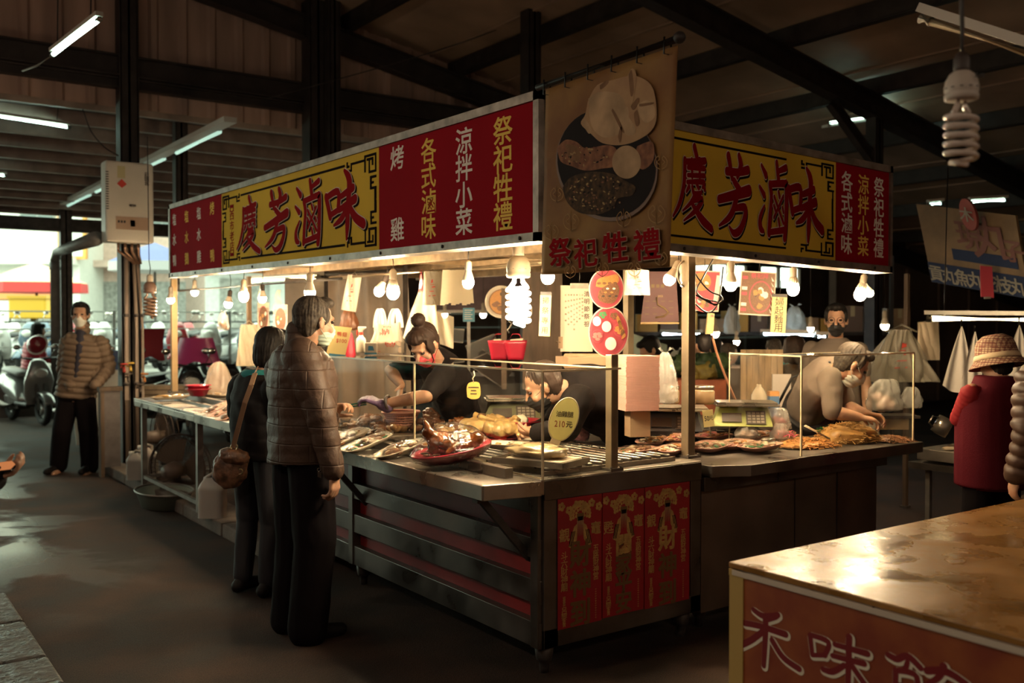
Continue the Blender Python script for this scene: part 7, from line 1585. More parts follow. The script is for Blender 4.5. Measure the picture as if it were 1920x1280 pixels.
# 7. the cook bending over the noodles
F = Fig(tuple(at(1500, 700, d=6.42).xy) + (0,), A_R + .1, 1.68, pelvis=at(1505, 792, d=6.3), chest=at(1532, 722, d=6.05), neck=at(1570, 690, d=5.82), head=at(1597, 684, d=5.72), shR=at(1556, 706, d=5.6), elR=at(1560, 772, d=5.5), wrR=at(1612, 782, d=5.5), shL=at(1566, 700, d=5.95), elL=at(1588, 762, d=6.0), wrL=at(1622, 774, d=5.7), hpR=at(1500, 800, d=6.25), hpL=at(1512, 800, d=6.45)).headrot(-.15, .62)
ck = make_person(F, 'grey haired cook in a grey shirt and white face mask bending over the noodle tray', .007, top=dict(mat=teeg, pad=.014, arm=(.066, .058, .052, .048), sleeve=.98, hem=-.05, wrinkle=.011, vox=.009, name='shirt'), legs=dict(mat=blk), hair=dict(mat=hair_g, style='short', seed=13), mask=maskw, shoes=dict(mat=shoek), hspec={'R': dict(d=V((.8, -.5, -.15)), palm=V((0, .2, -1)), curl=.7), 'L': dict(d=V((.8, -.5, -.2)), palm=V((0, -.2, -1)), curl=.7)})
mb = MB(); F.trunk(mb, [(-.25, .19, .15, .012), (.0, .19, .148, .012), (.25, .185, .145, .012)], .024); meld(mb, 'apron', M('apron_black', (.014, .012, .014), .6), ck, .010, 2)
mb = MB(); mb.tube([F.neck + V((0, 0, .01)) - F.ay * .05, F.chest - F.ay * .15 + F.ax * .06, F.pelvis.lerp(F.chest, .3) - F.ay * .17 + F.ax * .1], .009, 6); mb.build('apron_strap', MATS['apron_black'], ck)
# 8. the man with glasses and black mask behind
c = at(1566, 650, d=7.1); F = Fig((c.x, c.y, 0), A_C - .35, 1.66, head=at(1568, 600, d=7.05), neck=at(1566, 633, d=7.1)).headrot(.0, .06)
gm = make_person(F, 'man in a grey tee shirt and black face mask standing behind the bending cook', .008, top=dict(mat=M('brown_tee', (.16, .12, .095), .8), pad=.016, sleeve=.6, hem=-.1, vox=.010, name='shirt'), legs=dict(mat=blk), hair=dict(mat=hair_b, style='short', seed=23), mask=maskk, shoes=dict(mat=shoek))
mb = MB()
for k in (-1, 1): mb.torus(.022, .0022, 18, 5, 0, Matrix.Translation(F.H(.032 * k, .096, .004)) @ F.hm.to_4x4() @ Matrix.Rotation(PI / 2, 4, 'X')); mb.tube([F.H(.054 * k, .092, .006), F.H(.08 * k, .0, .01)], .002, 5)
mb.build('spectacles', black, gm)
# 9. the woman in the plaid hat
def plaid():
    m = bpy.data.materials.new('plaid'); m.use_nodes = True; nt = m.node_tree; N = nt.nodes; L = nt.links; b = N['Principled BSDF']; b.inputs['Roughness'].default_value = .85
    tc = N.new('ShaderNodeTexCoord'); prev = None
    base = N.new('ShaderNodeRGB'); base.outputs[0].default_value = (.24, .10, .06, 1); cur = base.outputs[0]
    for ax, sc, ofs, col in (('X', 38, 0, (.50, .36, .22, 1)), ('Z', 34, 1, (.50, .36, .22, 1)), ('Y', 38, 2, (.12, .03, .025, 1)), ('Z', 62, 2, (.10, .025, .02, 1))):
        wv = N.new('ShaderNodeTexWave'); wv.bands_direction = ax; wv.inputs['Scale'].default_value = sc / 2.2; wv.inputs['Phase Offset'].default_value = ofs; L.new(tc.outputs['Object'], wv.inputs['Vector'])
        q = N.new('ShaderNodeMapRange'); q.inputs['From Min'].default_value = .62; q.inputs['From Max'].default_value = .75; q.inputs['To Max'].default_value = .65; L.new(wv.outputs['Fac'], q.inputs['Value'])
        mx = N.new('ShaderNodeMix'); mx.data_type = 'RGBA'; L.new(q.outputs[0], mx.inputs[0]); L.new(cur, mx.inputs[6]); mx.inputs[7].default_value = col; cur = mx.outputs[2]
    L.new(cur, b.inputs['Base Color']); return m
c = at(1862, 700, d=5.05); F = Fig((c.x, c.y, 0), A_F + .25, 1.44, head=at(1868, 680, d=5.05), neck=at(1864, 712, d=5.05), shL=at(1822, 732, d=5.0), elL=at(1798, 784, d=5.08), wrL=at(1822, 785, d=5.3), shR=at(1905, 732, d=5.0)).headrot(.1, .22)
wv = make_person(F, 'woman in a plaid bucket hat and dark red vest seen from behind', .008, top=dict(mat=M('sleeve_red', (.22, .014, .018), .7, spec=.15), pad=.02, arm=(.062, .054, .05, .045), hem=-.22, puff=.008, pitch=.03, vox=.009, name='jumper'), legs=dict(mat=blk), hair=dict(mat=hair_b, style='short', seed=33), shoes=dict(mat=shoek), eyes=False)
mb = MB(); F.trunk(mb, [(-.20, .185, .145, 0), (.1, .185, .145, 0), (.4, .185, .145, 0), (.65, .19, .14, 0), (.82, .165, .12, 0), (.93, .10, .09, -.01), (1.06, .075, .072, -.004)], .034)
meld(mb, 'vest', M('vest_red', (.075, .006, .012), .85, spec=.1, bump=.2, bscale=160), wv, .009, 2)
mb = MB(); h4 = Matrix.Translation(F.H(0, -.012, .025)) @ F.hm.to_4x4(); mb.lathe([(.118, -.028), (.108, .0), (.101, .035), (.096, .07), (.085, .10), (.055, .122), (.0, .128)], 32, 0, h4, .96, 1.08); mb.lathe([(.112, -.006), (.140, -.042), (.143, -.046), (.118, -.030)], 32, 0, h4, .96, 1.08); hat = mb.build('hat', plaid(), wv); mb = MB(); mb.lathe([(.1135, -.005), (.1105, .008), (.107, .022), (.1035, .022)], 32, 0, h4, .965, 1.085); mb.build('hat_band', M('band_cream', (.58, .44, .28), .7), hat)
# 10. the shopper cut by the right edge
c = at(2000, 720, d=4.55); F = Fig((c.x, c.y, 0), A_F + .1, 1.62)
make_person(F, 'shopper in a dark brown down jacket cut off by the right edge', .010, top=dict(mat=M('down_dark_brown', (.07, .035, .022), .5), pad=.034, arm=(.086, .074, .066, .054), puff=.02, pitch=.06, hem=-.1, vox=.010), legs=dict(mat=blk), hair=dict(mat=hair_b, style='short', seed=43), shoes=dict(mat=shoek), eyes=False)
# 11. the passer-by whose hand holds a phone at the left edge
c = at(-150, 880, d=2.95); F = Fig((c.x, c.y, 0), A_R + .4, 1.66, elR=at(-105, 915, d=2.85), wrR=at(-14, 896, d=3.0)).headrot(0, .4)
make_person(F, 'passer-by outside the left edge, only the hand with the phone in view', .006, top=dict(mat=jblk, pad=.02, vox=.010), legs=dict(mat=blk), hair=dict(mat=hair_b, style='short', seed=53), shoes=dict(mat=shoek), hspec={'R': dict(d=at(30, 882, d=3.02) - at(-14, 896, d=3.0), palm=V((-FW[0] * .2, -FW[1] * .2, 1)), curl=.75, s=.8)})
t = thing('phone', 'dark phone held in the hand at the left edge', 'phone', tuple(at(12, 876, d=3.02))); m4 = plane_frame(at(14, 877, d=3.01), (RT[0], RT[1], .12), V((FW[0], FW[1], .35))); mb = MB(); mb.box((-.05, -.034, .0), (.03, .034, .008), 0, m4); mb.build('body', black, t, bevel=.003); mb = MB(); mb.box((-.046, -.031, .0081), (.027, .031, .0086), 0, m4); mb.build('screen', M('screen_orange', (.2, .08, .03), .2, emit=(1, .35, .12), es=.25), t)
# 12. shoppers far behind
def shopper(px, py, d, face, label, top, hr, style='short', vox=.012, bend=0.0, mask=None):
    h = EYE + (603 - py) / FPX * d; c = at(px, 640, d=d); J = {}
    if bend:
        f = V((math.cos(face), math.sin(face), 0)); H_ = 1.62; b = V((c.x, c.y, 0)) - f * bend; h = H_
        J = dict(head=at(px, py + 16, d=d), neck=at(px, py + 30, d=d) - f * .10, chest=b + f * bend * .35 + V((0, 0, 1.12)), pelvis=b + V((0, 0, .9)))
        n_ = J['neck']; r = V((math.sin(face), -math.cos(face), 0)); J.update(shR=n_ + r * .17 - V((0, 0, .06)), shL=n_ - r * .17 - V((0, 0, .06)), elR=n_ + r * .22 - V((0, 0, .32)), elL=n_ - r * .22 - V((0, 0, .32)), wrR=n_ + r * .2 + f * .2 - V((0, 0, .42)), wrL=n_ - r * .2 + f * .2 - V((0, 0, .42)))
        F = Fig(b, face, H_, **J).headrot(0, .6)
    else: F = Fig((c.x, c.y, 0), face, h).headrot(0, .15)
    return make_person(F, label, vox, top=dict(mat=top, pad=.028, vox=.013, hem=-.15), legs=dict(mat=blk), hair=dict(mat=hr, style=style, seed=px), shoes=dict(mat=shoek), eyes=False, mask=mask)
shopper(1219, 641, 8.3, A_L + .2, 'dark haired shopper bending over the greens behind the pale post', teek, hair_b, bend=.3)
shopper(1318, 624, 8.8, A_F + .5, 'shopper in black seen from behind just right of the tall steel post', teek, hair_b)
shopper(1364, 642, 9.3, A_R, 'grey haired shopper in profile beside the hanging brown lead', M('brown_coat', (.06, .035, .03), .7), hair_g)
shopper(1343, 634, 9.8, A_F, 'shopper with dark hair between the black dressed and the grey haired one', M('pale_coat', (.35, .28, .24), .7), hair_b)
shopper(1452, 634, 9.2, A_F + .2, 'shopper in teal behind the wooden board in the right stall', teal, hair_g)
shopper(1490, 628, 7.6, A_F + .1, 'dark haired shopper in a brown patterned shawl seen from behind', M('shawl', (.16, .09, .04), .8, var=.8, vscale=14), hair_br, 'bob')
# ---------------------------------------------------------------- water heater and clutter at the column
p0 = at(198, 453, y=10.12); p1 = at(287, 308, y=10.12)
t = thing('water_heater', 'cream wall water heater mounted high on the column at the left', 'water heater', ((p0.x + p1.x) / 2, 10.2, p0.z))
mb = MB(); mb.box((p0.x, 10.10, p0.z), (p1.x, 10.31, p1.z)); mb.build('case', offwhite, t, bevel=.022)
w_, h_ = p1.x - p0.x, p1.z - p0.z; f4 = plane_frame((p0.x, 10.098, p0.z), (1, 0, 0), (0, 0, 1)) @ Matrix.Diagonal((w_, h_, .01, 1))
for nm, r_, mt in (('control_panel', (.20, .16, .88, .32), M('panel_tan', (.36, .24, .17), .5)), ('badge', (.48, .45, .62, .475), steeld), ('yellow_sticker', (.24, .79, .40, .94), M('sticker', (.50, .44, .24), .6)), ('panel_knob', (.50, .20, .60, .28), black)):
    mb = MB(); mb.prism(rect(*r_), .3, 0, f4); mb.build(nm, mt, t)
mb = MB(); mb.prism([(.33, .67), (.43, .72), (.33, .78), (.23, .72)], .35, 0, f4); mb.build('red_sticker', pr, t)
mb = MB()
for k in range(3): mb.prism(rect(.24 + k * .06, .24, .28 + k * .06, .27), .4, 0, f4)
for k in range(16): mb.box((p0.x + .004, 10.10 - .001, p0.z + h_ * (.40 + k * .03)), (p0.x + .03, 10.11, p0.z + h_ * (.413 + k * .03)))
mb.build('vents', black, t); g4 = plane_frame((p0.x, 10.097, p0.z), (1, 0, 0), (0, 0, 1)); mb = MB()
for k, ch in enumerate('莊頭北'): glyphs(mb, ch, g4 @ Matrix.Translation((w_ * .85, h_ * (.86 - k * .055), 0)), .05, 0, .005)
mb.build('lettering', pk, t)
for k in range(4): mb = MB(); x = p0.x + w_ * (.3 + k * .14); mb.tube([(x, 10.2, p0.z), (x, 10.2, p0.z - .08), (2.58 + k * .02, 10.25, p0.z - .2)], .014, 8); mb.build('pipe', M('copper_pipe', (.16, .09, .06), .4, .5), t)
for k, (x, lb, r_) in enumerate(((2.50, 'pale pipe running down the column below the water heater', .022), (2.60, 'second pipe down the column below the water heater', .018), (2.66, 'thin bent pipe on the right of the column', .014))):
    t = thing('pipe', lb, 'pipe', (x, 10.26, 0)); mb = MB(); mb.tube([(x, 10.27, 0), (x, 10.27, 1.5), (x - .03 * k, 10.26, 2.3)], r_, 8); mb.build('pipe', M('pipe_brown', (.20, .15, .12), .5, .2), t)
    for j in range(2): mb = MB(); mb.lathe([(r_ * 1.5, 0), (r_ * 1.5, .03)], 10, 0, Matrix.Translation((x, 10.27, .9 + j * .7))); mb.build('clamp', irongrey, t)
t = thing('tap_cluster', 'cluster of taps and yellow valves at waist height on the column', 'taps', tuple(at(240, 690, y=10.1)))
for px, py, mt in ((232, 688, 'v_red'), (244, 686, 'v_yellow'), (240, 706, 'v_dark'), (270, 706, 'v_orange'), (262, 726, 'v_dark')):
    q = at(px, py, y=10.08); mb = MB(); mb.tube([q + V((-.03, 0, 0)), q, q + V((0, -.03, -.05))], .014, 8); mb.torus(.03, .009, 14, 6, 0, Matrix.Translation(q + V((0, -.02, .03)))); mb.build('valve', M(mt, dict(v_red=(.4, .04, .03), v_yellow=(.5, .32, .05), v_dark=(.08, .06, .05), v_orange=(.45, .16, .04))[mt], .45), t)
t = thing('grey_board', 'worn grey board standing against the foot of the column', 'board', (2.35, 10.2, 0)); a, b = at(202, 885, z=0), at(238, 770, d=9.7); mb = MB(); mb.box((2.24, 10.12, .1), (2.40, 10.2, .86)); mb.build('board', M('board_grey', (.13, .11, .11), .7, var=.4), t); mb = MB(); mb.box((2.21, 10.11, 0), (2.245, 10.21, .9)); mb.box((2.2, 10.1, .86), (2.42, 10.22, .9)); mb.build('wood_edge', woodd, t)
# fans under the far table
def fan(label, p, r_, turn):
    t = thing('fan', label, 'fan', tuple(p)); m4 = Matrix.Translation(p) @ Matrix.Rotation(turn, 4, 'Z') @ Matrix.Rotation(PI / 2, 4, 'X'); cg = M('fan_cage', (.07, .05, .045), .4, .5)
    mb = MB()
    for z in (-.05, .05): mb.torus(r_ if z < 0 else r_ * .96, .005, 36, 6, 0, m4 @ Matrix.Translation((0, 0, z)))
    mb.torus(r_ * 1.02, .008, 36, 6, 0, m4)
    for k in range(44):
        a = 2 * PI * k / 44; c_, s_ = math.cos(a), math.sin(a)
        for z in (-.06, .06): mb.tube([m4 @ V((r_ * .22 * c_, r_ * .22 * s_, z)), m4 @ V((r_ * .75 * c_, r_ * .75 * s_, z)), m4 @ V((r_ * c_, r_ * s_, 0))], .0018, 4, 0, False)
    mb.build('cage', cg, t)
    for k in range(3):
        mb = MB(); a0 = k * 2 * PI / 3
        mb.grid(lambda u, v: m4 @ V((r_ * (.2 + .68 * v) * math.cos(a0 + (u - .5) * 1.5), r_ * (.2 + .68 * v) * math.sin(a0 + (u - .5) * 1.5), .025 * (u - .5))), 10, 6); mb.build('blade', M('fan_blade', (.12, .085, .06), .4), t)
    mb = MB(); mb.lathe([(.0, .066), (r_ * .2, .062), (r_ * .22, .055), (r_ * .22, -.055), (r_ * .26, -.08), (r_ * .2, -.2), (0, -.21)], 20, 0, m4 @ Matrix.Rotation(PI, 4, 'X')); mb.build('motor', M('fan_motor', (.14, .10, .08), .45), t)
    mb = MB(); mb.lathe([(0, .068), (r_ * .13, .068), (r_ * .13, .064)], 16, 0, m4); mb.build('badge', M('fan_badge', (.34, .27, .2), .5), t)
    mb = MB(); mb.tube([p + V((0, .05, 0)), p + V((0, .06, -r_ - .02)), (p.x, p.y + .06, .12)], .016, 8); mb.build('stand', cg, t)
    mb = MB(); mb.lathe([(.17, 0), (.17, .02), (.05, .04), (0, .04)], 24, 0, Matrix.Translation((p.x, p.y + .06, .1 if p.x < 2.62 else 0.0))); mb.build('base', cg, t)
fan('large standing fan in a dark wire cage low under the far table', at(338, 878, x=2.56), .30, -.9); fan('tilted fan with a pale badge, upper one under the far table', at(308, 818, x=2.75), .27, -1.5)
def jug(label, p, s, mt, rz, cap_=True):
    t = thing('jerrycan', label, 'canister', tuple(p)); m4 = Matrix.Translation(p) @ Matrix.Rotation(rz, 4, 'Z') @ Matrix.Scale(s, 4); mb = MB()
    def fn(u, v):
        a = 2 * PI * u; ca, sa = math.cos(a), math.sin(a); k = 1 if v < .72 else 1 - .62 * ((v - .72) / .28) ** 1.6; k *= 1 - .03 * abs(math.sin(v * 9)); e = .5
        return m4 @ V((.10 * k * math.copysign(abs(ca) ** e, ca) - (.02 * (1 - k)), .085 * k * math.copysign(abs(sa) ** e, sa), .30 * v))
    mb.grid(fn, 32, 20, wrapu=True); mb.build('can', mt, t)
    mb = MB(); mb.tube([m4 @ V((.05, 0, .23)), m4 @ V((.05, 0, .31)), m4 @ V((.0, 0, .325)), m4 @ V((-.055, 0, .29)), m4 @ V((-.06, 0, .24))], .016 * s, 8); mb.build('handle', mt, t)
    mb = MB(); mb.lathe([(.028, .285), (.03, .29), (.03, .318), (0, .32)], 16, 0, m4 @ Matrix.Translation((-.045 if not cap_ else .065, -.02, 0))); mb.build('cap', pr if cap_ else white, t)
jm = M('can_white', (.46, .42, .38), .45, subs=.2)
jug('white plastic canister with a red cap on the kerb before the slatted counter', at(399, 968, z=.10), .98, jm, A_R)
jug('pale canister standing behind the leg of the far table', at(275, 896, z=.12), .95, jm, A_R, False); jug('clear narrow canister left of the far table leg', at(256, 898, z=.12), .8, M('can_grey', (.32, .29, .26), .4), A_R, False)
p = at(308, 938, z=.05); t = thing('wash_tub', 'shallow grey tub with a metal rim on the ground before the fans', 'tub', (p.x, p.y, 0)); mb = MB(); mb.lathe([(.19, 0), (.22, .01), (.27, .13), (.285, .14), (.262, .13), (.21, .02), (0, .015)], 32, 0, Matrix.Translation((p.x, p.y, 0)) @ Matrix.Diagonal((.8, 1.25, 1, 1))); mb.build('tub', M('tub_green', (.17, .19, .16), .5), t); mb = MB(); mb.torus(.28, .009, 32, 6, 0, Matrix.Translation((p.x, p.y, .14)) @ Matrix.Diagonal((.8, 1.25, 1, 1))); mb.build('rim', galv, t)
p = at(118, 840, z=0); t = thing('stool', 'low stool with pale splayed legs behind the man in the down jacket', 'stool', tuple(at(128, 838, z=0))); b = at(128, 838, z=0)
mb = MB(); mb.lathe([(.17, 0), (.175, .01), (.17, .03), (0, .035)], 24, 0, Matrix.Translation(b + V((0, 0, .45)))); mb.build('seat', white, t)
for k in range(4): a = PI / 4 + k * PI / 2; mb = MB(); mb.bar(b + V((.12 * math.cos(a), .12 * math.sin(a), .45)), b + V((.2 * math.cos(a), .2 * math.sin(a), 0)), .035, .03); mb.build('leg', irongrey if k % 2 else M('leg_pale', (.4, .38, .34), .5), t)
for k, (px, py, lb, mt, s) in enumerate(((196, 800, 'white foam box stacked behind the column foot', white, (.3, .3, .5)), (190, 695, 'blue crate on the white box left of the column', M('crate_blue', (.03, .07, .2), .5), (.34, .3, .2)))):
    c = at(px, 690, d=12.0); z0 = 0 if k == 0 else .95; t = thing('box', lb, 'box', (c.x, c.y, z0)); mb = MB(); mb.box((c.x - s[0] / 2, c.y - .15, z0), (c.x + s[0] / 2, c.y + .15, z0 + (.95 if k == 0 else .22))); mb.build('box', mt, t, bevel=.01); mb = MB(); mb.box((c.x - s[0] / 2 - .01, c.y - .16, z0 + .2), (c.x + s[0] / 2 + .01, c.y + .16, z0 + .24)); mb.build('rim', mt, t)

for lb, pts, r_ in (('thin sagging cable across the corrugated wall above the long sign', ((1000, 30, 9.0), (850, 85, 9.3), (700, 130, 9.6), (500, 185, 9.9)), .006), ('dark cable sagging from the beam to the water heater', ((155, 205, 10.1), (170, 245, 10.1), (195, 275, 10.1), (222, 292, 10.1)), .007)):
    t = thing('cable', lb, 'cable', tuple(at(pts[0][0], pts[0][1], y=pts[0][2]))); mb = MB(); mb.tube([at(a_, b_, y=c_) for a_, b_, c_ in spline(pts, 6)], r_, 5); mb.build('wire', wire, t)
# ---------------------------------------------------------------- scooters
def scooter(name_label, paint, seatm, loc, rz, front_box=False, sc=1.0):
    t = thing('scooter', name_label, 'scooter', (0, 0, 0), None); sv = M('rim_silver', (.5, .5, .48), .3, .8)
    for x, fr in ((-.62, 0), (.62, 1)):
        mb = MB(); w4 = Matrix.Translation((x, 0, .24)) @ Matrix.Rotation(PI / 2, 4, 'X'); mb.torus(.185, .055, 28, 10, 0, w4); o = mb.build('wheel', rubber, t, local=True)
        mb = MB(); mb.lathe([(.03, -.05), (.06, -.04), (.06, .04), (.03, .05)], 14, 0, w4)
        for k in range(5): a = 2 * PI * k / 5; mb.bar(w4 @ V((0, 0, 0)), w4 @ V((.15 * math.cos(a), .15 * math.sin(a), 0)), .03, .03)
        mb.torus(.145, .016, 24, 6, 0, w4); mb.build('rim', sv, o, local=True)
    mb = MB(); mb.grid(lambda u, v: V((.62 + .27 * math.cos(PI * (.1 + .8 * u)), .075 * (v * 2 - 1), .25 + .26 * math.sin(PI * (.1 + .8 * u)) - .02 * abs(v * 2 - 1))), 14, 5); mb.build('front_fender', paint, t, solid=.01, local=True)
    mb = MB(); loft(mb, [(V((x, 0, z)), V((0, 1, 0)), V((0, 0, 1)), w, h) for x, z, w, h in ((-.98, .66, .06, .05), (-.85, .62, .13, .12), (-.6, .56, .17, .17), (-.3, .50, .17, .18), (-.12, .42, .15, .14), (-.02, .34, .13, .07))]); mb.build('tail_body', paint, t, local=True)
    mb = MB(); mb.box((-.12, -.16, .27), (.36, .16, .33)); mb.build('floorboard', black, t, bevel=.02, local=True)
    mb = MB(); loft(mb, [(V((x, 0, z)), V((0, 1, 0)), V((.9, 0, .4)).normalized(), w, h) for x, z, w, h in ((.36, .30, .14, .05), (.40, .45, .20, .06), (.46, .65, .22, .08), (.46, .82, .17, .09), (.42, .93, .12, .07), (.40, .98, .08, .04))]); mb.build('leg_shield', paint, t, local=True)
    mb = MB(); mb.blob((.545, 0, .78), (.05, .10, .07), sub=3); mb.build('headlight', M('lamp_glass', (.75, .75, .7), .1, coat=1), t, local=True)
    mb = MB(); mb.tube([(.62, .07, .24), (.5, .06, .62)], .022, 8); mb.tube([(.62, -.07, .24), (.5, -.06, .62)], .022, 8); mb.build('fork', sv, t, local=True)
    mb = MB(); mb.tube([(.32, -.32, 1.0), (.38, -.16, 1.0), (.40, 0, .98), (.38, .16, 1.0), (.32, .32, 1.0)], .016, 8); h = mb.build('handlebar', black, t, local=True)
    for s in (-1, 1):
        mb = MB(); mb.tube([(.37, s * .2, 1.0), (.38, s * .26, 1.14)], .007, 6); mb.blob((.37, s * .28, 1.17), (.018, .055, .04), sub=3); mb.build('mirror', chrome, h, local=True)
    mb = MB(); loft(mb, [(V((x, 0, z)), V((0, 1, 0)), V((0, 0, 1)), w, hh) for x, z, w, hh in ((-.84, .79, .08, .03), (-.7, .80, .13, .05), (-.4, .78, .14, .05), (-.15, .75, .12, .05), (-.06, .72, .08, .03))]); mb.build('seat', seatm, t, local=True)
    mb = MB(); mb.blob((-.98, 0, .66), (.03, .09, .045), sub=3); mb.build('tail_light', redp, t, local=True)
    mb = MB(); mb.tube([(-.2, -.13, .28), (-.5, -.17, .25), (-.92, -.18, .32)], [.03, .045, .05], 10); mb.build('exhaust', steeld, t, local=True)
    mb = MB(); mb.box((-.7, -.1, .2), (-.15, .1, .4)); mb.build('engine', irongrey, t, bevel=.02, local=True)
    t.location = loc; t.rotation_euler = (.0, 0, rz); t.scale = (sc,) * 3; return t
blk_seat = M('seat_vinyl', (.02, .02, .022), .35); silver = M('scooter_silver', (.42, .42, .41), .28, .5, coat=.6); swhite = M('scooter_white', (.7, .7, .68), .3, coat=.6); sblack = M('scooter_black', (.015, .015, .018), .2, coat=1.0); sred = M('scooter_red', (.4, .03, .04), .25, coat=.8); sblue = M('scooter_blue', (.10, .16, .24), .25, coat=.8)
q = at(70, 812, z=0)
scooter('silver scooter with a red helmet parked at the left edge', silver, M('seat_grey', (.16, .15, .14), .4), at(52, 792, z=0), A_R - .75)
p = at(70, 646, d=13.55); t = thing('helmet', 'dark red helmet with a white rim hung on the silver scooter', 'helmet', tuple(p)); mb = MB(); mb.blob(p, (.135, .135, .13), sub=4); mb.build('shell', M('helmet_red', (.26, .02, .03), .2, coat=.8), t); mb = MB(); mb.torus(.135, .016, 30, 8, 0, Matrix.Translation(p) @ Matrix.Rotation(A_R, 4, 'Z') @ Matrix.Rotation(PI / 2 - .3, 4, 'X')); mb.build('rim_band', white, t)
def gnd(px, d): q = at(px, 640, d=d); return V((q.x, q.y, 0))
s2 = scooter('black scooter parked just behind the far post of the stall', sblack, blk_seat, gnd(345, 12.6), A_C + .5)
dup(s2, gnd(425, 12.9), A_C + .35, 'black scooter behind the pale carrier bag at the far end'); dup(s2, gnd(268, 13.2), A_C - .3, 'black scooter right of the column with a red cloth over it'); dup(s2, gnd(178, 13.9), A_C + .2, 'black scooter half hidden behind the down jacket man')
p = at(268, 632, d=13.3); t = thing('cloth', 'dark red cloth draped over a scooter right of the column', 'cloth', tuple(p)); mb = MB(); mb.grid(lambda u, v: p + V(((u - .5) * .62 * RT[0], (u - .5) * .62 * RT[1] + .1 * math.sin(v * 3), .12 - .42 * v + .03 * math.sin(u * 12) * v)) , 20, 12); mb.build('cloth', M('cloth_red', (.28, .02, .03), .8), t)
p = at(368, 655, d=13.0); t = thing('raincoat', 'pink raincoat thrown over a scooter behind the far post', 'raincoat', tuple(p)); mb = MB(); mb.grid(lambda u, v: p + V((.32 * math.cos(u * PI) * RT[0] * (1 - .3 * (1 - v)), .32 * math.cos(u * PI) * RT[1] * (1 - .3 * (1 - v)) - .15 * math.sin(u * PI), .16 - .36 * v + .04 * math.sin(u * 14) * v)), 24, 12); mb.build('coat', M('raincoat_pink', (.62, .06, .25), .3), t)
# the row along the street, beyond the railing
s3 = scooter('white scooter in the street row, at the left edge of the picture', swhite, blk_seat, (0, 0, .55), 0); cols = {'white': s3}
def in_row(px, d, rz, label, root, z=.55):
    c = at(px, 640, d=d); return dup(root, V((c.x, c.y, z)), rz, label)
c = at(18, 640, d=18.3); s3.location = (c.x, c.y, .55); s3.rotation_euler = (0, 0, A_C + .1)
s4 = scooter('dark blue scooter in the front street row, right of the first white one', sblue, blk_seat, V((at(82, 640, d=18.4).x, at(82, 640, d=18.4).y, .55)), A_C - .1)
s5 = scooter('red scooter in the front street row, behind the down jacket man', sred, blk_seat, V((at(148, 640, d=18.4).x, at(148, 640, d=18.4).y, .55)), A_C + .1)
g = rnd(77)
for px, rt_, w_ in ((-46, s4, 'blue scooter cut by the left edge of the front street row'), (214, s3, 'white scooter in the front street row left of the column'), (280, s4, 'blue scooter in the front street row below the unlit spiral lamp'), (346, s5, 'red scooter in the front street row behind the far post'), (412, s3, 'white scooter in the front street row behind the small food bag'), (478, s4, 'blue scooter in the front street row left of the picture cards'), (544, s3, 'white scooter in the front street row right of the picture cards')): in_row(px, 18.4, A_C + g.uniform(-.1, .1), w_, rt_)
for px, rt_, w_ in ((45, s3, 'white scooter in the back street row at the far left'), (103, s4, 'blue scooter in the back street row beside the drain pipe'), (190, s3, 'white scooter in the back street row by the column'), (248, s4, 'blue scooter in the back street row right of the column'), (308, s3, 'white scooter in the back street row right of the unlit spiral lamp'), (368, s5, 'red scooter in the back street row right of the far post'), (428, s4, 'blue scooter in the back street row behind the lit bulbs'), (488, s3, 'white scooter in the back street row behind the picture cards')): in_row(px, 21.2, A_C + g.uniform(-.1, .1), w_, rt_, .55)
# ---------------------------------------------------------------- street
def house(label, px0, px1, d, z1, mt, win, seed):
    a, b = at(px0, 600, d=d), at(px1, 600, d=d); t = thing('building', label, 'building', tuple(((a + b) / 2).xy) + (.55,)); u = (b - a); u.z = 0; L_ = u.length; u.normalize(); n_ = V((-u.y, u.x, 0)); f4 = plane_frame((a.x, a.y, .55), u, (0, 0, 1)); mb = MB(); mb.box((0, 0, -6), (L_, z1, 0), 0, f4); mb.build('wall', mt, t)
    nx = max(2, int(L_ / 2.2)); ny = int(z1 / 3)
    for j in range(ny):
        for i in range(nx):
            x, y = (i + .5) * L_ / nx, 2.0 + j * 3; w_, h_ = .62, .7
            if j == 0: mb = MB(); mb.box((x - .85, 0.1 - .0, .0), (x + .85, 2.5, .03), 0, f4); mb.build('shutter', M('shutter_grey', (.36, .36, .34), .6, var=.5), t); continue
            mb = MB(); mb.box((x - w_, y - h_, 0), (x + w_, y + h_, .05), 0, f4); o = mb.build('window', M('window_frame', (.3, .32, .31), .5), t); mb = MB(); mb.box((x - w_ + .06, y - h_ + .06, .04), (x - .03, y + h_ - .06, .06), 0, f4); mb.box((x + .03, y - h_ + .06, .04), (x + w_ - .06, y + h_ - .06, .06), 0, f4); mb.build('panes', win, o)
        mb = MB(); mb.box((0, 3.0 + j * 3, 0), (L_, 3.25 + j * 3, .9 if j == 0 else .3), 0, f4); mb.build('canopy', mt, t)
    return t, f4
wing = M('window_glass', (.12, .16, .16), .1, spec=.8); fw1 = M('facade_white', (.82, .82, .78), .8, var=.08); fw2 = M('facade_pink', (.62, .46, .40), .8, var=.2); fw3 = M('facade_grey', (.55, .57, .56), .8, var=.15)
t, f4 = house('pale house across the street, left of the drain pipe', -160, 150, 34, 14, fw1, wing, 1)
mb = MB(); mb.box((5.2, 3.2, .1), (6.2, 6.6, .25), 0, f4); sg = mb.build('sign_frame', M('sign_orange', (.75, .35, .08), .5), t); mb = MB(); mb.box((5.32, 3.3, .2), (6.08, 6.5, .27), 0, f4); mb.build('sign_face', fw1, sg)
house('pinkish house across the street behind the column', 190, 345, 36, 11, fw2, wing, 2); house('grey house across the street behind the far stall bulbs', 385, 680, 33, 13, fw3, wing, 3)
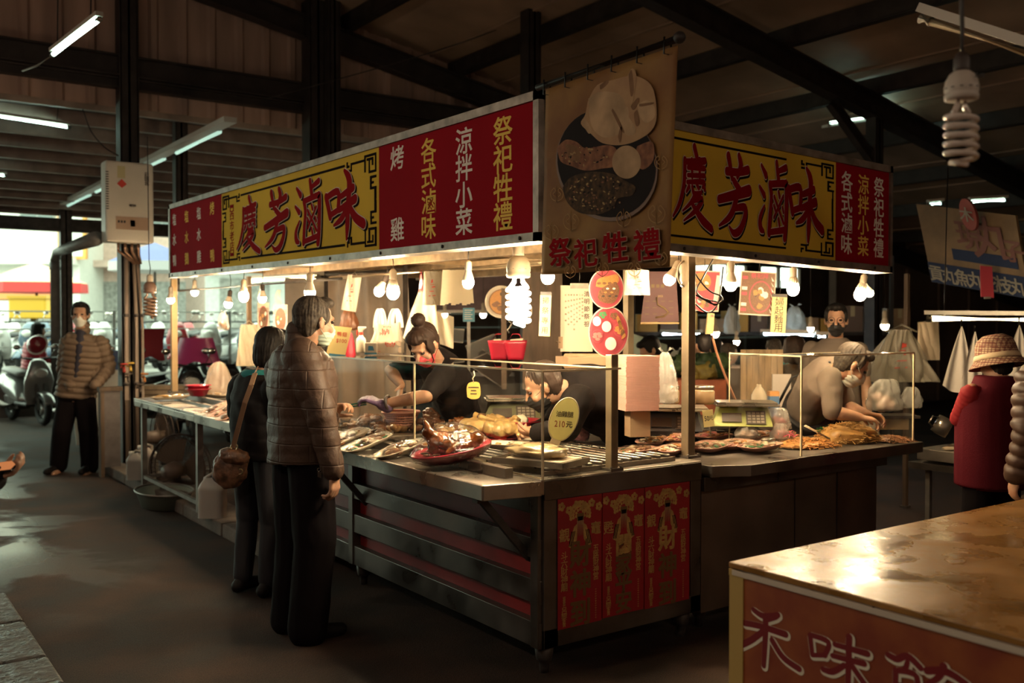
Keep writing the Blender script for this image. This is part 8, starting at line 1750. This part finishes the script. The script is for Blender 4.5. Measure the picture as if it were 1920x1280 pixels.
def parasol(label, px, py, d, r_, m1, m2, gz=.55):
    c = at(px, py, d=d); t = thing('parasol', label, 'parasol', (c.x, c.y, gz)); mb = MB(); mb.lathe([(0, .0), (r_ * .5, -.22), (r_, -.5)], 8, 0, Matrix.Translation(c), sm=False); mb.build('canopy', m1, t, solid=.01); mb = MB(); mb.lathe([(r_, -.5), (r_ * 1.01, -.72)], 8, 0, Matrix.Translation(c), sm=False); mb.build('valance', m2, t, solid=.01); mb = MB(); mb.tube([(c.x, c.y, gz), c], .03, 8); mb.build('pole', galv, t)
parasol('orange and red parasol over the street left of the drain pipe', 68, 492, 23, 1.15, M('canopy_peach', (.82, .55, .34), .7), M('valance_red', (.66, .05, .05), .7)); parasol('pale orange parasol at the left edge of the street', 18, 512, 26, 1.2, M('canopy_cream', (.85, .72, .5), .7), M('valance_orange', (.7, .3, .1), .7)); parasol('blue grey parasol over the street between column and sign', 290, 455, 24, 1.1, M('canopy_blue', (.12, .14, .34), .7), M('valance_grey', (.4, .4, .42), .7))
c = at(62, 578, d=19.6); t = thing('delivery_box', 'yellow box on the back of a scooter in the street', 'box', tuple(c)); mb = MB(); mb.cbox(c, (.75, .5, .42), 0, A_R); mb.build('box', M('box_yellow', (.72, .42, .03), .5), t, bevel=.03); mb = MB(); mb.cbox(c + V((0, 0, .22)), (.79, .54, .06), 0, A_R); mb.build('lid', M('lid_yellow', (.6, .34, .03), .5), t); mb = MB(); mb.tube([c - V((0, 0, .2)), V((c.x, c.y, .6))], .05, 8); mb.build('rack', galv, t)
# ---------------------------------------------------------------- dark stall behind, cupboard and back boards
t = thing('cupboard', 'dark steel cupboard behind the head of the quilted jacket man', 'cupboard', tuple(at(575, 700, d=8.6).xy) + (0,)); c = at(575, 600, d=8.8); m4 = plane_frame((c.x, c.y, 0), R3, Z3); mb = MB(); mb.box((-.20, 0, -.5), (.26, 1.95, 0), 0, m4); mb.build('cabinet', M('cupboard_brown', (.10, .075, .06), .5, .2, var=.3), t)
for s in (0, 1): mb = MB(); mb.box((-.19 + s * .22, .05, 0), (.02 + s * .23, 1.9, .015), 0, m4); d_ = mb.build('door', M('cupboard_door', (.13, .10, .08), .5, .2, var=.3), t); mb = MB(); mb.box((.0 + s * .05, .95, .015), (.02 + s * .05, 1.1, .035), 0, m4); mb.build('handle', galv, d_)
mb = MB(); mb.box((-.1, 1.62, .016), (-.02, 1.70, .018), 0, m4); mb.build('paper_slip', paper, t)
t = thing('back_screen', 'brownish tarpaulin screen behind the vendors, under the calendar', 'screen', (4.6, 6.2, 0)); a, b = at(612, 600, d=8.3), at(760, 600, d=7.6); mb = MB(); mb.grid(lambda u, v: V((a.x + (b.x - a.x) * u + .03 * math.sin(u * 20), a.y + (b.y - a.y) * u + .04 * math.sin(u * 16 + v * 3), .3 + 1.65 * v)), 40, 10); mb.build('tarpaulin', M('tarp_brown', (.17, .12, .085), .6, var=.5, vscale=3, bump=.2, bscale=5), t); mb = MB(); mb.tube([(a.x, a.y, 0), (a.x, a.y, 2)], .02, 8); mb.tube([(b.x, b.y, 0), (b.x, b.y, 2)], .02, 8); mb.tube([(a.x, a.y, 1.96), (b.x, b.y, 1.96)], .02, 8); mb.build('screen_frame', irongrey, t)
def bench(label, px0, px1, py, d, mt, h_=.5, cat='table'):
    a, b = at(px0, py, d=d), at(px1, py, d=d); t = thing('stall_bench', label, cat, ((a.x + b.x) / 2, (a.y + b.y) / 2, 0)); u = (b - a).normalized(); m4 = plane_frame((a.x, a.y, 0), u, Z3); L_ = (b - a).length; mb = MB(); mb.box((0, a.z - .05, -.7), (L_, a.z, 0), 0, m4); mb.build('bench_top', mt, t)
    mb = MB(); mb.box((0, a.z - .35, -.02), (L_, a.z - .05, 0), 0, m4); mb.build('apron_board', mt, t)
    for x in (.05, L_ - .05):
        for z in (-.06, -.64): mb = MB(); mb.box((x - .03, 0, z - .03), (x + .03, a.z - .05, z + .03), 0, m4); mb.build('leg', irongrey, t)
    return t, m4, a, L_
t, m4, a, L_ = bench('bench of dark greens in front of the shoppers, right of the tall steel post', 1180, 1362, 712, 7.4, M('bench_orange', (.45, .12, .05), .6, var=.4))
vg = [M('greens_dark', (.03, .06, .02), .6, var=.6, vscale=30), M('greens_mid', (.06, .10, .03), .6, var=.5, vscale=30), M('greens_yellow', (.22, .16, .03), .6, var=.4, vscale=30)]; g = rnd(5)
for k in range(16):
    mb = MB(); p = m4 @ V((L_ * (.55 + .43 * g.random()), a.z + .05 + .08 * g.random(), -.1 - .4 * g.random())); mb.blob(p, (.10, .09, .08), .5, 3, k, 3); tag(mb.build('leafy_vegetable', vg[k % 3], loc=tuple(p)), 'bunch of leafy vegetable heaped on the bench right of the tall steel post', 'vegetable', 'greens on the bench behind')
t, m4, a, L_ = bench('bench under cartons in the middle of the far right stall', 1355, 1560, 690, 8.4, M('bench_brown', (.16, .10, .07), .6))
mb = MB()
t = thing('wooden_board', 'tall wooden plank board standing behind the clear guard of the right counter', 'board', tuple(at(1428, 720, d=6.9))); m4 = facing(1428, 700, d=6.9); mb = MB()
for k in range(7): mb.box((-40 + k * 11.4, -60, 0), (-29.2 + k * 11.4, 45, 3), 0, m4)
mb.build('planks', M('planks_tan', (.34, .22, .12), .7, var=.4, stretch=(3, 3, .5)), t); m4 = facing(1462, 735, d=6.5); mb = MB(); mb.box((-15, -42, 0), (20, 34, 4), 0, m4); mb.build('pale_panel', M('pale_panel', (.42, .36, .32), .6), t)
def shelf(label, px0, px1, py, d):
    a, b = at(px0, py, d=d), at(px1, py, d=d); t = thing('shelf', label, 'shelf', tuple((a + b) / 2)); u = (b - a).normalized(); m4 = plane_frame(a, u, Z3); L_ = (b - a).length; mb = MB(); mb.box((0, -.04, -.5), (L_, 0, 0), 0, m4); mb.build('board', iron, t)
    for x in (0.05, L_ - .05): mb = MB(); mb.box((x - .02, -a.z, -.04), (x + .02, .9, 0), 0, m4); mb.build('upright', iron, t)
    return m4, L_
m4, L_ = shelf('high dark shelf of cartons and bags across the far right stall', 1180, 1680, 622, 11.4); g = rnd(9)
bm_ = [card, M('carton_yellow', (.48, .26, .05), .6), M('carton_dark', (.14, .09, .07), .7), M('carton_white', (.5, .48, .44), .6)]
LB = ['carton on the high dark shelf, %s' % s for s in ('first from the left', 'second from the left', 'third from the left, yellowish', 'fourth from the left', 'under the food picture card', 'sixth from the left, pale', 'behind the yellow note', 'eighth from the left', 'left of the masked man', 'tenth from the left', 'just behind the masked man', 'last at the right end')]
x = .1
for k in range(12):
    w_ = .2 + .1 * g.random(); h_ = .14 + .18 * g.random(); o_ = thing('carton', LB[k], 'box', tuple(m4 @ V((x + w_ / 2, 0, -.2)))); mb = MB(); mb.box((x, 0, -.4), (x + w_, h_, -.06), 0, m4); mb.build('box', bm_[(k * 5 + 1) % 4 if k != 2 else 1], o_); mb = MB(); mb.box((x + w_ * .4, h_, -.4), (x + w_ * .6, h_ + .002, -.058), 0, m4); mb.box((x + w_ * .4, h_ * .6, -.06), (x + w_ * .6, h_, -.057), 0, m4); mb.build('tape', M('tape', (.42, .33, .2), .3), o_); x += w_ + .03
for px, w, lb, sd in ((1490, 50, 'white bulging bag on the far shelf left of the masked man', 31), (1372, 34, 'white bag on the far shelf behind the food picture card', 32), (1268, 44, 'pale bag hanging below the bluish tube left of the tall steel post', 33)): sack('carrier_bag', lb, 'bag', facing(px, 600 if sd < 33 else 690, d=10.9 if sd < 33 else 7.8), w, 52 if sd < 33 else 66, M_film('grey_bag_film', (.62, .62, .58), .8, .3, .4), sd)
m4 = facing(1210, 660, d=9.6); t = thing('tarpaulin', 'pale green sheet hung at the left of the far right stall', 'sheet', tuple(m4.translation)); mb = MB(); mb.grid(lambda u, v: m4 @ V((-40 + 80 * u, -40 + 80 * v - 26 * u * v, 4 * math.sin(u * 14))), 20, 8); mb.build('sheet', M('sheet_green', (.45, .55, .47), .6), t)
for k, (px, py, lb, w, h) in enumerate(((905, 650, 'grey leaning board in the dark stall behind the blue notice', 60, 30), (850, 628, 'dark framed panel leaning behind the hair bun', 40, 26), (922, 690, 'dark carton low behind the red baskets', 70, 40))):
    m4 = facing(px, py, d=8.6, lean=.4 - .5 * k); t = thing('board', lb, 'board', tuple(m4.translation)); mb = MB(); mb.box((-w / 2, -h / 2, -8), (w / 2, h / 2, 0), 0, m4); mb.build('panel', (M('board_grey2', (.14, .13, .12), .6), M('board_dark', (.05, .045, .04), .5), M('board_brown2', (.08, .06, .05), .7))[k], t); mb = MB()
    for q in (rect(-w / 2, -h / 2, w / 2, -h / 2 + 2), rect(-w / 2, h / 2 - 2, w / 2, h / 2)): mb.prism(q, 2, 0, m4)
    mb.build('edge', galv, t)
bench('dark bench under the leaning boards in the stall behind', 815, 965, 705, 8.9, M('bench_dark', (.05, .04, .035), .6))
t = thing('back_partition', 'low purple grey hoarding at the back of the dark stall behind the bag rail', 'hoarding', tuple(at(930, 570, d=10.5))); m4 = facing(930, 560, d=10.5); mb = MB(); mb.box((-110, -22, -4), (110, 62, 0), 0, m4); mb.build('panel', M('hoarding', (.15, .09, .10), .6, var=.4), t); mb = MB(); mb.box((-110, -26, -4), (110, -21, 3), 0, m4); mb.build('ledge', M('ledge', (.5, .45, .42), .5), t)
# ---------------------------------------------------------------- stall signs and counter at the right edge
c4 = [at(1722, 382, d=8.4), at(1908, 404, d=7.6), at(1935, 560, d=7.5), at(1752, 528, d=8.3)]
def quad(mb, a, b, c, d, th, mi=0):
    n_ = (b - a).cross(d - a).normalized(); vs = [a, b, c, d, a - n_ * th, b - n_ * th, c - n_ * th, d - n_ * th]; mb.add(vs, [(0, 1, 2, 3), (7, 6, 5, 4), (0, 4, 5, 1), (1, 5, 6, 2), (2, 6, 7, 3), (3, 7, 4, 0)], mi)
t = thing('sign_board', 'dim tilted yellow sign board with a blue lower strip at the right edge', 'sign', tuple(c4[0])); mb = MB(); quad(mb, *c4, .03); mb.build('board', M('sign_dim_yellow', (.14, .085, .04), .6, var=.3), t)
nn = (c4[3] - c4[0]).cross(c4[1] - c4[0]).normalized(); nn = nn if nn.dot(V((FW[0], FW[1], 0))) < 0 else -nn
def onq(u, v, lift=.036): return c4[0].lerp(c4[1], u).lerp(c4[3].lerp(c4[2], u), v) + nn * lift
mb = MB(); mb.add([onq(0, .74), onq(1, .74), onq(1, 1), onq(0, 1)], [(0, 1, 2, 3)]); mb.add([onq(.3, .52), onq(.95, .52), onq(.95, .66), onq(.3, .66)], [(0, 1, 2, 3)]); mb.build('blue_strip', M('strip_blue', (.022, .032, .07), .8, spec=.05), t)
uq = (c4[1] - c4[0]).normalized(); vq = (c4[0] - c4[3]).normalized(); qf = lambda u, v: plane_frame(onq(u, v, .042), uq, vq)
mb = MB()
for k, ch in enumerate('現丸子'): glyphs(mb, ch, qf((.52, .74, .93)[k], (.33, .32, .45)[k]), (.26, .38, .2)[k], 0, .02)
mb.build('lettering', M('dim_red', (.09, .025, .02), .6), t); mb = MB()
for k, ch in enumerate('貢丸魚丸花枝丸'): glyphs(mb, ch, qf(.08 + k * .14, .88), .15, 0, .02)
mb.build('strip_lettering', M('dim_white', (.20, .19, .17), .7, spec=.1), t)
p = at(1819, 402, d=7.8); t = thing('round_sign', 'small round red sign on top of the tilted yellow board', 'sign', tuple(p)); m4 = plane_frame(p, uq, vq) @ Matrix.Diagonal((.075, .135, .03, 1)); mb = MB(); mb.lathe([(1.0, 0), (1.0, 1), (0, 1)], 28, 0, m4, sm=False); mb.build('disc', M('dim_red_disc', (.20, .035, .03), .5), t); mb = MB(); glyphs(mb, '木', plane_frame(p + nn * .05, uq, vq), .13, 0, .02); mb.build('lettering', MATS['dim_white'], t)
m4 = facing(1851, 530, d=7.6); t = sheet('red_slip', 'red paper slip hanging over the blue strip of the tilted sign', 'paper slip', m4, [(-12, -26), (12, -28), (8, 30), (-14, 32)], M('slip_red', (.34, .03, .05), .6), 2); mb = MB(); mb.prism(rect(-6, -30, 6, -26), 3, 0, m4); mb.build('clip', galv, t)
a, b = at(1716, 835, d=6.2), at(1900, 850, d=5.7); t = thing('food_counter', 'steel counter with a pan of pale dumplings before the woman in the plaid hat', 'counter', tuple(((a + b) / 2).xy) + (0,)); u = V((b - a).xy.to_3d()).normalized(); m4 = plane_frame((a.x, a.y, 0), u, Z3); L_ = (b - a).xy.length + .5; mb = MB(); mb.box((-.05, .60, -.75), (L_, .64, 0), 0, m4); mb.build('shelf', steeld, t); mb = MB(); mb.box((0, .66, -.65), (L_, .73, -.02), 0, m4); mb.build('pan', steel, t, bevel=.004)
for x in (.06, L_ - .06):
    for z in (-.06, -.7): mb = MB(); mb.box((x - .015, 0, z - .015), (x + .015, .6, z + .015), 0, m4); mb.build('leg', galv, t)
mb = MB(); mb.bar(m4 @ V((.35, .2, -.1)), m4 @ V((.75, .6, -.1)), .03, .03); mb.build('brace', woodd, t)
g = rnd(12)
for k in range(22):
    p = m4 @ V((.06 + g.random() * (L_ - .3), .742, -.08 - .45 * g.random()))
    if k == 0: mb = MB(); mb.blob((0, 0, 0), (.038, .028, .016), .15, 2, 1, 3); d0 = mb.build('dumpling', M('dumpling', (.78, .62, .42), .4), local=True); tag(d0, 'pale dumpling in the steel pan before the woman in the plaid hat', 'dumpling', 'dumplings in the steel pan'); o = d0
    else: o = d0.copy(); COL.objects.link(o)
    o.location = p; o.rotation_euler = (0, 0, g.random() * 6)
p = at(1766, 800, d=6.1); t = thing('steel_mug', 'tilted steel mug lying by the dumpling pan', 'mug', tuple(p)); m5 = Matrix.Translation(p) @ Matrix.Rotation(A_R, 4, 'Z') @ Matrix.Rotation(.55, 4, 'Y'); mb = MB(); mb.lathe([(0, -.05), (.05, -.05), (.05, .06), (.047, .06), (.046, -.044), (0, -.044)], 24, 0, m5); mb.build('cup', steel, t); mb = MB(); mb.tube([m5 @ V(q) for q in ((-.05, 0, .04), (-.085, 0, .03), (-.085, 0, -.02), (-.05, 0, -.03))], .006, 6); mb.build('handle', steel, t)
# ---------------------------------------------------------------- daylight and camera
w = bpy.data.worlds.new('overcast'); SC.world = w; w.use_nodes = True
nt = w.node_tree; bg = nt.nodes['Background']; bg.inputs['Strength'].default_value = 2.5
tc = nt.nodes.new('ShaderNodeTexCoord'); sp = nt.nodes.new('ShaderNodeSeparateXYZ'); rp = nt.nodes.new('ShaderNodeValToRGB')
rp.color_ramp.elements[0].color = (.66, .82, .64, 1); rp.color_ramp.elements[1].color = (.78, .98, .75, 1); rp.color_ramp.elements[1].position = .5
nt.links.new(tc.outputs['Generated'], sp.inputs[0]); nt.links.new(sp.outputs['Z'], rp.inputs['Fac']); nt.links.new(rp.outputs['Color'], bg.inputs['Color'])
cd = bpy.data.cameras.new('camera'); cam = bpy.data.objects.new('camera', cd); COL.objects.link(cam)
cam.location = (0, 0, EYE); cd.sensor_width = 36; cd.lens = 36 * FPX / 1920; cd.clip_start = .05; cd.clip_end = 200
fwd = V((FW[0] * math.cos(PIT), FW[1] * math.cos(PIT), -math.sin(PIT)))
cam.rotation_euler = fwd.to_track_quat('-Z', 'Y').to_euler()
cd.dof.use_dof = True; cd.dof.focus_distance = 4.4; cd.dof.aperture_fstop = 2.4
SC.camera = cam
vs = SC.view_settings
vs.view_transform = 'Standard'; vs.look = 'None'; vs.exposure = 1.0; vs.gamma = 1.0; vs.use_curve_mapping = False
SC.cycles.sample_clamp_indirect = 4.0; SC.cycles.max_bounces = 8; SC.cycles.transparent_max_bounces = 24
SC.cycles.use_light_tree = True
SC.cycles.caustics_reflective = False; SC.cycles.caustics_refractive = False
